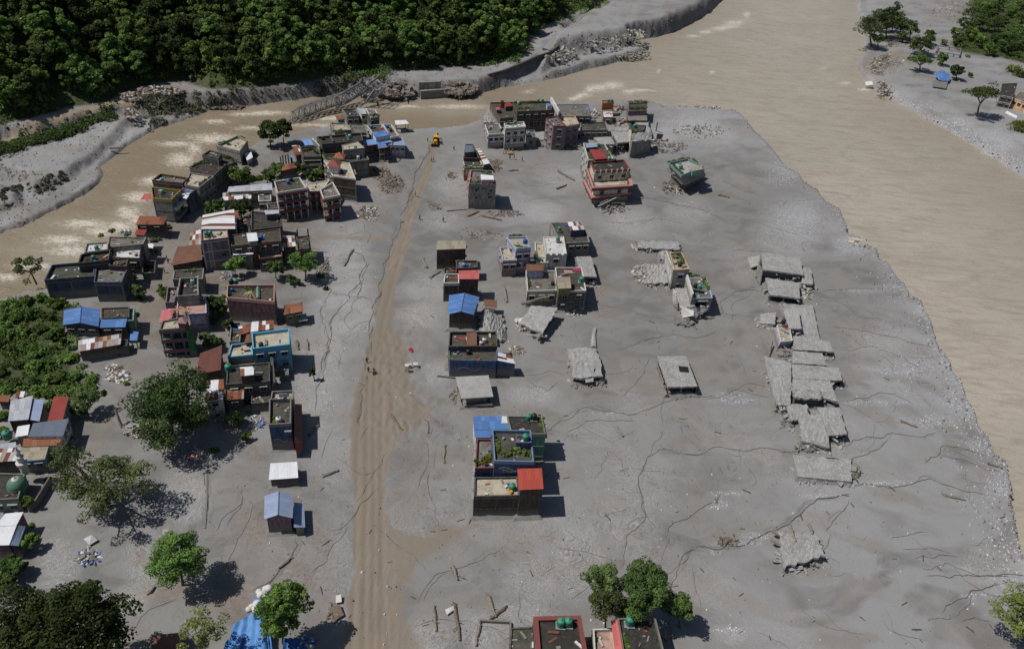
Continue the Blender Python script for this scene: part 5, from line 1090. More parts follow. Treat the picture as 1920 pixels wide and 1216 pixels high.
shed(T, [(551, 757), (566, 757), (567, 829), (552, 831)], [4.6, 2.6, 2.6, 4.6], mat='maroon', wall='redwall', ov=.1, name='side_shed_roof')
m_ = MB(); g1 = G(531, 795, z-.2); m_.tube([g1, Vector((g1.x+.9, g1.y-.6, 1.5))], .12, 6); m_.build('drain_pipe', WHT, T)
windows(T, q, 'f', 3, z, 0, .9, .6, maxk=1, skipk=((0, 0), (1, 0)))
tank(523, 791, z, 'white', 'black tank with a white lid on the tall blue walled house', s=1.1); roofplants([(509, 787), (517, 790)], z, 'yellow', 'yellow green weeds in the corner of the tall blue walled house roof')
ban = MB(); p = [G(523, 745, z+1.2), G(542, 743, z+1.2), G(542, 737, z+2.3), G(523, 739, z+2.3)]; ban.quad(*p); ban.quad(*[v+Vector((0, .06, 0)) for v in reversed(p)]); ban.build('sign_board', plain_mat('sign_white', L(190, 200, 216), .6, .1), T)
# ---- small houses on the left of the road, foreground
B('N', [(496, 929), (550, 927), (549, 971), (495, 973)], 4.6, 'small pale blue gabled house with a purple gable end, left of the dirt road', kind='gable', mat='steel', wall='plum', ridge='v', rh=1.1, win={'r': 1})
shed(BINFO['N'][0], [(551, 941), (570, 943), (572, 988), (551, 988)], [3.0, 2.2, 2.2, 3.0], mat='steel', wall='concrete', name='lean_to_roof')
B('O', [(507, 868), (557, 865), (559, 895), (504, 899)], 2.6, 'half buried hut with a patched whitish sheet roof, behind the pale blue gabled house', kind='shed', mat='white', wall='dark')
# ---- left edge houses
B('BB', [(120, 581), (188, 580), (185, 612), (118, 609)], ('b', 3, 632), 'house with a bright blue gabled roof at the edge of the bushes', kind='gable', mat='blue', wall='brick', ridge='v', rh=.9, win={'f': 3})
T, q, z = B('BC', [(190, 577), (242, 575), (242, 594), (190, 596)], 5.0, 'dark brown terrace right behind the second blue roof', wall='dark', roof='mossy', par=.4)
B('BC2', [(190, 597), (239, 595), (235, 613), (187, 614)], 4.6, 'flat blue sheet roofed annex right of the bright blue gable', kind='shed', mat='blue', wall='brick', win={'f': 2})
B('BD', [(147, 638), (228, 625), (226, 645), (146, 659)], 3.4, 'long brick shed with a half whitish half rusty roof below the blue roofs', kind='shed', mat='mix', wall='brickred')
shed(BINFO['BD'][0], [(245, 620), (260, 622), (257, 638), (243, 638)], 2.6, mat='blue', wall=None, posts=True, name='awning')
B('BE1', [(20, 751), (62, 741), (53, 786), (15, 789)], 4.2, 'long house with a pale steel sheet roof marked by rust patches', kind='shed', mat='grey', wall='brick', ov=.2)
B('BE2', [(62, 747), (83, 749), (74, 789), (53, 786)], 3.8, 'pale lilac steel lean-to right of the rust marked steel roof', kind='shed', mat='steel', wall='brick', ov=.2)
B('BE3', [(101, 743), (129, 743), (117, 789), (89, 789)], 4.2, 'narrow house with a deep maroon ribbed roof', kind='shed', mat='brickred', wall='white', ov=.15, win={'r': 3})
B('BE4', [(62, 793), (129, 784), (118, 817), (53, 818)], 4.6, 'white house with a flat slate grey sheet roof in front of the maroon roof', kind='shed', mat='slate', wall='white', ov=.1, win={'r': 2})
B('BE5', [(44, 822), (117, 818), (114, 834), (42, 837)], 3.8, 'narrow strip roof of rust brown sheets below the slate grey roof', kind='shed', mat='rust', wall='white', ov=.1)
B('BE6', [(38, 838), (92, 834), (84, 860), (34, 865)], 3.6, 'teal walled shop with a beige sheet roof and a bright blue valance', kind='shed', mat='beige', wall='teal', ov=.15, win={'f': 2})
m_ = MB(); T = BINFO['BE6'][0]; q = BINFO['BE6'][1]; wbox(m_, q[3], q[2], 0, (Vector(q[3])-Vector(q[2])).length, 3.0, 3.55, 0, .08); m_.build('valance', SM('blue'), T)
B('BE7', [(-30, 842), (44, 838), (33, 863), (-40, 868)], 3.4, 'wide rust streaked roof at the frame edge, left of the beige shop roof', kind='shed', mat='mix', wall='brick')
B('BE8', [(33, 799), (56, 795), (52, 815), (28, 819)], 3.6, 'small bright white sheet patch roof left of the slate grey roof', kind='shed', mat='white', wall='concrete')
B('BE9', [(0, 741), (20, 740), (16, 753), (-6, 752)], 3.0, 'tiny rusty shed roof at the left frame edge', kind='shed', mat='rust', wall='brick'); B('BE10', [(31, 733), (47, 733), (44, 744), (28, 745)], 3.0, 'tiny whitish patched hut roof behind the pale steel roof', kind='shed', mat='rustwhite', wall='brick')
T, q, z = B('BE11', [(122, 822), (137, 815), (147, 823), (131, 833)], ('b', 3, 841), 'small square cabin with a rusty inset roof beside the teal shop', wall='concrete', roof='grey', par=.3, cat='cabin', name='cabin', band=False)
tank(15, 821, 1.0, 'green', 'large green tank between the left edge roofs', s=1.6)
# mosque
T = empty('mosque', at(30, 945), 'small pale green mosque with a ribbed green dome and a short minaret', 'mosque')
q, z = flat(T, [(-50, 884), (46, 888), (34, 934), (-50, 938)], ('b', 2, 957), wall='teal', roof='black', par=.5, cap=CONC, win={'f': 3, 'r': 2})
g = G(34, 912, z); md = MB(); rr = 1.75; md.lathe((g.x, g.y, z), [(rr*1.02, 0), (rr*1.02, .5), (rr, .55)]+[(rr*math.cos(a), .55+rr*.95*math.sin(a)) for a in np.linspace(.08, 1.35, 8)], 20); md.build('dome', plain_mat('dome_green', L(88, 124, 104), .6, .25), T, smooth=True)
md = MB(); md.lathe((g.x, g.y, z+.55), [(rr*.36, rr*.90), (rr*.24, rr*.97), (.12, rr*1.1), (.05, rr*1.3), (0, rr*1.4)], 12); md.build('dome_finial', WHT, T, smooth=True)
g = G(47, 882, z); mm = MB(); mm.lathe((g.x, g.y, z-.5), [(.75, 0), (.75, 2.4), (1.05, 2.5), (1.05, 2.9), (.6, 3.0), (.6, 4.2), (.8, 4.3), (.8, 4.5), (.45, 4.6), (.45, 5.4), (.55, 5.5), (.3, 6.0), (.06, 6.6), (0, 7.0)], 12); mm.build('minaret', WHT, T)
B('BG', [(10, 962), (44, 959), (31, 984), (-10, 986)], 4.2, 'white roofed house at the left frame edge below the mosque', kind='shed', mat='white', wall='maroon', ov=.1)
shed(BINFO['BG'][0], [(-10, 986.5), (31, 984.5), (17, 1021), (-20, 1022)], 4.1, mat='white', wall='maroon', ov=.1, name='front_roof'); shed(BINFO['BG'][0], [(35, 984), (48, 986), (35, 1023), (18, 1021)], [4.0, 3.2, 3.2, 4.0], mat='steel', wall='brick', ov=.1, name='side_roof')
def wallline(pts, h_, label, mat='dark', th=.3, name='boundary_wall'):
    mb = MB(); V_ = [Vector(G(x, y, 0)) for x, y in pts]
    for a, b in zip(V_[:-1], V_[1:]):
        d = (b-a).normalized(); s = Vector((d.y, -d.x, 0))*th/2; mb.box8([a-s+Vector((0, 0, -.5)), a+s+Vector((0, 0, -.5)), b+s+Vector((0, 0, -.5)), b-s+Vector((0, 0, -.5)), a-s+Vector((0, 0, h_)), a+s+Vector((0, 0, h_)), b+s+Vector((0, 0, h_)), b-s+Vector((0, 0, h_))])
    o = mb.build(name, WM(mat), None); return tag(o, label, 'wall')
wallline([(106, 884), (126, 852), (130, 843)], 1.8, 'short dark garden wall between the teal shop and the lane'); wallline([(55, 960), (70, 950), (97, 906)], 1.8, 'dark brick boundary wall along the right side of the mosque yard')
wallline([(0, 882), (50, 884), (105, 884)], 1.2, 'low grey wall crossing behind the mosque roof', 'concrete'); wallline([(440, 773), (505, 768)], 1.8, 'mossy yard wall left of the tall blue walled house')
wallline([(838, 396), (879, 393)], .35, 'nearly buried wall top leading left from the grey lettered building', 'concrete'); wallline([(820, 706), (856, 710)], .5, 'low buried blue wall stub beside the slab roofed hut', 'navy')
wallline([(388, 868), (388, 930), (384, 990)], .12, 'buried kerb line left standing in the pale silt patch', 'mudgrey')
wallline([(900, 1165), (957, 1168), (955, 1220)], .6, 'low wall at the bottom frame edge left of the red rimmed roof', 'dark')
# ---- centre column along the right of the road
T, q, z = B('C1', [(873, 270), (887, 270), (899, 296), (869, 296)], 6.0, 'narrow dark terraced house with red fronted windows beside the road', wall='dark', roof='black', par=.4, win={'l': 4}, bandmat=REDT)
flat(T, [(868, 298), (899, 297), (907, 312), (871, 314)], 5.0, wall='cream', roof='mossy', par=.4, win={'l': 3}, bandmat=REDT); shed(T, [(873, 272), (886, 272), (889, 284), (872, 286)], z+2.2, mat='slate', wall='dark', zb=z, name='stairhead_roof', ov=.1)
shed(T, [(889, 278), (899, 277), (919, 306), (906, 309)], 3.6, mat='rustwhite', wall=None, posts=True, name='long_awning', rot=True)
roofplants([(873, 314), (884, 316), (903, 313)], 4.4, 'mid', 'bushy plants between the narrow terraced house and the grey lettered building', 4)
T, q, z = B('C2', [(883, 318), (924, 320), (930, 344), (879, 344)], ('b', 3, 393), 'tall blank grey building with faded lettering, pink pergola and plants on top', wall='concrete', roof='grey', par=.7, win={'l': 3}, band=False, lean=(.2, 0))
for i, (x0, x1, zz) in enumerate(((2.2, 2.9, z-2.1), (6.8, 7.6, z-2.1), (2.2, 2.9, z-4.6), (6.5, 7.6, z-4.4), (6.2, 6.7, z-3.2))): m_ = MB(); p0, p1 = side(q, 'f'); wbox(m_, p0, p1, x0, x1, zz, zz+.55, -.1, .03); m_.build('vent_opening', BLK, T)
roofplants([(882, 342), (892, 343), (900, 342)], z, 'bright', 'green plants spilling over the front of the grey lettered building', 3.4); roofplants([(905, 322), (918, 326), (924, 336)], z, 'olive', 'plants at the back right of the grey lettered building roof', 2.6)
shed(T, [(901, 327), (925, 329), (926, 337), (902, 337)], z+2.2, mat='white', wall='pink', zb=z, ov=.25, name='cabin_roof')
g = G(890, 334, z+1.6); m_ = MB()
for k in range(6): a = k*1.047; m_.tube([g+Vector((0, 0, 1.0)), g+Vector((math.cos(a)*1.5, math.sin(a)*1.4, -.6))], .1, 4)
m_.build('pergola_rafters', PINKT, T)
for (a, b, zz) in (((883, 318), (879, 340), z-.2), ((879, 346), (877, 352), z-1.6), ((879, 357), (877, 363), z-4.2)):
    panel(T, [(a[0], a[1]), (a[0]-3.2, a[1]+3), (b[0]-4.5, b[1]+5), (b[0]+.5, b[1])], [zz, zz-.7, zz-.7, zz], .1, SM('pinkred'), 'awning')
T, q, z = B('D1', [(820, 451), (873, 451), (874, 466), (818, 468)], ('b', 3, 508), 'brick house with a worn speckled sheet roof, behind the pink roofed house', kind='shed', mat='beige', wall='brick', ov=.15, win={'r': 1})
T, q, z = B('D2', [(856, 488), (895, 488), (895, 501), (856, 503)], 4.4, 'low black walled terrace between the speckled roof and the pink roof', wall='dark', roof='mossy', par=.6)
tank(870, 500, z, 'paleblue', 'pale blue tank on the low black walled terrace'); roofplants([(858, 490), (880, 490)], z, 'yellow', 'yellow green plants at the back of the low black walled terrace', 1.8)
T, q, z = B('D3', [(860, 507), (899, 506), (898, 523), (860, 523)], 7.2, 'brick house with a pale red sheet roof and a small side terrace', kind='shed', mat='pinkred', wall='brick', ov=.15)
flat(T, [(834, 513), (860, 513), (861, 530), (832, 530)], 6.0, wall='brick', roof='mossy', par=.7, cap=WHT, win={'l': 2})
flat(T, [(833, 502), (856, 502), (856, 511), (833, 512)], 5.4, wall='brick', roof='mossy', par=.5, band=False)
T, q, z = B('D4', [(842, 553), (899, 557), (888, 590), (840, 589)], ('b', 3, 619), 'brick house under a clean bright blue gabled roof, right of the road', kind='gable', mat='blue', wall='brick', ridge='v', rh=1.0, ov=.35, win={'r': 2})
ruin('D5', [(916, 585), (943, 590), (947, 635), (922, 640)], [3.2, .8, .4, 2.0], 'crumpled grey slab slumped right of the bright blue gabled roof', under=None, seed=5, bump_=.2, edge=1.2)
panel(BINFO['D5'][0], [(907, 561), (932, 563), (932, 577), (909, 574)], [3.4, 3.2, 2.8, 3.0], .1, SM('brown'), 'sheet_roof'); slab(BINFO['D5'][0], [(899, 585), (918, 580), (925, 625), (900, 622)], [1.2, 2.8, 1.8, .6], bump_=.3, edge=.8, name='tilted_slab'); panel(BINFO['D5'][0], [(910, 576), (930, 578), (922, 590), (898, 588)], [2.6, 2.6, .8, .8], .2)
T, q, z = B('D6', [(843, 621), (931, 621), (932, 648), (841, 649)], 6.8, 'double mossy terrace house, the further half with a rust red sheet strip', wall='dark', roof='mossy', par=.9, cap=WM('dark'), win={'r': 1}, band=False)
q2, z2 = flat(T, [(841, 652), (932, 651), (931, 676), (843, 674)], ('b', 3, 708), wall='blue', roof='mossy', par=.5, band=False)
shed(T, [(875, 623), (894, 623), (894, 647), (875, 647)], z+1.0, mat='brown', wall='dark', zb=z, ov=.3, name='stairhead_roof'); shed(T, [(932, 660), (958, 665), (967, 682), (932, 675)], [z2+.2, z2-.8, z2-.9, z2+.2], mat='rustwhite', wall='blue', ov=.12, name='side_roof', rot=True)
tank(908, 641, z, 'white', 'steel topped tank on the further mossy terrace'); tank(902, 646, z, 'white', 'white tank at the edge of the further mossy terrace', s=.8); tank(878, 663, z2, 'black', 'black tank on the nearer mossy terrace with the blue wall')
roofplants([(872, 650), (892, 651)], z2, 'mid', 'plants between the two mossy terraces', 2.2); roofplants([(842, 668), (846, 673)], z2, 'yellow', 'plants hanging at the left corner of the nearer mossy terrace', 3); roofplants([(920, 645), (930, 647)], z, 'yellow', 'weeds in the right corner of the further mossy terrace', 2)
# slab roofed hut
T = ruin('D7', [(854, 706), (916, 703), (925, 743), (865, 747)], [3.6, 3.4, 2.9, 3.1], 'grey hut with a tilted bare slab roof in front of the blue walled terrace', cat='hut', name='hut', under='concrete', mat=RM('palemud'), th=.25, uin=(.8, 1.2, .9, 1.6), edge=.05, bump_=.02)
panel(T, [(872, 757), (923, 756), (923, 761), (871, 763)], [.45]*4, .4, CONC, 'plinth_slab')
# blue roof compound
T, q, z = B('E1', [(887, 780), (950, 779), (957, 804), (889, 805)], 7.0, 'house with a wide blue sheet roof beside the tank topped terrace', kind='shed', mat='blue', wall='white', ov=.15, rot=False)
shed(T, [(889, 805.5), (923, 805), (922, 820), (891, 820)], 6.9, mat='blue', wall='white', ov=.15, name='front_roof'); panel(T, [(941, 780), (951, 780), (953, 793), (940, 793)], [z+.15]*4, .05, RUBM[5], 'torn_sheet')
T, q, z = B('E2', [(951, 779), (1016, 780), (1023, 813), (959, 813)], 8.0, 'broad black stained roof house with green creeper on its right rim', wall='teal', roof='black', par=.4, win={'r': 3, 'f': 0}, cap=CONC, bandmat=plain_mat('green_trim', L(120, 170, 120), .7))
tank(991, 786, z, 'green', 'green tank at the back of the black stained roof with creeper', s=1.15); tank(1001, 785, z, 'black', 'black tank at the back of the black stained roof with creeper', s=1.15, stand=.3)
roofplants([(1012, 782), (1018, 795), (1020, 812)], z, 'bright', 'green creeper along the right rim of the black stained roof', 3.0)
T, q, z = B('E3', [(923, 805), (995, 806), (1001, 865), (927, 863)], 9.6, 'tall blue house with a railed roof garden and a faded wall painting', wall='blue', roof='mossy', par=.8, cap=BLUT, win={'r': 3}, band=False)
g3 = (q, z); flat(T, [(894, 822), (922, 822), (926, 876), (891, 877)], 7.0, wall='blue', roof='grey', par=.6, cap=REDT, win={'l': 4}, band=False)
q4, z4 = flat(T, [(968, 815), (995, 816), (996, 829), (968, 829)], z+2.0, zb=z, wall='blue', roof='black', par=.2, band=False)
tank(985, 824, z4, 'green', 'green tank above the roof garden of the tall blue house', s=1.2)
roofplants([(946, 853), (965, 846), (985, 850), (998, 855)], z, 'olive', 'dense hedge along the front of the tall blue house roof garden', 7, .35); roofplants([(927, 820), (931, 835), (934, 848)], z, 'bright', 'row of plants on the left rim of the tall blue house roof garden', 4.5)
roofplants([(898, 868), (910, 864), (922, 852), (932, 848)], 6.6, 'yellow', 'yellow green bushes overflowing the lower terrace of the tall blue house', 7, .35)
T, q, z = B('E4', [(890, 894), (970, 893), (974, 928), (889, 930)], ('b', 3, 969), 'dark brick house with a sandy flat roof in front of the tall blue house', wall='brick', roof='sand', par=.5, cap=WM('dark'), win={'l': 2}, bandmat=WM('dark'))
tank(960, 917, z, 'green', 'aqua green tank on the sandy flat roof by the bright red roof', s=1.2); m_ = MB(); g = G(958, 924, z); m_.lathe((g.x, g.y, z), [(.3, 0), (.42, .25), (.3, .6), (0, .62)], 10); o = m_.build('plastic_bucket', plain_mat('orange_plastic', L(216, 150, 40), .5), None); tag(o, 'orange bucket at the front edge of the sandy flat roof', 'bucket')
T, q, z = B('E5', [(970, 878), (1016, 877), (1019, 916), (973, 918)], 8.2, 'annex under a vivid red sheet roof at the corner of the dark brick house', kind='shed', mat='red', wall='brick', ov=.3, win={'r': 2})
flat(T, [(974, 920), (1003, 919), (1000, 934), (974, 936)], 4.5, wall='brick', roof='grey', par=.2, win={'f': 2, 'r': 1})
# ---- pink tiered house
T, q, z = B('F1', [(1108, 304), (1170, 299), (1182, 317), (1115, 321)], 10.2, 'pink and cream tiered house with balustraded terraces above collapsed balconies', wall='cream', roof='black', par=.7, cap=REDT, win={'f': 3}, zb=6.4, lean=(0, 0), band=False)
flat(T, [(1102, 316), (1172, 312), (1179, 346), (1114, 350)], 7.0, wall='cream', roof='sand', par=.8, cap=REDT, win={'f': 2, 'l': 3}, zb=3.2, band=False)
flat(T, [(1098, 338), (1170, 330), (1175, 360), (1112, 366)], 3.8, wall='cream', roof='sand', par=.7, cap=REDT, win={'l': 3}, zb=-1, band=False, lean=(1.5, 0))
for z_, r9 in ((6.9, [(1105, 318), (1174, 314), (1181, 346), (1115, 350)]), (3.7, [(1099, 340), (1172, 332), (1178, 360), (1113, 368)])):
    q9 = roofquad(r9, z_); m_ = MB(); ring(m_, q9, z_-1.1, z_-.3, .2, .9); m_.build('awning_band', REDT, T); m_ = MB(); ring(m_, q9, z_-.28, z_+.1, .1, .95); m_.build('balustrade', PINKT, T)
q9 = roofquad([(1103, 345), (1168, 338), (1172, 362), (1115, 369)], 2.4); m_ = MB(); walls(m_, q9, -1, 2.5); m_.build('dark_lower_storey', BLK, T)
rubble(1150, 388, 30, 12, 90, 'wreckage of balconies, sheets and beams at the foot of the pink tiered house', (0, 3, 2), (.3, 1.3), .6, 1.6)
for k in range(7): m_ = MB(); p0, p1 = side(q, 'f'); Lw = math.hypot(p1[0]-p0[0], p1[1]-p0[1]); wbox(m_, p0, p1, Lw*k/6.5, Lw*k/6.5+.35, z-.2, z+1.1, 0, .3); m_.build('baluster_post', WHT, T)
panel(T, [(1124, 380), (1164, 362), (1170, 371), (1127, 392)], [2.6, 2.9, .6, .3], .3, CONC, 'fallen_balcony'); beam(T, (1122, 386), (1166, 365), 2.8, 3.1, .4, WHT); beam(T, (1150, 380), (1142, 402), 1.6, .2, .3); beam(T, (1150, 380), (1172, 381), 1.8, 1.4, .3)
tank(1152, 304, z, 'black', 'black tank on the top terrace of the pink tiered house')
T, q, z = B('F0', [(1094, 268), (1134, 270), (1150, 297), (1103, 300)], 9.6, 'tall mixed house behind the pink tiers with pale and dark red sheet roofs', wall='white', roof='mossy', par=.4, win={'l': 3})
shed(T, [(1097, 268), (1118, 270), (1121, 275), (1100, 277)], z+1.6, mat='steel', wall='brick', zb=z, name='cabin_roof', ov=.1); shed(T, [(1105, 280), (1128, 280), (1140, 297), (1116, 299)], z+1.8, mat='brickred', wall='brick', zb=z, name='main_sheet_roof', ov=.1)
tank(1122, 275, z+.2, 'green', 'green tank on the tall mixed house with red sheets'); tank(1142, 300, z, 'aqua', 'aqua tank between the red sheet roof and the pink tiers'); roofplants([(1140, 284), (1146, 292)], z, 'bright', 'bright bush beside the dark red sheet roof of the tall mixed house')
# tilted green topped house
T, q, z = B('F2', [(1254, 306), (1290, 298), (1319, 311), (1278, 329)], [7.4, 7.6, 6.4, 6.2], 'isolated leaning house with turquoise parapets and plants on its roof', wall='concrete', roof='palemud', par=.0, lean=(2.0, -1.0), cap=TEALT) if False else (None, None, None)
T = empty('leaning_house', at(1290, 345), 'isolated leaning house with turquoise parapets and plants on its roof', 'house')
q, z = flat(T, [(1254, 305), (1290, 297), (1319, 311), (1278, 329)], 7.6, wall='concrete', roof='palemud', par=.8, cap=TEALT, lean=(1.8, .6), win={'f': 2, 'l': 1}, zb=3.6, band=False)
slab(T, [(1250, 316), (1288, 304), (1322, 318), (1279, 345)], 3.6, th=.3, name='balcony_slab', n_=4, mat=CONC); q9 = roofquad([(1258, 322), (1290, 312), (1318, 324), (1284, 343)], 3.2); m_ = MB(); walls(m_, inset(q9, .3), -1, 3.1); m_.build('lower_wall', WM('dark'), T)
shed(T, [(1296, 312), (1316, 309), (1318, 317), (1298, 321)], z+2.0, mat='beige', wall='teal', zb=z, name='cabin_roof', ov=.1); tank(1276, 317, z, 'green', 'green tank on the isolated leaning house', s=1.3)
roofplants([(1256, 306), (1264, 303), (1280, 299), (1290, 298)], z, 'olive', 'plants along the back parapet of the isolated leaning house', 3.2); roofplants([(1262, 310), (1270, 320), (1280, 327)], z, 'mid', 'plants along the left parapet of the isolated leaning house', 3.2); roofplants([(1298, 300), (1306, 306)], z, 'bright', 'tall bright shrub at the right corner of the isolated leaning house', 3)
rubble(1262, 352, 22, 14, 120, 'heap of splintered timber and white sacks left of the isolated leaning house', (0, 3, 4, 2), (.3, 1.2), .6, 1.6)
# ---- far ruined cluster on the river
T, q, z = B('H1', [(909, 233), (936, 232), (946, 250), (916, 252)], ('b', 3, 279), 'white and lilac fronted house at the left corner of the far ruined block', wall='white', roof='grey', par=.5, win={'l': 3, 'f': 3}, bandmat=plain_mat('lilac_trim', L(128, 112, 150), .7))
tank(941, 246, z, 'black', 'black tank on the white and lilac fronted house')
ruin('H1b', [(904, 216), (916, 212), (926, 228), (907, 231)], [2.0, 2.4, 1.4, 1.2], 'broken slabs leaning at the river edge behind the lilac fronted house', bump_=.3, edge=.8)
T, q, z = B('H2a', [(919, 192), (962, 191), (970, 219), (938, 222)], ('b', 3, 238), 'river edge brick house with small red sheet roofs at its corner', wall='brickred', roof='mossy', par=.6, win={'f': 3})
shed(T, [(944, 192), (957, 192), (960, 199), (948, 200)], z+2, mat='brickred', wall='dark', zb=z, name='cabin_roof', ov=.1); pavilion(T, 942, 189, z+3.0, 3.5, SM('maroon'), .3, 'tower_roof', WM('redwall'), 3.0); shed(T, [(929, 201), (936, 201), (938, 206), (931, 206)], z+1.6, mat='pinkred', wall='blue', zb=z, name='small_cabin_roof', ov=.1)
roofplants([(950, 203), (962, 202)], z, 'mid', 'green plants before the small red roofs on the river edge', 3)
T, q, z = B('H2b', [(963, 190), (1032, 190), (1040, 206), (970, 209)], 9.2, 'long planted terrace building on the river side of the far ruined block', wall='brick', roof='mossy', par=.6, win={'f': 5})
roofplants([(966, 194), (985, 193), (1005, 193)], z, 'mid', 'long hedge at the back of the planted river side terrace', 3.2); roofplants([(968, 204), (990, 203)], z, 'olive', 'plants at the front of the river side terrace', 2.4)
tank(1009, 191, z+.4, 'green', 'left green tank on the planted river side terrace'); tank(1017, 191, z+.4, 'green', 'right green tank on the planted river side terrace'); tank(972, 196, z, 'aqua', 'aqua tank at the left of the planted river side terrace')
shed(T, [(1024, 194), (1034, 194), (1036, 198), (1026, 199)], z+1.8, mat='blue', wall='white', zb=z, name='blue_cabin_roof', ov=.1)
ruin('Hm', [(972, 216), (1020, 212), (1022, 233), (985, 236)], 2.4, 'mud covered courtyard roof in the middle of the far ruined block', under='dark', uin=.6)
rubble(990, 216, 22, 5, 60, 'splintered beams and bricks on the courtyard roof of the far block', (0, 1, 3), (.3, 1.0), .4, 1.0, z=2.5)
T, q, z = B('H3', [(1044, 196), (1103, 196), (1108, 218), (1050, 217)], 6.6, 'wide grey roofed hall right of the long white diagonal wall', wall='dark', roof='grey', par=.2, win={'f': 5})
panel(T, [(1100, 198), (1104, 202), (1110, 224), (1106, 226)], [z+1.2, z+.8, z-2, z-1.6], .2, plain_mat('faded_blue_panel', L(96, 124, 176), .7, .2), 'leaning_blue_panel')
T = empty('parapet_wall', at(1040, 215), 'long white diagonal wall crossing the roofs of the far ruined block', 'wall'); panel(T, [(1031, 190), (1034, 189), (1049, 215), (1046, 217)], [9.9, 9.9, 9.3, 9.3], 1.6, WM('white'))
T, q, z = B('H4', [(945, 231), (982, 228), (986, 237), (948, 240)], ('b', 2, 279), 'grey and white building with merlon topped roof next to the lilac front', wall='white', roof='white', par=.6, cap=WHT, win={'f': 3, 'r': 1})
roofplants([(950, 234), (966, 233)], z, 'mid', 'plants at the back of the grey and white merlon roof', 2.6); tank(966, 232, z, 'green', 'green tank on the grey and white merlon roof')
T, q, z = B('H5', [(987, 244), (1002, 244), (1006, 257), (987, 258)], ('b', 3, 277), 'small low grey house right of the white fronted buildings', wall='concrete', roof='grey', par=.5, win={'f': 1}); tank(991, 252, z, 'aqua', 'aqua tank on the small low grey house')
T, q, z = B('H6', [(1043, 217), (1078, 217), (1086, 232), (1061, 236)], 8.6, 'tall brown grey building with tan parapets in the centre of the far block', wall='plum', roof='sand', par=.7, cap=TANT, win={'f': 2})
flat(T, [(1024, 221), (1044, 217), (1062, 236), (1038, 236)], ('b', 3, 281), wall='plum', roof='grey', par=.5, cap=REDT, win={'f': 1, 'l': 2}); tank(1054, 226, z, 'black', 'black tank on the tall brown grey building with tan parapets')
ruin('H6b', [(988, 236), (1022, 233), (1030, 262), (1006, 262)], .9, 'flat mud slab with poles beside the tall brown grey building', under=None, n_=5)
for k, (a, b) in enumerate((((992, 218), (1020, 232)), ((1010, 258), (1036, 277)), ((1004, 252), (1024, 266)), ((948, 276), (975, 282)))): log(a, b, .3, ('long pale log sloping over the courtyard roof', 'pale log pointing at the foot of the brown grey building', 'thinner log beside the low grey house', 'reddish log lying before the lilac fronted house')[k], WOODR if k == 3 else WOOD, z0=(2.8, .3, .6, .3)[k], z1=(2.6, .3, .3, .3)[k])
T, q, z = B('H7', [(1129, 208), (1149, 208), (1150, 220), (1131, 220)], ('b', 3, 233), 'narrow white house with an orange and red upper room', wall='cream', roof='white', par=.2, cap=REDT, win={'f': 1})
flat(T, [(1129, 188), (1151, 188), (1151, 193), (1130, 194)], z+2.9, wall='orange', roof='grey', par=.2, cap=REDT, zb=z, band=False); tank(1141, 191, z+2.9, 'green', 'left aqua tank on the orange upper room', s=.9); tank(1147, 191, z+2.9, 'green', 'right aqua tank on the orange upper room', s=.9)
T, q, z = B('H8', [(1088, 230), (1136, 228), (1140, 243), (1089, 244)], ('b', 3, 262), 'two storey grey house with littered mossy roof right of the tan parapets', wall='concrete', roof='mossy', par=.4, win={'f': 5})
rubble(1112, 212, 12, 7, 60, 'belongings and broken masonry between the hall and the orange room', (0, 2, 5, 1), (.3, .9), .2, 1.0, z=1)
T, q, z = B('H9', [(1178, 193), (1215, 191), (1213, 207), (1179, 208)], ('b', 3, 232), 'tower house draped with plants above a maroon sheet clad storey', wall='plum', roof='mossy', par=.5, win={'f': 0}, bandmat=WM('maroon'))
slab(T, [(1177, 214), (1213, 213), (1213, 226), (1177, 226)], 3.4, th=.3, name='ledge_slab', mat=CONC, n_=3); roofplants([(1181, 194), (1196, 192), (1212, 193)], z, 'olive', 'shaggy plants at the back of the plant draped tower house', 4); roofplants([(1181, 204), (1196, 205), (1211, 204)], z, 'olive', 'shaggy plants hanging over the front of the plant draped tower house', 4)
T, q, z = B('H13', [(1180, 233), (1212, 235), (1204, 247), (1184, 247)], 6.2, 'low broken house with a green tank behind the leaning grey house', wall='dark', roof='mossy', par=.3); tank(1190, 240, z, 'green', 'green tank among rubble behind the leaning grey house', s=1.3); roofplants([(1186, 245), (1200, 246)], z, 'olive', 'weeds on the broken roof behind the leaning grey house', 2.4)
ruin('H10', [(1113, 258), (1146, 256), (1153, 270), (1128, 271)], 4.4, 'grey flat roofed shell just behind the tall mixed red roofed house', under='concrete', uin=.4)
ruin('H11', [(1148, 247), (1179, 246), (1180, 266), (1157, 268)], [5.2, 5.2, 4.2, 4.2], 'cracked flat roof with open front left of the leaning grey house', under='dark', uin=(.5, .4, 1.6, .5), cols=3)
T = ruin('H12', [(1183, 250), (1222, 247), (1223, 262), (1185, 265)], [7.2, 6.2, 5.6, 7.0], 'leaning grey house with a torn roof at the right end of the far block', name='leaning_house', under='concrete', uin=.1, edge=.9, bump_=.25)
panel(T, [(1179, 243), (1184, 244), (1186, 290), (1181, 290)], [7.8, 7.8, .0, .0], .3, WM('cream'), 'end_wall'); beam(T, (1217, 228), (1216, 248), 5, 0, .4); beam(T, (1233, 229), (1230, 245), 4.5, 0, .4); panel(T, [(1232, 250), (1244, 252), (1240, 262), (1230, 260)], [3.2, 2.6, .6, .8], .2)
ruin('H14', [(1190, 228), (1214, 226), (1222, 250), (1212, 250)], 2.6, 'narrow slab strip beside the plant draped tower house', under='dark')
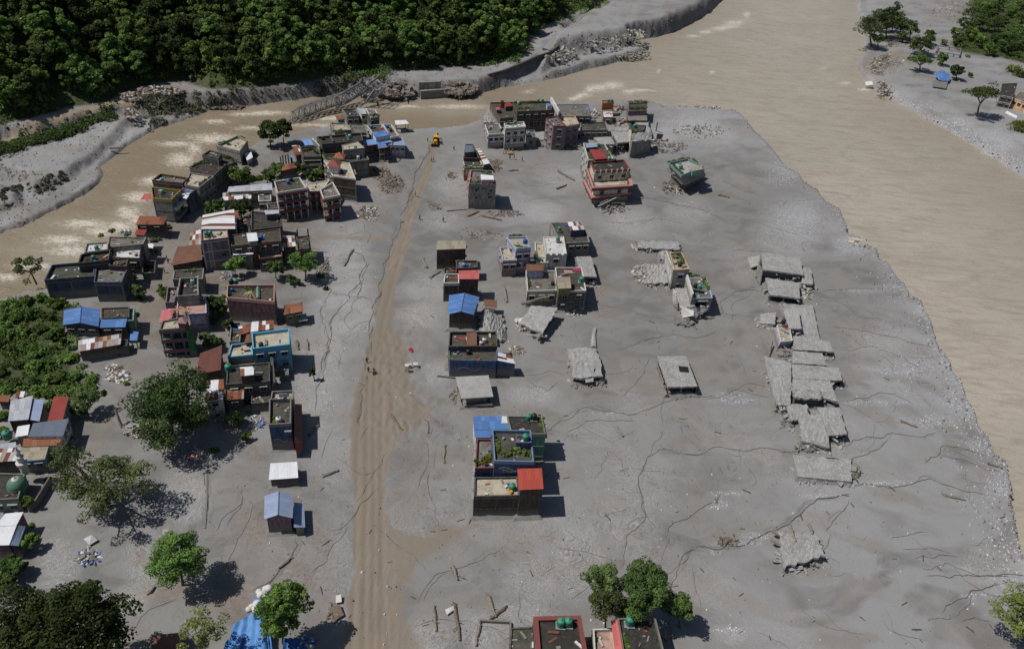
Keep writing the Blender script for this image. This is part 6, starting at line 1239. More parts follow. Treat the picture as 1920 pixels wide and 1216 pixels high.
for c, rr, nn, lb in (((1165, 232), (14, 12), 90, 'masonry wreckage between the orange room and the plant draped tower house'), ((1100, 250), (36, 5), 90, 'broken masonry at the foot of the two storey grey house'), ((1215, 270), (24, 10), 80, 'wreckage piled against the leaning grey house'), ((1060, 275), (60, 6), 70, 'mud clods along the front of the far ruined block'), ((1160, 205), (14, 8), 50, 'white boulders and blocks behind the orange room')): rubble(c[0], c[1], rr[0], rr[1], nn, lb, (0, 0, 2, 1), (.3, 1.3), .3, 1.4)
ruin('H15', [(1152, 238), (1178, 237), (1180, 245), (1154, 246)], 1.6, 'low mud covered slab behind the cracked flat roof with open front', under='dark')
ruin('H16', [(1068, 240), (1088, 240), (1090, 250), (1070, 251)], 2.6, 'dark broken shell between the tan parapets and the grey two storey house', under='black', uin=.8)
# ---- middle-right group
T, q, z = B('G1', [(950, 444), (987, 443), (995, 466), (968, 468)], ('b', 2, 512), 'blue grey castle like house with merlons and a creeper covered roof', wall='lilac', roof='beige', par=.6, cap=plain_mat('pale_blue_trim', L(160, 174, 196), .7, .2), win={'l': 1, 'f': 2})
flat(T, [(937, 464), (961, 462), (969, 487), (943, 488)], z-2.2, wall='pink', roof='sand', par=.5, cap=plain_mat('pale_blue_trim', L(160, 174, 196)), win={'l': 2, 'f': 2})
for i in range(7):
    for s in ('f', 'r'): m_ = MB(); p0, p1 = side(q, s); Lw = math.hypot(p1[0]-p0[0], p1[1]-p0[1]); wbox(m_, p0, p1, Lw*i/7, Lw*i/7+.5, z+.55, z+1.1, -.2, .05); m_.build('merlon', plain_mat('pale_blue_trim', L(160, 174, 196)), T)
tank(984, 456, z, 'blue', 'round blue tank on the castle like house', s=1.1); roofplants([(953, 446), (970, 442), (985, 445)], z, 'olive', 'creeper along the back of the castle like house', 2.6); roofplants([(972, 462), (990, 466)], z, 'olive', 'creeper along the front rim of the castle like house', 2.2)
T, q, z = B('G2', [(1019, 444), (1057, 443), (1063, 478), (1024, 478)], ('b', 3, 510), 'house with a bright whitewashed roof and merlon parapet', wall='white', roof='white', par=.3, cap=WHT, win={'f': 1}, band=False)
flat(T, [(1003, 454), (1020, 455), (1028, 492), (1006, 492)], z-1.8, wall='white', roof='sand', par=.6, cap=WHT, win={'l': 1}, band=False)
for i in range(4): m_ = MB(); p0, p1 = side(q, 'f'); Lw = math.hypot(p1[0]-p0[0], p1[1]-p0[1]); wbox(m_, p0, p1, Lw*i/3.6, Lw*i/3.6+1.0, z-.3, z+.8, -.2, .05); m_.build('merlon', WHT, T)
tank(1046, 450, z, 'green', 'green topped tank on the bright whitewashed roof', stand=.8); roofplants([(1008, 487), (1014, 489)], z-2, 'bright', 'bright shrub on the side terrace of the whitewashed house', 3)
T, q, z = B('G3', [(1032, 417), (1092, 417), (1106, 453), (1052, 456)], ('b', 3, 484), 'dark mossy roofed house with a navy cabin and rusty cabin roof', wall='concrete', roof='mossy', par=.25, win={'f': 4})
shed(T, [(1064, 416), (1089, 415), (1097, 430), (1070, 432)], z+2.4, mat='mix', wall='navy', zb=z, name='cabin_roof', ov=.15); tank(1049, 432, z, 'green', 'green tank on the dark mossy roof with the navy cabin', stand=.5)
T = ruin('G4', [(1080, 481), (1108, 480), (1119, 519), (1089, 518)], [3.4, 3.2, 2.8, 3.2], 'grey slab roof on short columns right of the lattice of terraces', under='dark', uin=(.4, 1.2, 1.8, .4), cols=2, edge=.1)
rubble(1080, 475, 12, 8, 50, 'tangled trunks and posts before the mossy roofed house', (0, 3), (.4, 1.2), .8, 1.5)
T, q, z = B('G5', [(986, 506), (1041, 507), (1044, 544), (989, 545)], ('b', 3, 575), 'white edged flat roof house with a lilac cabin under a rusty roof', wall='cream', roof='grey', par=.6, cap=WHT, win={'f': 3})
shed(T, [(986, 495), (1019, 495), (1020, 507), (987, 508)], z+2.6, mat='brown', wall='lilac', zb=z, name='cabin_roof', ov=.2); tank(1036, 534, z, 'black', 'black tank at the right rim of the white edged flat roof', s=.9); roofplants([(990, 520), (992, 538)], z, 'mid', 'row of plants on the left rim of the white edged flat roof', 2.2)
log((978, 569), (1030, 556), .45, 'long bent trunk thrown across the front of the white edged house', z0=3.2, z1=3.6, root=False); log((1045, 566), (1080, 566), .45, 'short trunk wedged under the olive stair cabin', z0=2.4, z1=2.4, root=False)
T, q, z = B('G6', [(1041, 501), (1091, 501), (1099, 544), (1047, 545)], ('b', 2, 583), 'broad terrace house with an olive stair cabin and pink mats', wall='dark', roof='mossy', par=.5, cap=WHT, win={'f': 2})
shed(T, [(1042, 520), (1069, 519), (1071, 540), (1047, 541)], z+2.3, mat='beige', wall='olive', zb=z, name='cabin_roof', ov=.15); tank(1090, 528, z, 'green', 'aqua green tank at the right rim of the terrace with pink mats', s=1.3, stand=.3)
for a, nm in (((1076, 501), 'magenta mat hung on the back wall of the broad terrace'), ((1059, 505), 'pink checked cloth lying on the broad terrace')): m_ = MB(); g = G(a[0], a[1], z+.5); m_.box((g.x+1, g.y-.5, z+.1), 2.4, 1.4, .12); o = m_.build('cloth', plain_mat('magenta_cloth', L(176, 60, 96), .8) if 'magenta' in nm else PINKT, None); tag(o, nm, 'cloth')
panel(T, [(1071, 545), (1100, 546), (1094, 580), (1063, 576)], [4.6, 5.2, .6, .4], .3, MUDM, 'hanging_slab')
ruin('G7', [(997, 572), (1047, 577), (1016, 624), (974, 606)], [2.8, 3.6, 2.6, 1.6], 'big tilted diamond shaped slab in front of the white edged house', under='dark', uin=(1, 1.5, 2.2, 2), edge=.5, bump_=.08)
rubble(1078, 588, 14, 8, 50, 'crumpled sheet metal and stones right of the tilted diamond slab', (0, 2, 5), (.3, .9), .2, .8); rubble(975, 604, 7, 8, 18, 'white boulders at the left corner of the tilted diamond slab', (2, 5), (.8, 1.6), 0, 1.0)
# ---- white walled ruin group
ruin('I1', [(1193, 451), (1272, 453), (1276, 468), (1196, 465)], 1.5, 'long low mud covered slab behind the white walled ruin', under='dark', uin=(.5, .5, 1.4, .5), edge=.9, bump_=.15)
ruin('I1b', [(1237, 463), (1260, 462), (1262, 485), (1238, 488)], .9, 'broken block of mud between the long slab and the white walled ruin', edge=1.0, bump_=.3, th=.8)
ruin('I2', [(1211, 494), (1245, 496), (1252, 530), (1215, 533)], [1.6, 1.8, 1.3, 1.0], 'rough mud covered slab left of the white walled ruin', under='dark', uin=(.5, .3, 1.4, .6), edge=1.2, bump_=.2)
T, q, z = B('I3', [(1256, 474), (1278, 472), (1293, 504), (1264, 506)], ('b', 3, 545), 'white walled ruin with a plant filled sunken roof', wall='white', roof='beige', par=.7, cap=TANT, win={'f': 1}, band=False)
panel(T, [(1250, 470), (1264, 505), (1255, 545), (1246, 508)], [z+.9, z+.9, -.5, -.5], .3, WM('white'), 'side_wall'); roofplants([(1266, 484), (1274, 480), (1282, 492), (1272, 494)], z, 'mid', 'tall plants filling the roof of the white walled ruin', 5); tank(1274, 499, z, 'black', 'black tank with a white lid on the white walled ruin', s=1.0)
T, q, z = B('I4', [(1287, 520), (1325, 521), (1336, 558), (1297, 559)], ('b', 3, 592), 'half collapsed house with a tank terrace over a cavernous opening', wall='concrete', roof='grey', par=.25, cap=plain_mat('pale_blue_trim', L(160, 174, 196)), band=False, win={'f': 1}, winh=(3.2, 1.6), zb=1.0)
panel(T, [(1285, 523), (1288, 522), (1299, 557), (1296, 559)], [z+1.4, z+1.4, z+1.2, z+1.2], 1.3, WHT, 'parapet_wall'); tank(1312, 541, z, 'green', 'green tank on stilts on the half collapsed terrace', s=1.1, stand=1.2); tank(1303, 539, z, 'black', 'black tank on stilts on the half collapsed terrace', s=1.1, stand=1.2)
slab(T, [(1265, 540), (1289, 540), (1303, 574), (1276, 578)], [4.2, 4.2, 3.6, 3.4], name='lower_slab', th=.3, edge=.3); slab(T, [(1276, 574), (1330, 574), (1306, 594), (1275, 596)], [3.5, 4.0, 1.0, .6], name='broken_slab', mat=RM('palemud'), edge=.8, bump_=.25)
panel(T, [(1263, 541), (1268, 548), (1272, 580), (1263, 570)], [4.6, 4.4, .6, .6], .3, WM('white'), 'left_wall'); panel(T, [(1274, 572), (1300, 582), (1300, 592), (1279, 596)], [3.8, 3.4, 2.6, 1.0], .25, WHT, 'broken_white_panel')
rubble(1284, 604, 16, 8, 60, 'mud caked rubble under the half collapsed terrace', (0,), (.8, 2.0), .1, 1.5); rubble(1199, 512, 12, 20, 50, 'stones and mud lumps left of the rough slab', (0, 2), (.4, 1.4), .2, .8)
roofplants([(1290, 520), (1300, 518), (1308, 519)], z, 'mid', 'plants at the back rim of the half collapsed terrace', 3.4); roofplants([(1320, 524), (1324, 534), (1330, 544)], z, 'bright', 'plants on the right rim of the half collapsed terrace', 3.6)
T = ruin('K2', [(1232, 667), (1286, 667), (1308, 724), (1252, 725)], [2.4, 2.4, 2.8, 2.8], 'isolated slab roofed shell with a square roof hole and dark open front', under='black', uin=(.6, .6, 2.0, .6), edge=.12, bump_=.04, cols=3)
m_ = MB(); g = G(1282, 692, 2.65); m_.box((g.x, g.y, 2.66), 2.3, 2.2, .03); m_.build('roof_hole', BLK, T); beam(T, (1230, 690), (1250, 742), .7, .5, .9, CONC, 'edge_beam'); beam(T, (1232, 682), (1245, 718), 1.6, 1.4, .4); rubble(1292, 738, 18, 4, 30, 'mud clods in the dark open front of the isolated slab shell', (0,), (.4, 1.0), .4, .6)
T = ruin('K1', [(1064, 652), (1118, 652), (1132, 704), (1074, 710)], [.9, 1.2, 2.4, 2.2], 'mud heaped slab roof with a sagging broken front edge', under='dark', uin=(.6, .6, 1.6, .6), edge=.8, bump_=.12); panel(T, [(1094, 690), (1114, 688), (1112, 716), (1098, 718)], [2.4, 2.5, 1.3, 1.2], .3, MUDM, 'broken_panel')
rubble(1118, 715, 16, 6, 40, 'broken mud lumps at the front of the mud heaped slab', (0,), (.6, 1.6), .2, .8)
log((1113, 653), (1116, 616), .7, 'short thick mud coated trunk north of the mud heaped slab', MUDM, False)
# ---- long line of collapsed houses
T = ruin('J1', [(1427, 473), (1500, 482), (1507, 515), (1431, 505)], [3.6, 3.0, 3.0, 3.6], 'largest mud roofed shell at the far end of the collapsed line', under='mudgrey', uin=(.5, .5, 1.0, .4), edge=.18)
panel(T, [(1402, 484), (1426, 480), (1424, 498), (1408, 503)], [.4, 2.4, 2.0, .5], .3, MUDM, 'leaning_slab'); beam(T, (1426, 486), (1418, 520), 2.8, .3, .7, CONC); panel(T, [(1424, 494), (1431, 506), (1426, 534), (1420, 526)], [3.2, 3.2, .2, .3], .3, CONC)
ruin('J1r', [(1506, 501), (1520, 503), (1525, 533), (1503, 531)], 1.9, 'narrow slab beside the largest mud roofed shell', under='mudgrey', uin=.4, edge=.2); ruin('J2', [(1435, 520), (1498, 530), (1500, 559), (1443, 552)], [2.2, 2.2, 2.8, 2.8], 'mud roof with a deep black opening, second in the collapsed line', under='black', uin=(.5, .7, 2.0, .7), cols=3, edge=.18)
wallline([(1437, 552), (1440, 567), (1470, 571), (1500, 572)], .4, 'low concrete sill around the deep black opening', 'mudgrey'); rubble(1484, 527, 16, 7, 50, 'twisted rods and branches between the two furthest mud roofs', (0, 3), (.4, 1.2), .8, 1.5)
rubble(1513, 553, 10, 12, 40, 'broken masonry right of the deep black opening', (0, 2), (.4, 1.2), .3, 1); ruin('J3', [(1468, 569), (1524, 572), (1537, 636), (1490, 632)], .9, 'long flat mud slab on the river side of the collapsed line', edge=.2, th=.8)
ruin('J4', [(1468, 578), (1497, 580), (1503, 616), (1480, 616)], 3.0, 'raised roof with a white rim and red scrap in the collapsed line', under='mudgrey', uin=.6, edge=.1, mat=RM('palemud'))
ruin('J4b', [(1425, 588), (1455, 585), (1453, 607), (1427, 606)], [1.0, 1.6, 1.5, .8], 'tilted pale slab at the left of the white rimmed raised roof', edge=.18, under='dark', uin=.6)
T, q, z = B('J5', [(1457, 609), (1480, 609), (1486, 638), (1464, 640)], ('b', 3, 656), 'small pale blue walled house still upright in the collapsed line', wall='lilac', roof='beige', par=.5, cap=WHT, win={'f': 1}, band=False, lean=(-.8, 0)); tank(1468, 606, 3.4, 'black', 'black tank behind the small pale blue walled house', s=1.1)
rubble(1472, 662, 14, 6, 40, 'broken concrete frames in front of the small pale blue house', (0,), (.6, 1.6), .6, 1.2); beam(BINFO['J5'][0], (1448, 640), (1442, 668), 1.5, .2, .4)
for i, (r_, h_, lb, kw) in enumerate([([(1487, 629), (1556, 640), (1562, 659), (1488, 655)], 2.0, 'long narrow mud roof right of the pale blue house', dict(under='black', uin=(.4, .8, .8, .4))),
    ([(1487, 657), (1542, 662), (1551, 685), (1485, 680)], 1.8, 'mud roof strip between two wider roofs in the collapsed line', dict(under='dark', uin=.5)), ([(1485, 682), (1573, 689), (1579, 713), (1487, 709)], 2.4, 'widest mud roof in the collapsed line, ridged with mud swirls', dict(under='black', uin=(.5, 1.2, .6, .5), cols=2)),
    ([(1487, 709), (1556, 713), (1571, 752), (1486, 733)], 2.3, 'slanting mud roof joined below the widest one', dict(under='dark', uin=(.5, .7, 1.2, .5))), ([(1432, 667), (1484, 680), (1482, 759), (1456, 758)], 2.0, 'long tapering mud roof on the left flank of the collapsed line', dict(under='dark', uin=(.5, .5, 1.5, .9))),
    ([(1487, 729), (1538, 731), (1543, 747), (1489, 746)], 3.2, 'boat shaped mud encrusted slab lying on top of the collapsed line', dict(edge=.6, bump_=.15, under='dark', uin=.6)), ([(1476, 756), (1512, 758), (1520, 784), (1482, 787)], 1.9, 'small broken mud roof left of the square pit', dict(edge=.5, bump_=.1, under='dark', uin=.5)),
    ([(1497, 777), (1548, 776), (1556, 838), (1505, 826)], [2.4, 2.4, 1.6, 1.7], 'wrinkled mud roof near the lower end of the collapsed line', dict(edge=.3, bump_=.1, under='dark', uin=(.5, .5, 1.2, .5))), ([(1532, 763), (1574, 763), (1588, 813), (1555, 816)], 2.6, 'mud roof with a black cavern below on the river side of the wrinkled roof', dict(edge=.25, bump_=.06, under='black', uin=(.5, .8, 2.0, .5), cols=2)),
    ([(1486, 852), (1596, 860), (1597, 902), (1497, 893)], [.6, .6, 1.0, .9], 'broad low slab barely above the mud at the lower end of the line', dict(edge=.18, th=.8)), ([(1460, 998), (1530, 999), (1546, 1040), (1470, 1064)], [1.0, 1.2, 1.8, 1.6], 'lone mud slab with protruding branches in the empty plain', dict(edge=.6, bump_=.12, under='dark', uin=1.2))]):
    ruin('J%d' % (6+i), r_, h_, lb, seed=i+3, **kw)
T = BINFO['J10'][0]; beam(T, (1438, 680), (1455, 770), .9, .5, .7, CONC, 'edge_beam'); T = BINFO['J16'][0]
for a, b in (((1481, 984), (1492, 1014)), ((1516, 982), (1524, 1000)), ((1448, 994), (1462, 1004)), ((1446, 1010), (1462, 1022))): log(a, b, .28, {1481: 'branch rising behind the lone mud slab, left of two', 1516: 'branch rising behind the lone mud slab, right of two', 1448: 'upper branch poking from the left side of the lone mud slab', 1446: 'lower branch poking from the left side of the lone mud slab'}[a[0]], WOOD, False, z0=1.8, z1=1.4)
for c, rr, nn, lb in (((1600, 886), (9, 12), 40, 'tangle of twisted rods at the right end of the broad low slab'), ((1515, 838), (22, 8), 60, 'fallen beams and posts below the wrinkled mud roof'), ((1572, 716), (8, 12), 30, 'mud caked branches right of the widest mud roof'), ((1478, 790), (10, 12), 40, 'broken frames left of the wrinkled mud roof'), ((1575, 822), (12, 6), 30, 'mud lumps under the black cavern'), ((1500, 746), (30, 5), 40, 'splintered mud crusted beams along the boat shaped slab'), ((1505, 1052), (26, 10), 30, 'mud lumps at the lower edge of the lone mud slab')):
    rubble(c[0], c[1], rr[0], rr[1], nn, lb, (0,), (.5, 1.5), .6, 1.2)
for k in ('J1', 'J1r', 'J2', 'J3', 'J4', 'J4b', 'J6', 'J7', 'J8', 'J9', 'J10', 'J12', 'J13', 'J14', 'J15', 'J16', 'I1', 'I2', 'K1', 'G7', 'G4', 'H10', 'H11'):
    T_, q_, z_ = BINFO[k] if isinstance(BINFO[k], tuple) else (BINFO[k], None, 0); r_ = random.Random(len(k)*7+int(q_[0].x)); mb = MB()
    for i in range(26):
        e = r_.choice((1, 2, 2, 3)); p = q_[e].lerp(q_[(e+1) % 4], r_.random()); s_ = r_.uniform(.3, 1.2); d_ = r_.uniform(-.4, 1.0); c_ = sum(q_, Vector())/4; o_ = (p-c_); o_.z = 0; p = p+o_.normalized()*d_
        zz = r_.uniform(0, max(.1, p.z-.6))*(d_ < .3); rot = Matrix.Rotation(r_.uniform(0, 6), 3, 'Z')@Matrix.Rotation(r_.uniform(-.9, .9), 3, 'X')
        mb.box((p.x, p.y, zz-.1), s_*r_.choice((1, 1, 2.6)), s_*.6, s_*r_.uniform(.2, .5), rot=rot)
    tag(mb.build('broken_masonry', MUDM, T_), kind='stuff')
# ---- bottom roofs
B('M1', [(958, 1176), (1003, 1174), (1010, 1262), (952, 1265)], 3.6, 'low dark roof left of the red rimmed roof at the bottom edge', wall='dark', roof='mossy', par=.3)
T, q, z = B('M2', [(1001, 1155), (1089, 1153), (1108, 1262), (1009, 1264)], 6.5, 'red rimmed black roof house at the bottom frame edge', wall='brick', roof='black', par=.6, cap=REDT, pt=.7)
tank(1051, 1171, z, 'green', 'left aqua green tank on the red rimmed black roof', s=1.25, stand=.3); tank(1065, 1170, z, 'green', 'right aqua green tank on the red rimmed black roof', s=1.25, stand=.3)
T, q, z = B('M3', [(1158, 1158), (1229, 1157), (1250, 1240), (1172, 1242)], 6.5, 'mossy black roof house with a red left fascia at the bottom frame edge', wall='dark', roof='black', par=.6, win={'r': 2}, cap=CONC)
panel(T, [(1146, 1164), (1158, 1158), (1172, 1240), (1156, 1240)], [5.9, 6.6, 6.6, 5.9], .1, SM('pinkred'), 'fascia'); tank(1180, 1168, z, 'green', 'green tank on the mossy black roof with red fascia', s=1.35, stand=.3)
roofplants([(1165, 1190), (1177, 1210)], z, 'bright', 'potted greenery on the mossy black roof with red fascia', 1.6)
T, q, z = B('M4', [(1112, 1178), (1150, 1177), (1162, 1262), (1117, 1264)], 4.6, 'pink tiled terrace between the two black roofs at the bottom edge', wall='cream', roof='pinkish', par=.7, cap=WHT); roofplants([(1115, 1185), (1118, 1200)], z, 'mid', 'potted plants on the left rim of the pink tiled terrace', 1.8)
# ---- far right bank buildings (leaning, swept by the flood)
T, q, z = B('P1', [(1879, 157), (1908, 156), (1901, 181), (1876, 176)], ('b', 3, 204), 'dark building with pale frame bands standing behind the peach apartment house', wall='dark', roof='black', par=.4, win={'f': 2, 'l': 4}, bandmat=WHT)
T, q, z = B('P2', [(1914, 170), (1962, 181), (1937, 197), (1900, 184)], ('b', 3, 207), 'peach coloured apartment house with rows of dark windows at the right frame edge', wall='peach', roof='grey', par=.4, win={'f': 4, 'l': 3}, band=False)
shed(T, [(1888, 208), (1908, 218), (1902, 228), (1878, 218)], [2.0, 2.0, .8, .8], mat='white', wall=None, name='fallen_white_sheet')
T = empty('ruined_house', at(1778, 95), 'roofless frame of a ruined house on the far right bank', 'ruin')
for a, b in (((1756, 96), (1800, 104)), ((1760, 86), (1802, 92)), ((1756, 96), (1760, 86)), ((1800, 104), (1802, 92))): beam(T, a, b, 3.0, 3.0, .5, CONC, 'ring_beam')
for x, y in ((1756, 96), (1767, 98), (1778, 100), (1789, 102), (1800, 104), (1760, 86), (1781, 89), (1802, 92)): m_ = MB(); g = G(x, y, 3); m_.box((g.x, g.y, -.5), .5, .5, 3.6); m_.build('column', CONC, T)
T = empty('tarp_hut', at(1768, 155), 'wrecked hut covered with a torn bright blue tarpaulin on the far right bank', 'hut')
slab(T, [(1751, 150), (1778, 152), (1774, 166), (1749, 162)], 2.4, name='roof_slab', th=.3, mat=CONC, n_=3); g0 = roofquad([(1753, 152), (1776, 154), (1772, 165), (1751, 162)], 2.0); m_ = MB(); walls(m_, g0, -.5, 2.0, skip=(2,)); m_.build('wall', WM('dark'), T)
panel(T, [(1752, 138), (1766, 131), (1782, 140), (1760, 150)], [3.6, 5.0, 4.2, 3.0], .06, SM('blue'), 'tarpaulin'); panel(T, [(1760, 150), (1782, 140), (1780, 152), (1766, 152)], [3.0, 4.2, 2.8, 2.7], .06, SM('blue'), 'tarpaulin')
# faded lettering
def text(T_, s, q_, side_, t0, zz, size, mat, name='lettering', ext=.012):
    p0, p1 = side(q_, side_); p0 = Vector((p0[0], p0[1], 0)); p1 = Vector((p1[0], p1[1], 0)); d = (p1-p0).normalized(); nr_ = Vector((d.y, -d.x, 0))
    cu = bpy.data.curves.new(name, 'FONT'); cu.body = s; cu.size = size; cu.extrude = ext; ob = bpy.data.objects.new(name, cu); COL.objects.link(ob)
    M4 = Matrix((( d.x, 0, nr_.x, 0), (d.y, 0, nr_.y, 0), (0, 1, 0, 0), (0, 0, 0, 1))); dg = bpy.context.evaluated_depsgraph_get(); me = bpy.data.meshes.new_from_object(ob.evaluated_get(dg)); bpy.data.objects.remove(ob)
    me.transform(M4); me.transform(Matrix.Translation(p0+d*t0+nr_*.03+Vector((0, 0, zz))-Vector(T_.location))); me.materials.clear(); me.materials.append(mat); o = bpy.data.objects.new(name, me); COL.objects.link(o); o.parent = T_; return o
T, q, z = BINFO['C2']; text(T, 'LAB  IPC', q, 'f', 1.3, z-1.6, 1.25, plain_mat('faded_black_paint', L(58, 58, 62), .9))
T = BINFO['E3'][0]; text(T, 'Thermal Inn', g3[0], 'f', 1.7, 6.3, 1.25, plain_mat('faded_gold_paint', L(170, 160, 140), .8))
def wave(T_, q_, s, t0, zz, ln, mat):
    p0, p1 = side(q_, s); mb = MB(); n_ = 18
    for i in range(n_):
        a, b = t0+ln*i/n_, t0+ln*(i+1)/n_; y = zz+.35*math.sin(i/n_*6.28)*(1 if i < n_/2 else 1.6); wbox(mb, p0, p1, a, b+.01, y-.09, y+.09, 0, .02)
    mb.build('painted_swoosh', mat, T_)
SW = plain_mat('faded_white_paint', L(150, 156, 180), .8)
wave(T, g3[0], 'f', 1.0, 7.4, 4.2, SW); wave(BINFO['D6'][0], q2 if False else roofquad([(841, 652), (932, 651), (931, 676), (843, 674)], hsolve(843, 674, 708)), 'f', 2.0, 2.9, 5.0, SW); wave(BINFO['AE'][0], BINFO['AE'][1], 'f', .5, 3.0, 2.8, SW)
# ================================================================ vegetation
def hz(pts): return height(np.array(pts, float))
def pxz(px, py, z0):
    """ground point under a pixel when the ground there lies near z0"""
    z = z0
    for _ in range(4):
        g = G(px, py, z); z = float(hz([(g.x, g.y)])[0])
    return Vector((g.x, g.y, z))
rs = np.random.RandomState(11)
# --- forest: about 300 separate trees, the rest and the undergrowth as one mass
gx_, gy_ = np.meshgrid(np.arange(-420, 190, 6.2), np.arange(215, 620, 6.2)); PT = np.stack([gx_.ravel(), gy_.ravel()], 1)+rs.uniform(-2.8, 2.8, (gx_.size, 2))
sdh = poly_sd(PT, HILL, 400); PT = PT[sdh > 2.5]; ZT = hz(PT)
keep = []
for i, (p, z) in enumerate(zip(PT, ZT)):
    u, v = proj((p[0], p[1], z+4)); keep.append((u, v, depth((p[0], p[1], z))))
keep = np.array(keep); inn = (keep[:, 0] > -30) & (keep[:, 0] < 1250) & (keep[:, 1] > -30) & (keep[:, 1] < 260)
print('forest candidates', inn.sum())
vi = np.where(inn)[0]; vi = vi[np.argsort(keep[vi, 2])][:300]
FM = []
for s in range(6):
    k = (26, 30, 22, 34, 28, 24)[s]; hgt = (8.5, 10, 7.5, 9, 11, 8)[s]
    me, C_ = crown_mesh(100+s, 4.3, 4.3, 3.6+.5*(s % 3), int(k*1.3), 105, .62, LEAF['forest'] if s % 3 else LEAF['dark'], (.3, 1.0), (.2, .38), -.8, .4)
    tm = trunk_mesh((0, 0, -1.5), (0, 0, hgt-4.5), .3, [(c[0], c[1], c[2]+hgt-4.8) for c in C_], 6, s).build('trunk', BARK, None); tme = tm.data; bpy.data.objects.remove(tm); FM.append((me, tme, hgt))
for n_, i in enumerate(vi):
    me, tme, hgt = FM[rs.randint(6)]; sc = rs.uniform(.75, 1.35); T = empty('forest_tree', (PT[i][0], PT[i][1], ZT[i]), 'broadleaf tree in the dense dark forest on the hillside across the river', 'tree', 'trees of the hillside forest', rs.uniform(0, 6.28)); T.scale = (sc, sc, sc*rs.uniform(.9, 1.3))
    o = bpy.data.objects.new('crown', me); COL.objects.link(o); o.parent = T; o.location = (0, 0, hgt-4.6); o = bpy.data.objects.new('trunk', tme); COL.objects.link(o); o.parent = T
def mass(name, C_, Rd, nl, size, mat, label, cat, tint=None, seed=5):
    r_ = np.random.RandomState(seed); V, tt = leaf_cloud(r_, C_, Rd, nl, size, np.clip(.42+r_.normal(size=len(C_))*.22, 0, 1) if tint is None else tint)
    o0 = C_.mean(0); me = np_mesh(name, V-o0, np.arange(len(V)).reshape(-1, 4), [mat], dict(tint=tt)); o = bpy.data.objects.new(name, me); COL.objects.link(o); o.location = o0
    return tag(o, label, cat, None, 'stuff')
# undergrowth and the trees beyond those 300
gx_, gy_ = np.meshgrid(np.arange(-460, 220, 3.6), np.arange(205, 640, 3.6)); Q = np.stack([gx_.ravel(), gy_.ravel()], 1)+rs.uniform(-1.7, 1.7, (gx_.size, 2)); sdh = poly_sd(Q, HILL, 400); ok = (sdh > .5); Q = Q[ok]; sdh = sdh[ok]; ZQ = hz(Q)
uv_ = np.array([proj((a[0], a[1], z+2)) for a, z in zip(Q, ZQ)]); m1 = (uv_[:, 0] > -150) & (uv_[:, 0] < 1350) & (uv_[:, 1] > -90) & (uv_[:, 1] < 300)
Q1, Z1, S1 = Q[m1], ZQ[m1], sdh[m1]; rr = rs.uniform(1.3, 3.0, len(Q1))*np.clip(.7+S1/18, .7, 1.15); lift = np.clip(fbm(Q1[:, 0], Q1[:, 1], 16, 3)*18, -1, 6)*np.clip(S1/10, 0, 1)
mass('forest_canopy', np.stack([Q1[:, 0], Q1[:, 1], Z1+rr*.4+lift], 1), rr, 46, .66, LEAF['forest'], 'dense undergrowth and massed tree crowns filling the forested hillside', 'forest')
m2 = ~m1; Q2, Z2 = Q[m2][::4], ZQ[m2][::4]; far = rs.uniform(4, 6.5, len(Q2)); mass('distant_forest', np.stack([Q2[:, 0], Q2[:, 1], Z2+2], 1), far, 26, 2.4, LEAF['forest'], 'forest carrying on beyond the edges of the hillside in view', 'forest')
# scrub on the scarps of the north bank
def strip(lines, z0, wpx, per, rad, mat, name, label, leaf=.55, nl=30, cat='scrub', seed=3):
    r_ = np.random.RandomState(seed); C_ = []; Rd = []
    for pts in lines:
        for (x0, y0), (x1, y1) in zip(pts[:-1], pts[1:]):
            for i in range(max(2, int(math.hypot(x1-x0, y1-y0)*per))):
                t = r_.rand(); x, y = x0+(x1-x0)*t+r_.normal()*wpx[0], y0+(y1-y0)*t+r_.normal()*wpx[1]; g = G(x, y, z0); C_.append((g.x, g.y)); Rd.append(r_.uniform(*rad))
    C_ = np.array(C_); zz = hz(C_); Rd = np.array(Rd); okk = zz > -1.8; C3 = np.column_stack([C_, zz+Rd*.3])[okk]; return mass(name, C3, Rd[okk], nl, leaf, LEAF[mat], label, cat, seed=seed)
strip([[(-40, 262), (0, 254), (60, 246), (120, 232), (170, 217), (215, 206)], [(-40, 285), (40, 262), (110, 244), (150, 232)]], 3, (5, 4), 1.3, (.8, 1.7), 'dark', 'bank_scrub', 'dark scrub along the scarp below the pale footpath', seed=4)
strip([[(270, 194), (330, 192), (400, 190), (440, 186)], [(280, 215), (310, 222), (330, 230)]], 2, (6, 5), 1.2, (.7, 1.6), 'dusty', 'bank_scrub', 'dusty scrub on the river scarp right of the landslide', seed=6)
strip([[(440, 188), (500, 184), (560, 178), (600, 172), (650, 165)], [(590, 168), (640, 158), (680, 152)]], 2, (6, 5), 1.3, (.6, 1.7), 'dusty', 'bank_scrub', 'dusty grey green scrub on the scarp below the hillside road', seed=7)
strip([[(640, 145), (690, 140), (725, 145)], [(700, 132), (730, 138)]], 4, (8, 5), .6, (1, 2.4), 'mid', 'bank_scrub', 'lighter green thicket at the forest foot above the fallen bridge', seed=8)
strip([[(0, 220), (40, 212), (90, 205)], [(0, 205), (60, 196)]], 4, (10, 5), .5, (1, 2.0), 'bright', 'bank_scrub', 'bright green bushes at the forest foot above the pale footpath', seed=9)
strip([[(0, 372), (30, 352), (44, 340)], [(70, 352), (105, 338), (125, 330)]], 0, (6, 3), .4, (.4, .9), 'dusty', 'bank_scrub', 'withered scrub on the left sandbank edges', seed=10)
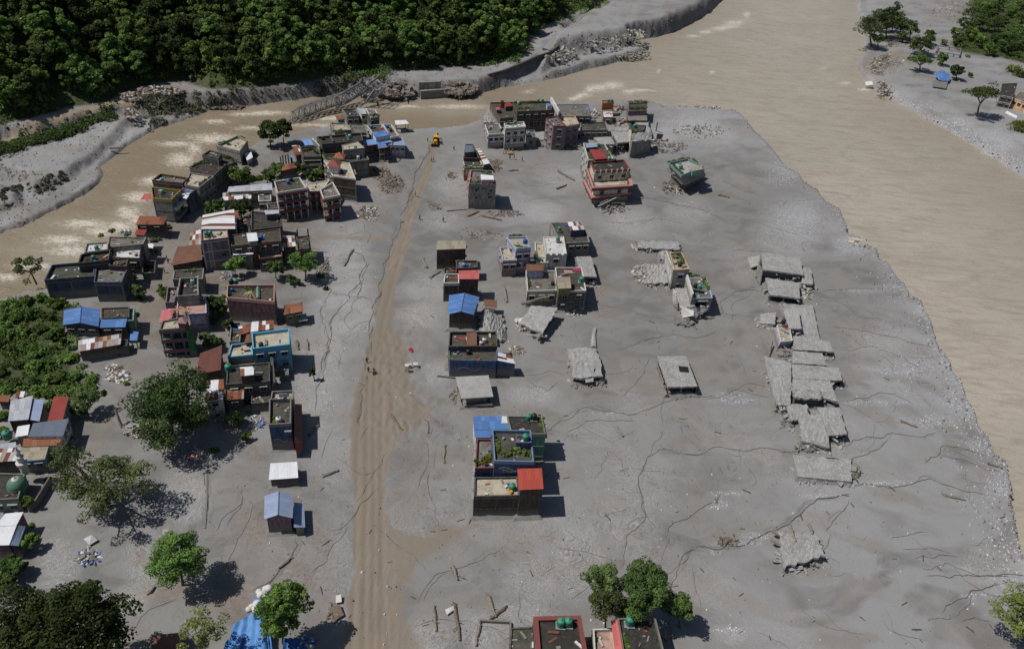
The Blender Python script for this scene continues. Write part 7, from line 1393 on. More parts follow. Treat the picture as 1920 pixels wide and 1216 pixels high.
strip([[(1000, 60), (1040, 36), (1090, 18), (1140, 4)], [(900, 118), (960, 108), (990, 90)]], 4, (8, 4), .5, (1, 2.4), 'forest', 'bank_scrub', 'dark bushes where the forest meets the grey terrace', seed=12)
# --- left green strip by the river: separate bushes
LB = [(20, 578, 16, 'mid'), (48, 566, 15, 'bright'), (80, 560, 14, 'mid'), (108, 572, 15, 'mid'), (132, 580, 12, 'dark'), (6, 600, 18, 'bright'), (34, 596, 18, 'mid'), (66, 590, 17, 'dark'), (96, 596, 14, 'dark'), (14, 628, 20, 'bright'), (42, 624, 18, 'mid'), (78, 620, 16, 'dark'), (106, 628, 16, 'dark'), (20, 660, 17, 'mid'),
      (50, 654, 16, 'bright'), (74, 660, 16, 'mid'), (98, 654, 12, 'olive'), (40, 685, 14, 'dark'), (66, 690, 15, 'mid'), (92, 684, 15, 'mid'), (128, 672, 15, 'bright'), (60, 716, 12, 'dark'), (116, 704, 14, 'mid'), (142, 706, 13, 'mid'), (100, 712, 12, 'mid'), (172, 710, 12, 'mid'), (4, 700, 16, 'dark'), (10, 735, 12, 'mid'), (70, 735, 14, 'mid'),
      (90, 740, 13, 'bright'), (30, 718, 12, 'olive'), (5, 780, 14, 'mid'), (6, 812, 14, 'bright'), (90, 762, 10, 'mid'), (120, 640, 10, 'olive'), (-10, 650, 20, 'dark')]
WORDS = ['rounded', 'spreading', 'ragged', 'low', 'tall', 'dense']
for i, (x, y, r_, mt) in enumerate(LB): bush(x, y+3, r_*(.8 if i % 3 else 1), {'mid': 'bright', 'dark': 'mid'}.get(mt, mt), 'leafy bush in the thick green strip along the left frame edge', leaf=.42, nl=44, asp=.95, group='bushes of the green strip on the left', k=int(14+r_*.6))
for i, (x, y, r_) in enumerate(((262, 562, 8), (244, 522, 9), (291, 452, 8), (300, 440, 7), (316, 428, 6), (263, 458, 6), (288, 474, 7), (256, 592, 7), (350, 397, 8), (394, 400, 8), (428, 342, 10), (470, 338, 9), (484, 336, 8), (540, 332, 8), (512, 322, 9), (548, 326, 9), (576, 318, 9), (594, 322, 8), (556, 312, 8), (608, 332, 7), (240, 442, 6), (190, 444, 6), (212, 436, 7), (412, 642, 9), (386, 632, 8), (456, 548, 6), (416, 562, 8), (424, 578, 7), (402, 604, 9), (415, 590, 7), (226, 664, 6), (236, 640, 5), (136, 655, 7), (142, 670, 7), (600, 520, 6), (612, 542, 5), (380, 792, 9), (402, 846, 8), (396, 770, 7), (360, 700, 8), (345, 690, 7), (238, 720, 5), (180, 742, 9), (195, 738, 6), (90, 900, 5), (60, 985, 5), (270, 430, 6), (520, 344, 6), (462, 300, 6), (476, 292, 6))):
    bush(x, y, r_, ('mid', 'dark', 'olive', 'bright')[i*7 % 4], 'leafy bush in the gaps between the town houses left of the road', leaf=.34, nl=40, group='bushes between the houses of the left town')
C_ = []
for _ in range(420):
    x, y = rs.uniform(-60, 175), rs.uniform(560, 755); g = G(x, y, 0); C_.append((g.x, g.y))
C_ = np.array(C_); sdg = poly_sd(C_, GREEN, 20); C_ = C_[sdg > -1]; mass('ground_cover', np.column_stack([C_, np.full(len(C_), .2)]), rs.uniform(.6, 1.3, len(C_)), 24, .4, LEAF['bright'], 'low weeds and creepers between the bushes at the left edge', 'weeds', seed=21)
# --- single trees of the village: (foot, crown centre, crown radius px, leaf, label, options)
TR = [((326, 822), (320, 764), 74, 'dark', 'huge dark shade tree leaning over the crossing left of the road', dict(asp=(1, 1, .95), k=150, nl=62, leaf=.5, trunk=.5, shell=(.25, 1.0), cr=(.16, .27), lump=.3)),
      ((201, 950), (188, 905), 94, 'olive', 'wide open crowned tree with visible limbs in the grey silt, left foreground', dict(asp=(1, .9, .42), k=80, nl=60, leaf=.42, trunk=.42, shell=(.35, 1.0), cr=(.13, .21), bottom=-.1, lump=.5, nb=16)),
      ((342, 1096), (331, 1046), 49, 'bright', 'round bright green tree standing alone with its shadow on the silt', dict(asp=(1, 1, .9), k=90, nl=60, leaf=.38, shell=(.4, .95), cr=(.2, .3), lump=.12)),
      ((100, 1280), (108, 1180), 108, 'dark', 'massive dark tree with yellowish tips filling the lower left corner', dict(asp=(1.15, .95, .7), k=210, nl=64, leaf=.5, trunk=.6, shell=(.3, 1.0), cr=(.13, .22), lump=.28)),
      ((375, 1240), (377, 1182), 44, 'pale', 'thin yellowish tree at the bottom edge left of the blue tarpaulins', dict(asp=(1, 1, .9), k=40, nl=36, leaf=.32, cr=(.16, .26), lump=.4)),
      ((530, 1205), (526, 1145), 44, 'bright', 'tall bright green tree rising beside the blue tarpaulins', dict(asp=(.95, .95, 1.3), k=96, nl=60, leaf=.4, shell=(.35, 1.0), cr=(.18, .28), lump=.3)),
      ((1132, 1150), (1129, 1085), 30, 'olive', 'back one of two dull green trees left of the dark clump above the bottom roofs', dict(asp=(1, 1, .9), k=60, nl=54, leaf=.36)), ((1136, 1178), (1136, 1124), 32, 'olive', 'front one of two dull green trees left of the dark clump above the bottom roofs', dict(asp=(1, 1, .9), k=60, nl=54, leaf=.36)),
      ((1212, 1160), (1208, 1100), 48, 'mid', 'broad dark green tree, biggest of the clump above the bottom roofs', dict(k=110, nl=60, leaf=.4, shell=(.35, 1), cr=(.18, .28), lump=.35)), ((1276, 1175), (1268, 1133), 27, 'mid', 'smaller dark green tree at the right end of the clump above the bottom roofs', dict(k=54, nl=54, leaf=.38)),
      ((1198, 1178), (1184, 1146), 26, 'mid', 'low dark green tree pressed against the mossy black roof with red fascia', dict(k=54, nl=54, leaf=.38)),
      ((1925, 1200), (1915, 1150), 42, 'pale', 'grey green tree cut by the lower right frame edge', dict(asp=(1, 1, 1.2), k=60, nl=50, leaf=.36, lump=.4)),
      ((68, 530), (52, 498), 28, 'olive', 'sparse tree on the river bank beside the long navy walled house', dict(asp=(1, .9, .8), k=24, nl=44, leaf=.4, lump=.5, cr=(.2, .3))),
      ((163, 775), (160, 747), 24, 'olive', 'feathery grey green tree beside the lane junction', dict(k=36, nl=48, leaf=.36)), ((147, 782), (146, 768), 13, 'mid', 'small bush like tree at the foot of the feathery tree', dict(k=20)),
      ((55, 1030), (55, 1013), 15, 'bright', 'small round tree right of the white roofed house below the mosque', dict(k=24, lump=.1)), ((54, 952), (53, 938), 11, 'bright', 'small leafy tree beside the mosque yard wall', dict(k=16, leaf=.5)),
      ((12, 1075), (16, 1058), 18, 'mid', 'pale round tree left one of a pair at the left frame edge', dict(k=28)), ((36, 1080), (34, 1064), 15, 'mid', 'round tree right one of a pair at the left frame edge', dict(k=24)), ((16, 1104), (12, 1090), 19, 'mid', 'round tree just above the massive lower left tree', dict(k=28)),
      ((453, 352), (451, 328), 21, 'bright', 'bright tree between the riverside row and the pale grey sheet roof', dict(k=40, leaf=.5)), ((405, 400), (404, 386), 16, 'mid', 'tree beside the lane in front of the patched rusty shed', dict(k=28, leaf=.45)), ((453, 410), (452, 390), 20, 'dark', 'dark tree between the patched shed and the striped warehouse', dict(k=36, leaf=.45)),
      ((441, 518), (440, 496), 17, 'bright', 'bright tree in front of the tall plum house', dict(k=34, leaf=.42)), ((517, 522), (516, 501), 15, 'mid', 'small tidy tree in the mud below the walled terrace', dict(k=30, leaf=.4)), ((573, 524), (571, 494), 24, 'bright', 'open bright tree at the edge of the pale silt flat', dict(k=44, leaf=.42, lump=.45)),
      ((312, 562), (310, 548), 14, 'mid', 'tree between the lane and the sunken black roof', dict(k=26)), ((398, 590), (400, 570), 18, 'dark', 'dark tree right of the peeling pink roof', dict(k=34)), ((392, 656), (392, 640), 15, 'dark', 'dark tree in the shade right of the green apartment house', dict(k=30)),
      ((430, 618), (428, 606), 11, 'dark', 'small dark tree below the maroon brick house corner', dict(k=20)), ((441, 795), (440, 784), 14, 'bright', 'light green shrub tree right of the huge dark tree', dict(k=24)), ((462, 826), (461, 818), 9, 'bright', 'tiny bright shrub behind the tall blue walled house', dict(k=14)),
      ((590, 712), (585, 697), 9, 'mid', 'slim conifer standing alone left of the dirt road', dict(asp=(.75, .75, 1.7), k=26, nl=60, leaf=.3, lump=.05, shell=(.1, .9))), ((259, 560), (258, 544), 13, 'olive', 'shrub tree at the lane corner beside the navy walled house', dict(k=22)),
      ((508, 276), (505, 247), 22, 'dark', 'left one of two dark trees at the foot of the fallen bridge', dict(asp=(.95, .9, 1.1), k=52, nl=60, leaf=.5, lump=.2)), ((532, 270), (531, 242), 18, 'dark', 'right one of two dark trees at the foot of the fallen bridge', dict(asp=(.95, .9, 1.1), k=44, nl=60, leaf=.5, lump=.2)),
      ((500, 345), (502, 330), 14, 'mid', 'tree behind the pale grey sheet roof', dict(k=26, leaf=.5)), ((524, 332), (522, 318), 13, 'bright', 'palm green bush behind the school, left one', dict(k=22, leaf=.5)), ((567, 330), (566, 316), 15, 'dark', 'dark bush tree behind the school roof', dict(k=26, leaf=.5)), ((586, 338), (584, 326), 12, 'mid', 'bush tree right of the school roof top', dict(k=20, leaf=.5)),
      ((604, 336), (600, 322), 10, 'bright', 'small bright bush at the foot of the tall brown brick building', dict(k=16, leaf=.45)), ((546, 532), (546, 524), 9, 'mid', 'low shrub left of the open bright tree', dict(k=14)), ((560, 534), (560, 528), 7, 'mid', 'very low shrub beneath the open bright tree', dict(k=10))]
for b, c, r_, mt, lb, kw in TR:
    if b[1] > 700: kw['leaf'] = kw.get('leaf', .42)*.68; kw['nl'] = int(kw.get('nl', 46)*1.9)
    tree(b, c, r_, mt, lb, **kw)
# --- far right bank
FR = [((1634, 84), (1632, 52), 27, 'mid'), ((1652, 58), (1655, 28), 15, 'mid'), ((1672, 60), (1678, 24), 17, 'dark'), ((1662, 72), (1662, 44), 24, 'dark'), ((1690, 72), (1688, 46), 21, 'mid'), ((1707, 78), (1708, 52), 17, 'mid'), ((1646, 88), (1646, 72), 12, 'bright'), ((1694, 80), (1692, 66), 9, 'bright'),
      ((1727, 104), (1728, 84), 22, 'mid'), ((1746, 84), (1744, 68), 14, 'mid'), ((1725, 134), (1725, 114), 22, 'mid'), ((1768, 124), (1768, 110), 11, 'mid'), ((1794, 150), (1793, 134), 13, 'dark'), ((1832, 220), (1842, 178), 30, 'mid'), ((1820, 146), (1820, 140), 4, 'bright'), ((1770, 86), (1771, 80), 6, 'pale')]
FRL = ['tall tree at the river end of the big clump on the far right bank', 'back tree of the big clump on the far right bank', 'highest back tree of the big clump on the far right bank', 'central dark tree of the big clump on the far right bank', 'second tree from the right in the big clump on the far right bank', 'right end tree of the big clump on the far right bank', 'small bright tree below the river end of the big clump', 'small bright tree below the middle of the big clump',
       'dark spreading tree below the big clump, beside the timber debris', 'tree beside the ruined house frame', 'flat topped tree with bare stems left of the blue tarpaulin hut', 'small round tree between the ruined frame and the tarpaulin hut', 'dark oval tree just right of the tarpaulin hut', 'large umbrella shaped tree with tall trunk near the leaning buildings', 'sapling alone on the far grey silt', 'dusty palm behind the ruined house frame']
for (b, c, r_, mt), lb in zip(FR, FRL): tree(b, c, r_, mt, lb, zb=1.2, leaf=.55, nl=54, k=int(14+r_*1.5), trunk=.32, **(dict(asp=(1, .9, .45), bottom=-.05, lump=.5) if r_ == 30 or 'flat' in lb else {}))
GR = [(1790, 60, 12), (1800, 74, 13), (1812, 46, 14), (1822, 64, 15), (1824, 22, 17), (1836, 42, 17), (1846, 12, 16), (1852, 30, 18), (1866, 46, 17), (1840, 76, 15), (1862, 20, 14), (1876, 8, 14), (1856, 92, 14), (1878, 86, 13), (1892, 72, 20), (1906, 56, 18), (1900, 92, 16), (1918, 36, 16), (1896, 20, 14), (1920, 84, 14), (1880, 40, 12), (1914, 8, 14), (1796, 80, 9), (1870, 70, 12)]
for i, (x, y, r_) in enumerate(GR): tree((x, y+r_*.9), (x, y), r_, 'mid' if i % 3 else 'bright', 'leafy tree in the green grove at the upper right corner', zb=1.2, leaf=.6, nl=50, k=int(12+r_*1.2), group='trees of the grove in the upper right corner')
for x, y, r_, mt, lb in ((1896, 136, 14, 'pale', 'pale bush in front of the leaning buildings at the right edge'), (1910, 144, 13, 'mid', 'green bush behind the peach coloured apartment house'), (1912, 246, 20, 'yellow', 'yellow green tree like bush at the right frame edge below the fallen sheet'), (1813, 108, 5, 'pale', 'small dry bush at the corner of the far grove')): bush(x, y, r_, mt, lb, z=1.2, leaf=.5)
C_ = []
for _ in range(500): x, y = rs.uniform(1790, 2050), rs.uniform(-20, 130); g = G(x, y, 1.2); C_.append((g.x, g.y))
C_ = np.array(C_); C_ = C_[poly_sd(C_, GREENR, 40) > 0]; mass('ground_cover', np.column_stack([C_, hz(C_)+.3]), rs.uniform(1, 2.2, len(C_)), 22, .6, LEAF['bright'], 'bright grass and low scrub under the upper right grove', 'weeds', seed=31)
# ================================================================ bridge, walls of the far bank, debris, people
def truss(T, A0, A1, up, wv, H_, n_, r_=.22, sub='span'):
    A0, A1, up, wv = Vector(A0), Vector(A1), Vector(up).normalized(), Vector(wv)
    def P_(t, s, h): return A0.lerp(A1, t)+wv*s+up*h
    for nm, h in (('bottom_chord', 0), ('top_chord', H_)):
        for s in (-.5, .5): m_ = MB(); m_.tube([P_(0 if h == 0 else .5/n_, s, h), P_(1 if h == 0 else 1-.5/n_, s, h)], r_*1.3, 4); m_.build(nm, STEEL, T)
    m1 = MB(); m2 = MB(); m3 = MB()
    for i in range(n_+1):
        t = i/n_
        m3.tube([P_(t, -.5, 0), P_(t, .5, 0)], r_, 4)
        for s in (-.5, .5):
            if 0 < i < n_: m1.tube([P_(t, s, 0), P_(t, s, H_)], r_*.8, 4)
            if i < n_: m2.tube([P_(t if i % 2 else t, s, 0 if i % 2 == 0 else H_ if i else 0), P_(t+1/n_, s, H_ if i % 2 == 0 else 0)], r_*.8, 4)
        if 0 < i < n_:
            m2.tube([P_(t, -.5, H_), P_(t, .5, H_)], r_*.7, 4)
            if i < n_-1: m2.tube([P_(t, -.5, H_), P_(t+1/n_, .5, H_)], r_*.5, 4)
    m1.build('vertical_members', STEEL, T); m2.build('diagonal_bracing', STEEL, T); m3.build('cross_beams', STEEL, T)
T = empty('fallen_bridge', at(620, 205), 'collapsed steel truss bridge lying twisted across the river below the forest', 'bridge')
truss(T, G(543, 226, -1.4), G(664, 184, .5), (.25, .0, 1), (1.2, 5.2, 0), 4.2, 12); truss(T, G(640, 198, .5), G(704, 160, 5.5), (-.5, -.3, .8), (3.5, 3.5, .8), 4.2, 6, .2)
truss(T, G(690, 190, 0), G(708, 165, 6), (.9, .1, .4), (2.0, 4, 0), 3.6, 4, .18)
def vwall(pts, z0, z1, th, label, mat='concrete', name='retaining_wall'):
    mb = MB(); V_ = [Vector(G(x, y, z1)) for x, y in pts]
    for a, b in zip(V_[:-1], V_[1:]):
        d = (b-a); d.z = 0; d.normalize(); s = Vector((d.y, -d.x, 0))*th/2; q_ = [a-s, a+s, b+s, b-s]; mb.box8([Vector((p.x, p.y, z0)) for p in q_]+[Vector((p.x, p.y, z1)) for p in q_])
    return tag(mb.build(name, WM(mat), None), label, 'wall')
vwall([(785, 154), (826, 152)], -2.5, 4.6, 1.2, 'short concrete abutment wall standing on the far bank right of the bridge'); vwall([(788, 170), (840, 166)], -3, 1.6, 1.6, 'lower concrete footing wall at the water line right of the bridge')
vwall([(915, 139), (945, 131), (975, 119), (1008, 104), (1034, 96)], -.5, 4.4, .8, 'long curved concrete retaining wall at the foot of the grey terrace', 'dark'); vwall([(1018, 90), (1034, 95), (1048, 84)], .5, 5.0, .8, 'short return of concrete wall at the upper end of the curved wall', 'dark')
rubble(860, 168, 36, 10, 260, 'heap of mud caked boulders and torn bank right of the abutment', (0, 0, 1), (.8, 2.6), .1, 3.0, z=0, kind='stuff'); rubble(745, 170, 34, 13, 260, 'brown grey boulders and torn earth where the bridge hit the bank', (0, 1, 0), (.8, 2.4), .15, 3.5, z=0, kind='stuff'); rubble(690, 168, 22, 12, 160, 'broken branches and planks tangled in the fallen bridge', (3, 0, 4), (.5, 1.8), .7, 3.0, z=1, kind='stuff')
for a, b, z0, z1, lb in (((676, 150), (692, 168), 9, 3, 'reddish trunk sticking up left of the bridge wreck'), ((712, 142), (676, 170), 10, 3, 'long pale trunk leaning right out of the bridge wreck')): log(a, b, .45, lb, WOODR, False, z0=z0, z1=z1)
rubble(300, 172, 46, 7, 260, 'landslide of brown stones above the footpath', (1, 0, 2), (.4, 1.6), .1, 2.0, z=4, kind='stuff'); rubble(245, 182, 20, 8, 140, 'pale broken stones spilled across the footpath', (2, 0, 1), (.3, 1.2), .1, 1.5, z=4, kind='stuff'); rubble(245, 214, 14, 10, 100, 'stone spill below the footpath', (2, 0, 1), (.3, 1.2), .2, 1.0, z=2, kind='stuff')
rubble(410, 201, 50, 4, 120, 'reddish stones at the water edge under the scarp', (1, 0), (.4, 1.4), .1, 1.2, z=-1.6, kind='stuff')
for x, y, rx, ry, z_, nm in ((1120, 78, 34, 8, 4, 'middle'), (1180, 66, 26, 7, 4, 'upper'), (1050, 100, 26, 10, 3, 'lower'), (1175, 100, 36, 6, 0, 'lowest')):
    rubble(x, y, rx*1.25, ry*1.5, 170, 'eroded boulders and earth lumps on the %s part of the grey terrace scarp' % nm, (0, 0, 0, 2), (.3, 1.7), .05, .9, z=z_, kind='stuff')
# timber debris fields
for px, py, rx, ry, n_, lb, ms, sz, z_ in ((735, 345, 24, 20, 330, 'field of splintered timber between the school and the road', (3, 4, 1, 0), (.2, .8), 0), (712, 325, 20, 12, 200, 'splintered timber below the blue market roofs', (3, 4, 1), (.2, .8), 0), (690, 400, 22, 14, 240, 'timber and rubbish heap at the track junction', (3, 4, 0, 5), (.2, .8), 0), (928, 312, 16, 14, 150, 'timber debris beside the long rust white awning', (3, 4, 1), (.2, .7), 0),
    (845, 330, 12, 8, 60, 'small patch of timber debris left of the grey lettered building', (3, 4), (.2, .6), 0), (815, 388, 14, 8, 70, 'timber scraps between the road and the lettered building', (3, 4), (.2, .6), 0), (940, 400, 40, 7, 120, 'sparse driftwood strewn below the lettered building', (3, 4, 1), (.2, .6), 0), (900, 440, 50, 14, 120, 'scattered brick and wood bits behind the castle like house', (1, 3, 4), (.15, .5), 0),
    (1665, 122, 36, 20, 420, 'carpet of pale timber debris on the far right bank', (3, 4, 2), (.4, 1.3), 1.2), (1690, 82, 26, 8, 140, 'timber debris under the big clump of trees', (3, 4), (.4, 1.2), 1.2), (1790, 22, 46, 20, 420, 'timber debris field behind the far clump of trees', (4, 3, 2), (.4, 1.3), 1.2), (1740, 50, 20, 10, 100, 'timber scraps beside the far clump of trees', (4, 3), (.4, 1.1), 1.2),
    (1660, 165, 18, 14, 120, 'eroding pale rubble where the far bank meets the river', (2, 0, 1), (.4, 1.3), .5), (222, 706, 22, 10, 150, 'rubbish heap of pale scraps at the lane junction', (2, 5, 0, 0), (.2, .9), 0), (215, 690, 16, 6, 60, 'pink and white wreckage scattered north of the rubbish heap', (5, 1, 0), (.2, .8), 0), (425, 518, 14, 10, 150, 'colourful rubbish heap beside the maroon brick house', (5, 2, 0, 6, 3, 1), (.15, .6), 0),
    (480, 792, 16, 12, 160, 'garbage heap with blue sheeting left of the tall blue walled house', (5, 3, 6, 2, 0), (.2, .8), 0), (255, 808, 22, 10, 140, 'broken slabs and branches at the foot of the huge dark tree', (2, 0, 3), (.3, 1.2), 0), (365, 857, 12, 4, 50, 'red and white rubbish under the huge dark tree', (7, 5, 2), (.2, .7), 0), (165, 1045, 18, 12, 90, 'flattened wreckage of poles and boxes in the left silt', (3, 0, 6, 5), (.3, 1.1), 0),
    (627, 1150, 12, 14, 70, 'broken planks at the left edge of the dirt road', (3, 4), (.2, .8), 0), (855, 742, 10, 14, 90, 'dead branches against the slab roofed hut', (3, 0), (.2, .9), 0), (610, 500, 8, 16, 60, 'uprooted brush on the pale silt flat', (3, 0), (.2, .9), 0), (598, 515, 8, 14, 50, 'twigs and roots below the open bright tree', (3, 0), (.2, .8), 0),
    (940, 700, 30, 10, 40, 'branches beyond the rusty side roof of the blue walled terrace', (3, 4), (.3, .9), 0), (968, 656, 14, 9, 50, 'bleached branches right of the double mossy terrace', (3, 3, 2), (.3, 1.0), 0), (1362, 1015, 18, 6, 60, 'driftwood caught on a ridge of the empty plain', (3, 4), (.2, 1.0), 0), (540, 452, 0, 0, 0, '', (), (), 0),
    (470, 1150, 20, 30, 0, '', (), (), 0), (1250, 275, 40, 12, 130, 'mud clods and stones right of the leaning grey house', (0, 0, 1), (.3, 1.1), 0), (1310, 245, 50, 14, 160, 'stones on the pebbly tongue by the river fork', (0, 2), (.3, 1.0), 0), (1300, 203, 60, 4, 60, 'boulders along the river edge right of the tower house', (2, 0), (.5, 1.5), -.5), (1610, 456, 14, 4, 20, 'pale broken concrete block on the river edge', (2,), (1.0, 2.4), 0), (1625, 160, 6, 4, 1, 'white boulder at the foot of the far bank', (5,), (4, 4.5), -1)):
    if n_: rubble(px, py, rx, ry, n_, lb, ms, sz, .65 if 3 in ms else .15, .7, z=z_, kind='stuff' if n_ > 30 else None)
LG = [((1395-240, 800), (1168, 818), 'upright splintered stick in the plain right of the roof garden house'), ((735, 780), (755, 806), 'pole fallen across the churned earth by the road'), ((800, 790), (802, 812), 'short post left of the blue sheet roof compound'), ((832, 838), (833, 868), 'leaning post with rags near the compound'), ((812, 1140), (818, 1182), 'thick leafless trunk, left of three in the lower silt'), ((852, 1135), (862, 1200), 'longest leafless trunk, middle of three in the lower silt'),
      ((899, 1170), (893, 1210), 'forked trunk, right of three in the lower silt'), ((916, 1118), (930, 1156), 'pale broken trunk near the silt waves'), ((945, 1140), (918, 1160), 'crossed branch touching the pale broken trunk'), ((850, 1064), (858, 1086), 'pale plank over the buried fence slats'), ((1048, 322), (1078, 338), 'forked tree trunk on the mud north of the mossy roofed house'), ((1045, 354), (1062, 346), 'dark stump lying south of the forked trunk'), ((878, 405), (898, 396), 'root plate log below the lettered building'),
      ((905, 405), (940, 412), 'long brown log pointing right below the lettered building'), ((806, 380), (826, 392), 'pale bent log near the road left of the buried wall'), ((955, 320), (972, 318), 'dark log lying behind the lettered building'), ((1425-240, 370), (1205, 372), 'dark sunken log before the isolated leaning house'), ((1350, 366), (1368, 370), 'blackened log on the plain right of the isolated house'), ((800, 500), (790, 480), 'root tangle left of the speckled sheet roof'), ((808, 520), (826, 508), 'branch pile left of the pale red roof'),
      ((945, 540), (950, 566), 'sunken trunk between the pale red roof and the tilted slab'), ((660, 470), (645, 498), 'thin pole on the pale silt flat'), ((1770, 926), (1810, 936), 'long pale pole by the river in the lower right'), ((1855, 868), (1880, 876), 'brown driftwood at the river edge in the lower right'), ((556, 640), (560, 655), 'leaning post right of the cyan house'), ((580, 815), (598, 796), 'toppled post with rag right of the tall blue walled house'), ((575, 640), (578, 655), 'sunken trunk above the cyan house shadow'),
      ((110, 250), (130, 256), 'driftwood on the left sandbank deposit'), ((206, 278), (232, 276), 'brown log on the left sandbank by the water'), ((280, 1110), (290, 1098), 'crooked root in the left silt'), ((540, 1050), (522, 1064), 'dark branch below the pale blue gabled house'), ((610, 890), (635, 880), 'brush with white rag left of the road'), ((1690, 790), (1720, 800), 'half buried beam near the river pebbles'), ((460, 405), (478, 412), '') ]
for a, b, lb in LG:
    if lb: log(a, b, .32 if a[1] > 600 else .38, lb, WOOD if len(lb) % 3 else WOODR)
# litter, twigs, pebbles over the plain: nobody could count them
def scatter(name, n_, area, size, mat, label, cat, long_=1.0, seed=1, zoff=.05, poly=None, h=.4):
    r_ = np.random.RandomState(seed); px = r_.uniform(area[0], area[2], n_); py = area[1]+(area[3]-area[1])*r_.rand(n_)**.8; D = np.outer((px-960)/F, np.array(RT))+np.outer((608-py)/F, np.array(UP))+np.array(FW); t = -CAMH/D[:, 2]; P_ = D[:, :2]*t[:, None]
    okk = (poly_sd(P_, WATER, 30) < -.4) & (poly_sd(P_, HILL, 30) < 0)
    if poly is not None: okk &= poly(P_, r_)
    P_ = P_[okk]; Z_ = hz(P_); k = len(P_); s = size[0]+(size[1]-size[0])*r_.rand(k)**2; a = r_.rand(k)*6.28; c_, s_ = np.cos(a), np.sin(a); lx = s*long_*.5; ly = s*.5*(.5+.5*r_.rand(k))/(1 if long_ == 1 else 2.5); zz = s*h
    V = []
    for (ix, iy, iz) in ((-1, -1, 0), (1, -1, 0), (1, 1, 0), (-1, 1, 0), (-.7, -.6, 1), (.6, -.7, 1), (.7, .6, 1), (-.6, .7, 1)):
        jx, jy = ix*lx*(1+.2*r_.normal(size=k)), iy*ly*(1+.2*r_.normal(size=k)); V.append(np.stack([P_[:, 0]+jx*c_-jy*s_, P_[:, 1]+jx*s_+jy*c_, Z_+zoff-.1+iz*(zz+.1)], 1))
    V = np.stack(V, 1).reshape(-1, 3); f = np.array([(4, 5, 6, 7), (0, 1, 5, 4), (1, 2, 6, 5), (2, 3, 7, 6), (3, 0, 4, 7)]); Fq = (f[None]+8*np.arange(k)[:, None, None]).reshape(-1, 4)
    o0 = V.mean(0); me = np_mesh(name, V-o0, Fq, [mat]); o = bpy.data.objects.new(name, me); COL.objects.link(o); o.location = o0; return tag(o, label, cat, None, 'stuff')
PALE = plain_mat('pale_pebble', L(188, 188, 190), .8, .35, .7); GREYP = plain_mat('grey_pebble', L(142, 140, 138), .85, .4, .7)
def nearbank(P_, r_):
    d = -poly_sd(P_, WATER, 60); d2 = np.where(d > 0, d, 60); right_ = (P_[:, 0] > 95) | (P_[:, 1] > 300); return (d2 < 30) & right_ & (r_.rand(len(P_)) < np.exp(-d2/4.0))
scatter('river_pebbles', 60000, (1150, 195, 2000, 1260), (.12, .42), PALE, 'pale pebbles and cobbles along the right hand river edge', 'pebbles', seed=2, poly=nearbank); scatter('river_cobbles', 22000, (1150, 195, 2000, 1260), (.2, .8), GREYP, 'grey cobbles and mud lumps along the right hand river edge', 'pebbles', seed=3, poly=nearbank, h=.6)
scatter('river_pebbles', 16000, (1600, 150, 2000, 420), (.25, .75), PALE, 'pale cobbles on the embankment of the far right bank', 'pebbles', seed=4, poly=lambda P_, r_: (poly_sd(P_, FARB, 30) > -16) & (poly_sd(P_, FARB, 30) < 3) & (P_[:, 0] > 120) & (r_.rand(len(P_)) < .5))
def grv(P_, r_):
    X_, Y_ = P_[:, 0], P_[:, 1]; zc_ = Y_*ct+CAMH*st; px = []
    Q_ = np.column_stack([X_, Y_, np.full(len(X_), -CAMH)]); zc_ = Q_@np.array(FW); px = 960+F*(Q_@np.array(RT))/zc_; py = 608-F*(Q_@np.array(UP))/zc_; o_ = np.zeros(len(X_))
    for cx, cy, rx, ry in GRAV:
        if rx: o_ = np.maximum(o_, np.clip(1.1-np.sqrt(((px-cx)/rx)**2+((py-cy)/ry)**2), 0, 1))
    return r_.rand(len(X_)) < o_*np.clip(.5+fbm(X_, Y_, 3, 2)*2.5, 0, 1)
scatter('gravel', 50000, (1000, 60, 2000, 1216), (.12, .36), PALE, 'pale gravel strung along the drainage lines of the mud plain', 'gravel', seed=5, poly=grv)
scatter('litter', 200, (330, 280, 1880, 1210), (.12, .4), RUBM[5], 'small white scraps of litter strewn over the mud', 'litter', seed=6, h=.5); scatter('litter', 45, (400, 300, 1850, 1200), (.12, .35), plain_mat('orange_scrap', L(196, 112, 70), .8), 'small orange and red scraps strewn over the mud', 'litter', seed=7, h=.4)
scatter('twigs', 190, (560, 250, 1900, 1210), (.25, .8), plain_mat('dark_twig', L(84, 74, 64), .9, .4), 'small twigs and sticks strewn over the mud', 'twigs', 2.6, seed=8, h=.12); scatter('mud_clods', 900, (330, 250, 1900, 1210), (.1, .4), plain_mat('mud_clod', L(128, 127, 126), .9, .3), 'small mud clods and stones over the mud plain', 'clods', seed=9, h=.5)
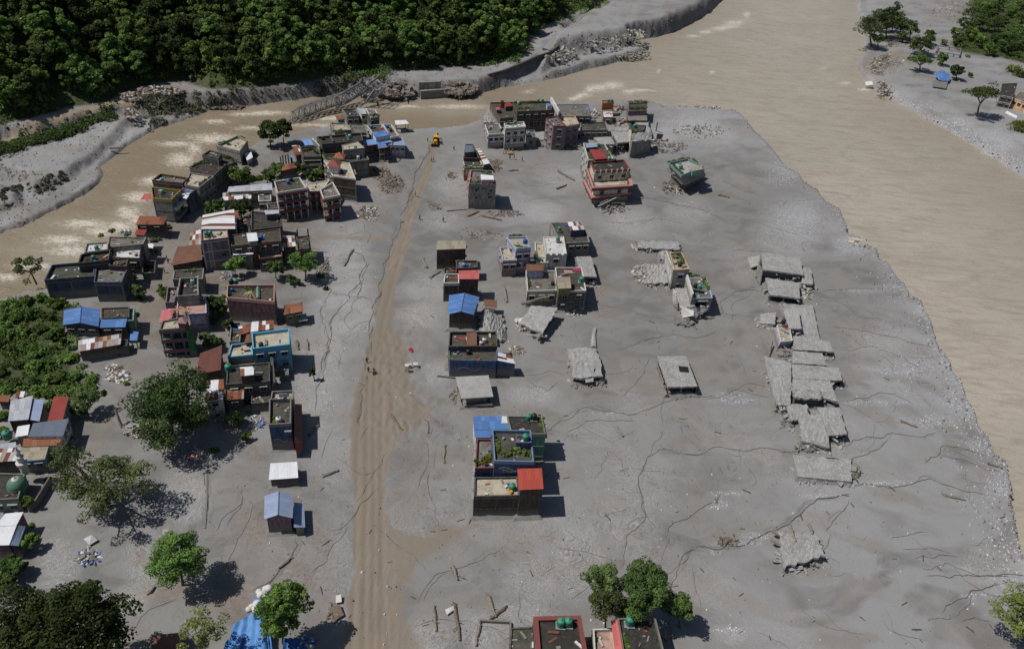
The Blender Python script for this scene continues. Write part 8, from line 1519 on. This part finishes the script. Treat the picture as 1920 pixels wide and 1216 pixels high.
# tarpaulin camp at the bottom
T = empty('tarpaulin_tent', at(465, 1190), 'large crumpled bright blue tarpaulin shelter at the bottom frame edge', 'tent')
def cloth(T_, c4, z4, mat, sag=.35, n_=14, name='tarpaulin'):
    q = [Vector(G(p[0], p[1], z)) for p, z in zip(c4, z4)]; mb = MB(); g = {}
    for i in range(n_+1):
        for j in range(n_+1):
            u, v = i/n_, j/n_; p = q[0].lerp(q[1], u).lerp(q[3].lerp(q[2], u), v); p.z += (-math.sin(u*math.pi)*math.sin(v*math.pi)+.35*math.sin(u*19+v*4)+.2*math.sin(v*23+u*6))*sag; g[i, j] = p
    for i in range(n_):
        for j in range(n_): mb.quad(g[i, j+1], g[i+1, j+1], g[i+1, j], g[i, j])
    return mb.build(name, mat, T_, smooth=True)
BT = plain_mat('blue_tarp', L(84, 136, 196), .5, .18, .6); BT2 = plain_mat('dark_blue_tarp', L(44, 92, 150), .5, .25, .6)
cloth(T, [(438, 1170), (486, 1140), (498, 1216), (424, 1226)], [2.6, 3.2, 2.4, 1.6], BT); cloth(T, [(424, 1200), (455, 1190), (440, 1260), (405, 1262)], [1.8, 2.6, 2.2, .8], BT); cloth(T, [(484, 1140), (498, 1134), (512, 1216), (497, 1222)], [3.2, 2.8, 1.2, 2.4], BT)
for x, y in ((438, 1172), (486, 1142), (425, 1226)): m_ = MB(); g = G(x, y, 2.4); m_.box((g.x, g.y, -.3), .12, .12, 2.8); m_.build('tent_pole', WOOD, T)
T = empty('tarpaulin_tent', at(550, 1210), 'small dark blue tarpaulin shelter right of the tall bright green tree', 'tent'); cloth(T, [(532, 1196), (562, 1194), (566, 1240), (528, 1240)], [2.0, 2.2, 1.4, 1.4], BT2)
m_ = empty('tarpaulin', at(486, 1124), 'narrow strip of blue tarpaulin between the white sacks', 'tarpaulin'); cloth(m_, [(472, 1117), (500, 1126), (500, 1134), (476, 1124)], [.8, .9, .6, .5], BT, .08, 6, 'strip')
def sacks(px, py, n_, sp, label, m=5, s=.9):
    r_ = random.Random(int(px)); c = Vector(G(px, py, 0)); mb = MB()
    for i in range(n_):
        x, y = c.x+r_.uniform(-sp, sp), c.y+r_.uniform(-sp, sp)*.8; rr = s*r_.uniform(.6, 1); mb.lathe((x, y, -.1), [(rr*.7, 0), (rr, rr*.35), (rr*.85, rr*.8), (rr*.4, rr*1.1), (0, rr*1.15)], 9)
    o = mb.build('sack_pile', RUBM[m], None, smooth=True); o.data.transform(Matrix.Translation(-c)); o.location = c; return tag(o, label, 'sacks')
sacks(491, 1115, 4, .9, 'pile of bulging white sacks left of the bright green tree crown'); sacks(500, 1106, 2, .4, 'two white sacks behind the bulging pile'); sacks(472, 1140, 6, 1.0, 'pile of white sacks beside the top corner of the blue tarpaulin'); rubble(484, 1136, 10, 8, 50, 'mixed white, orange and red belongings among the sacks', (5, 7, 2, 6), (.2, .6), .1, .8); rubble(576, 1205, 12, 14, 70, 'blue and grey belongings heaped right of the dark blue shelter', (6, 0, 5, 2), (.3, .9), .1, 1.0)
T = empty('flag_pole', at(561, 1132), 'thin pole topped with a white cloth right of the bright green tree', 'flag'); m_ = MB(); g = G(561, 1130, 0); m_.tube([(g.x, g.y, -.2), (g.x, g.y, 3.2)], .05, 5); m_.build('pole', STEEL, T); m_ = MB(); m_.box((g.x, g.y, 3.2), .9, .7, .12, .5); m_.build('cloth', RUBM[5], T)
B('BZ', [(285, 1190), (345, 1184), (350, 1235), (285, 1240)], 2.0, 'roofless low brick shed skeleton at the bottom edge', kind='shed', mat='brown', wall='brickred')
for a, b, c, d, lb, mt in (((157, 1010), (172, 1002), (184, 1012), (168, 1022), 'flattened grey sheet lying above the wreckage in the left silt', STEEL), ((305, 992), (318, 992), (318, 1003), (305, 1003), 'empty window frame lying in the silt above the round bright tree', FRAMEM), ((232, 800), (262, 788), (280, 796), (248, 806), 'grey sheet roof fragment leaning under the huge dark tree', STEEL), ((262, 788), (292, 782), (290, 800), (264, 803), 'striped steel sheet fragment under the huge dark tree', STEEL), ((630, 1116), (640, 1114), (641, 1128), (630, 1130), 'white square board beside the dirt road', WHT), ((618, 1140), (636, 1132), (645, 1152), (630, 1162), 'brown door panel lying at the left road edge', WOODR), ((834, 1142), (850, 1135), (852, 1142), (838, 1152), 'pale board lying left of the longest trunk', WHT)):
    T = empty('loose_panel', at(*a), lb, 'panel'); panel(T, [a, b, c, d], [.5, .7, .4, .3], .12, mt, 'sheet')
for i, (x, y) in enumerate(((844, 1068), (847, 1074), (850, 1078), (854, 1080), (860, 1078), (866, 1080))): log((x, y), (x+5+i, y+6), .07, 'thin buried fence slat in the silt', WOOD, False, 'buried fence slats in the silt', 'fence_slat')
o = empty('fallen_pole', at(230, 790), 'leaning mossy utility pole over the lane junction', 'pole'); m_ = MB(); m_.tube([G(228, 800, 0), G(216, 768, 3.4)], [.35, .25], 7); m_.build('pole', WOOD, o)
sacks(1570-800, 657, 2, .5, 'red and white bundle on the brown earth right of the road', 7, .7); T = empty('broken_pillar', at(763, 690), 'white broken pillar pieces standing on the churned earth', 'pillar'); m_ = MB(); g = G(763, 697, 0); m_.box((g.x, g.y, -.2), .8, .7, 2.2); m_.box((g.x+.1, g.y+1.4, -.2), 1.6, .7, 1.4, .3); m_.box((g.x+1.8, g.y+2, -.2), 1.1, 1.0, 1.3, .2); m_.build('pillar_block', WHT, T)
# --- people (continuous skin-modifier bodies)
SKIN = plain_mat('skin', L(128, 88, 66), .6, .05)
def skinmesh(name, V, E, Rr, mat, parent, root=0):
    me = bpy.data.meshes.new(name); me.from_pydata(V, E, []); me.materials.append(mat); o = bpy.data.objects.new(name, me); COL.objects.link(o); o.parent = parent
    me.skin_vertices or o.modifiers.new('Skin', 'SKIN')
    if not any(x.type == 'SKIN' for x in o.modifiers): o.modifiers.new('Skin', 'SKIN')
    if not me.skin_vertices: bpy.context.view_layer.update()
    if me.skin_vertices:
        for i, r_ in enumerate(Rr): me.skin_vertices[0].data[i].radius = (r_, r_)
        me.skin_vertices[0].data[root].use_root = True
    s = o.modifiers.new('Sub', 'SUBSURF'); s.levels = 1; s.render_levels = 1; return o
def person(px, py, label, shirt, trou, rz=0, pose='stand', loc=None, group=None):
    g = loc or G(px, py, 0); T = empty('person', g, label, 'person', group, rz); st_ = .16 if pose == 'walk' else .03
    if pose == 'ride': hip = .78; K = [(-.12, .28, .72), (.12, .28, .72)]; FT = [(-.16, .15, .32), (.16, .15, .32)]; HD = [(-.26, .52, 1.0), (.26, .52, 1.0)]
    else: hip = .92; K = [(-.11, .04+st_*.6, .5), (.11, .04-st_*.6, .5)]; FT = [(-.12, st_*1.6, .07), (.12, -st_*1.6, .07)]; HD = [(-.27, .06-st_, .82), (.27, .06+st_, .82)]
    sh = hip+.52; V = [(0, 0, hip), (0, 0, hip+.28), (0, 0, sh), (0, .01, sh+.12), (0, .03, sh+.24), (-.2, 0, sh-.03), (-.27, .0+HD[0][1]*.4, sh-.3), HD[0], (.2, 0, sh-.03), (.27, HD[1][1]*.4, sh-.3), HD[1], (-.1, 0, hip-.06), K[0], FT[0], (FT[0][0], FT[0][1]+.14, FT[0][2]-.02), (.1, 0, hip-.06), K[1], FT[1], (FT[1][0], FT[1][1]+.14, FT[1][2]-.02)]
    for h_ in (0, 1):
        hd = Vector(HD[h_])
    E = [(0, 1), (1, 2), (2, 3), (3, 4), (2, 5), (5, 6), (6, 7), (2, 8), (8, 9), (9, 10), (0, 11), (11, 12), (12, 13), (13, 14), (0, 15), (15, 16), (16, 17), (17, 18)]
    Rr = [.13, .12, .13, .05, .10, .06, .045, .03, .06, .045, .03, .085, .06, .045, .04, .085, .06, .045, .04]
    for s in (0, 1):
        hd = Vector(HD[s]); 
        for f in range(5):
            a = (f-2)*.28; V.append(tuple(hd+Vector((math.sin(a)*.05, .03 if f else .05, -.08+.015*abs(f-2))))); E.append(((7, 10)[s], len(V)-1)); Rr.append(.011)
    skinmesh('body', V, E, Rr, SKIN, T)
    skinmesh('shirt', [V[i] for i in (0, 1, 2, 5, 6, 8, 9)], [(0, 1), (1, 2), (2, 3), (3, 4), (2, 5), (5, 6)], [.155, .15, .16, .085, .065, .085, .065], shirt, T); skinmesh('trousers', [V[i] for i in (0, 11, 12, 13, 15, 16, 17)], [(0, 1), (1, 2), (2, 3), (0, 4), (4, 5), (5, 6)], [.145, .11, .08, .06, .11, .08, .06], trou, T)
    m_ = MB(); hx = V[4]; m_.lathe((g[0]+0, g[1]+0, hx[2]-.0), [(.108, .0), (.11, .05), (.07, .11), (0, .125)], 9); m_.build('hair', plain_mat('dark_hair', L(34, 30, 28), .7), T, smooth=True); return T
CL = {k: plain_mat('cloth_'+k, c, .85, .15) for k, c in dict(black=L(40, 40, 44), white=L(196, 196, 196), olive=L(76, 84, 60), blue=L(66, 86, 124), red=L(150, 52, 50), lime=L(176, 196, 66), orange=L(206, 104, 44), grey=L(110, 110, 112), purple=L(92, 66, 104)).items()}
person(688, 680, 'person in dark clothes walking alone up the dirt road', CL['olive'], CL['black'], .2, 'walk'); person(691, 698, 'person in black standing on the road left of the motorcycle', CL['black'], CL['black'], .3)
for x, y, c, t, lb in ((809, 304, 'black', 'black', 'dark dressed person of the pair walking on the upper road'), (813, 303, 'purple', 'grey', 'purple dressed person of the pair walking on the upper road'), (313, 487, 'white', 'black', 'person with pale headcover at the back of the lane group'), (316, 494, 'red', 'black', 'person in red at the middle of the lane group'), (309, 512, 'grey', 'grey', 'person in grey nearest in the lane'), (828, 272, 'black', 'grey', 'person standing just right of the yellow loader'),
    (802, 266, 'grey', 'blue', 'person standing left of the yellow loader'), (944, 289, 'white', 'grey', 'leftmost worker with a light vest in the rescue group'), (949, 288, 'lime', 'black', 'second worker with a lime vest in the rescue group'), (954, 286, 'lime', 'grey', 'worker with a lime vest behind the orange stretcher'), (961, 286, 'lime', 'black', 'worker with a lime vest right of the orange stretcher'), (956, 299, 'black', 'black', 'dark dressed person standing below the rescue group'), (964, 299, 'black', 'grey', 'dark dressed person right below the rescue group'), (979, 302, 'grey', 'black', 'grey dressed person further right of the rescue group'),
    (851, 282, 'black', 'black', 'lone dark figure between the loader and the narrow terraced house'), (787, 412, 'black', 'black', 'left lone figure on the mud beside the road'), (831, 416, 'grey', 'black', 'right lone figure on the mud beside the road'), (779, 368, 'red', 'grey', 'person in red walking at the road edge')): person(x, y, lb, CL[c], CL[t], .5*(x % 5), 'walk' if x % 2 else 'stand')
def motorbike(px, py, rz, label):
    g = G(px, py, 0); T = empty('motorcycle', g, label, 'motorcycle', None, rz); K = plain_mat('black_rubber', L(32, 32, 34), .7); 
    for y in (-.65, .65): 
        m_ = MB(); pts = [(g.x, g.y+y+.3*math.cos(a), .3+.3*math.sin(a)) for a in np.linspace(0, 6.283, 13)]; m_.tube(pts, .06, 6, False); m_.tube([(g.x-.05, g.y+y, .3), (g.x+.05, g.y+y, .3)], .09, 6); m_.build('wheel', K, T)
    m_ = MB(); m_.tube([(g.x, g.y-.65, .3), (g.x, g.y-.3, .62), (g.x, g.y+.3, .7), (g.x, g.y+.45, .85), (g.x, g.y+.65, .3)], .05, 6); m_.box((g.x, g.y-.05, .25), .26, .4, .35); m_.build('frame', STEEL, T)
    m_ = MB(); m_.tube([(g.x, g.y, .8), (g.x, g.y+.2, .86), (g.x, g.y+.38, .8)], [.1, .15, .08], 8); m_.build('fuel_tank', CL['red'], T, smooth=True); m_ = MB(); m_.box((g.x, g.y-.3, .74), .26, .75, .1); m_.build('seat', K, T); m_ = MB(); m_.tube([(g.x-.34, g.y+.35, 1.02), (g.x, g.y+.45, .98), (g.x+.34, g.y+.35, 1.02)], .025, 5); m_.build('handlebar', STEEL, T)
    return T, g
T, g = motorbike(701, 699, 0.0, 'motorcycle stopped on the dirt road carrying a rider'); person(0, 0, 'rider in black sitting on the motorcycle', CL['black'], CL['blue'], 0, 'ride', Vector((g.x, g.y-.1, 0))); person(0, 0, 'pillion passenger in white behind the motorcycle rider', CL['white'], CL['grey'], 0, 'ride', Vector((g.x, g.y-.48, 0)))
# --- backhoe loader on the upper road
g = G(815, 276, 0); T = empty('backhoe_loader', g, 'yellow backhoe loader at the far end of the dirt road', 'loader'); YM = plain_mat('machine_yellow', L(216, 160, 40), .45, .15); K = plain_mat('machine_black', L(34, 34, 36), .6)
x, y = g.x, g.y+3.4; m_ = MB(); m_.box((x, y, .8), 1.5, 4.2, .5); m_.box((x, y-1.5, 1.25), 1.1, 1.7, .75); m_.build('chassis', YM, T); m_ = MB(); m_.box((x, y+.5, 1.3), 1.5, 1.6, 1.35); m_.build('cab', GLASS, T); m_ = MB(); m_.box((x, y+.5, 2.66), 1.8, 1.9, .16); m_.build('cab_roof', YM, T)
for wx in (-1, 1):
    for wy, r_ in ((1.4, .8), (-1.6, .55)): m_ = MB(); m_.tube([(x+wx*.75, y+wy, r_), (x+wx*1.15, y+wy, r_)], r_, 14); w_o = m_.build('wheel', K, T); m_ = MB(); m_.tube([(x+wx*1.10, y+wy, r_), (x+wx*1.18, y+wy, r_)], r_*.45, 10); m_.build('rim', YM, w_o)
    m_ = MB(); m_.tube([(x+wx*.6, y-.8, 1.4), (x+wx*.7, y-2.4, 1.2), (x+wx*.7, y-3.0, .5)], .14, 5); m_.build('loader_arm', YM, T)
m_ = MB(); m_.box((x, y-3.3, .05), 2.5, .12, 1.1); m_.box((x, y-2.95, .0), 2.5, .8, .12); m_.box((x-1.25, y-3.0, .05), .1, .8, .9); m_.box((x+1.25, y-3.0, .05), .1, .8, .9); m_.build('front_bucket', K, T)
m_ = MB(); m_.tube([(x, y+2.1, 1.2), (x, y+3.4, 3.2), (x, y+4.8, 2.2)], .16, 5); m_.build('digger_boom', YM, T); m_ = MB(); m_.box((x, y+5.0, .9), .8, .7, .9); m_.build('digger_bucket', K, T)
g = G(957, 290, 0); T = empty('stretcher', g, 'orange stretcher raft carried by the rescue group', 'stretcher'); m_ = MB(); m_.box((g.x, g.y, .5), 2.2, .9, .3, .3); m_.build('orange_hull', CL['orange'], T); m_ = MB(); m_.box((g.x, g.y, .8), 1.6, .5, .15, .3); m_.build('load', CL['lime'], T)

# small belongings and rubble on the flat roofs
r_ = random.Random(77); mb = MB(); MS = [RUBM[0], RUBM[2], WOOD, RUBM[5], RUBM[6], RUBM[7], BLK, STEEL, plain_mat('rusty_scrap', L(116, 78, 58), .8, .3)]
for q, z, T_ in FLATS:
    if depth(q[0]) > 330 and r_.random() < .4: continue
    for i in range(r_.randint(4, 13)):
        u, v = r_.uniform(.08, .92), r_.uniform(.1, .9); p = q[0].lerp(q[1], u).lerp(q[3].lerp(q[2], u), v); s_ = r_.uniform(.15, .75); i0 = len(mb.f)
        mb.box((p.x, p.y, z+.014), s_*r_.choice((1, 1, 2.8)), s_*.7, s_*r_.uniform(.15, .7), r_.uniform(0, 3)); mi = r_.randrange(len(MS))
        for k in range(i0, len(mb.f)): mb.mi[k] = mi
tag(mb.build('roof_clutter', MS, None), 'small belongings, planks and masonry bits left lying on the flat roofs', 'clutter', None, 'stuff')
# stones and clods on the steep banks beyond the river
def steep(P_, r_):
    a = poly_sd(P_, NB, 60); e = height(P_+np.array([[0, 1.5]]))-height(P_-np.array([[0, 1.5]])); return (a > .5) & (np.abs(e) > .8) & (poly_sd(P_, HILL, 40) < 0)
scatter('bank_stones', 45000, (-60, -20, 1420, 420), (.2, 1.1), plain_mat('bank_stone', L(118, 114, 110), .9, .5, .4), 'stones and clods of earth on the steep scarps beyond the river', 'stones', seed=41, poly=steep, h=.35, zoff=-.1)
scatter('bank_stones', 9000, (-60, -20, 1420, 420), (.15, .6), GREYP, 'loose stones on the grey terraces beyond the river', 'stones', seed=42, poly=lambda P_, r_: (poly_sd(P_, NB, 60) > 1), h=.5)

# silt piled against the walls
r_ = random.Random(5); mb = MB()
for k, v in BINFO.items():
    if not isinstance(v, tuple): continue
    q = zq(v[1], 0)
    if max((q[0]-q[2]).length, (q[1]-q[3]).length) > 60: continue
    o1 = inset(q, .4); o2 = inset(q, -r_.uniform(.5, 1.3)); flood = .35 if q[0].x < -25 else .8
    for i in range(4):
        j = (i+1) % 4; n_ = max(3, int((q[i]-q[j]).length/1.3)); prev = None
        for t in range(n_+1):
            u = t/n_; a = o1[i].lerp(o1[j], u); b = o2[i].lerp(o2[j], u); e = r_.uniform(.05, 1)*flood if 0 < t < n_ else flood*.5; m_ = a.lerp(b, r_.uniform(.45, .6)); cur = (Vector((a.x, a.y, e+.25)), Vector((m_.x, m_.y, e*.55)), Vector((b.x+(r_.uniform(-.3, .3) if 0 < t < n_ else 0), b.y+(r_.uniform(-.3, .3) if 0 < t < n_ else 0), -.25)))
            if prev:
                for c in (0, 1): mb.quad(prev[c+1], prev[c], cur[c], cur[c+1])
            prev = cur
tag(mb.build('silt_piles', plain_mat('piled_silt', L(122, 120, 117), .85, .25, .8, 0, .8), None, smooth=True), 'low piles of grey silt banked against the house walls', 'silt', None, 'stuff')
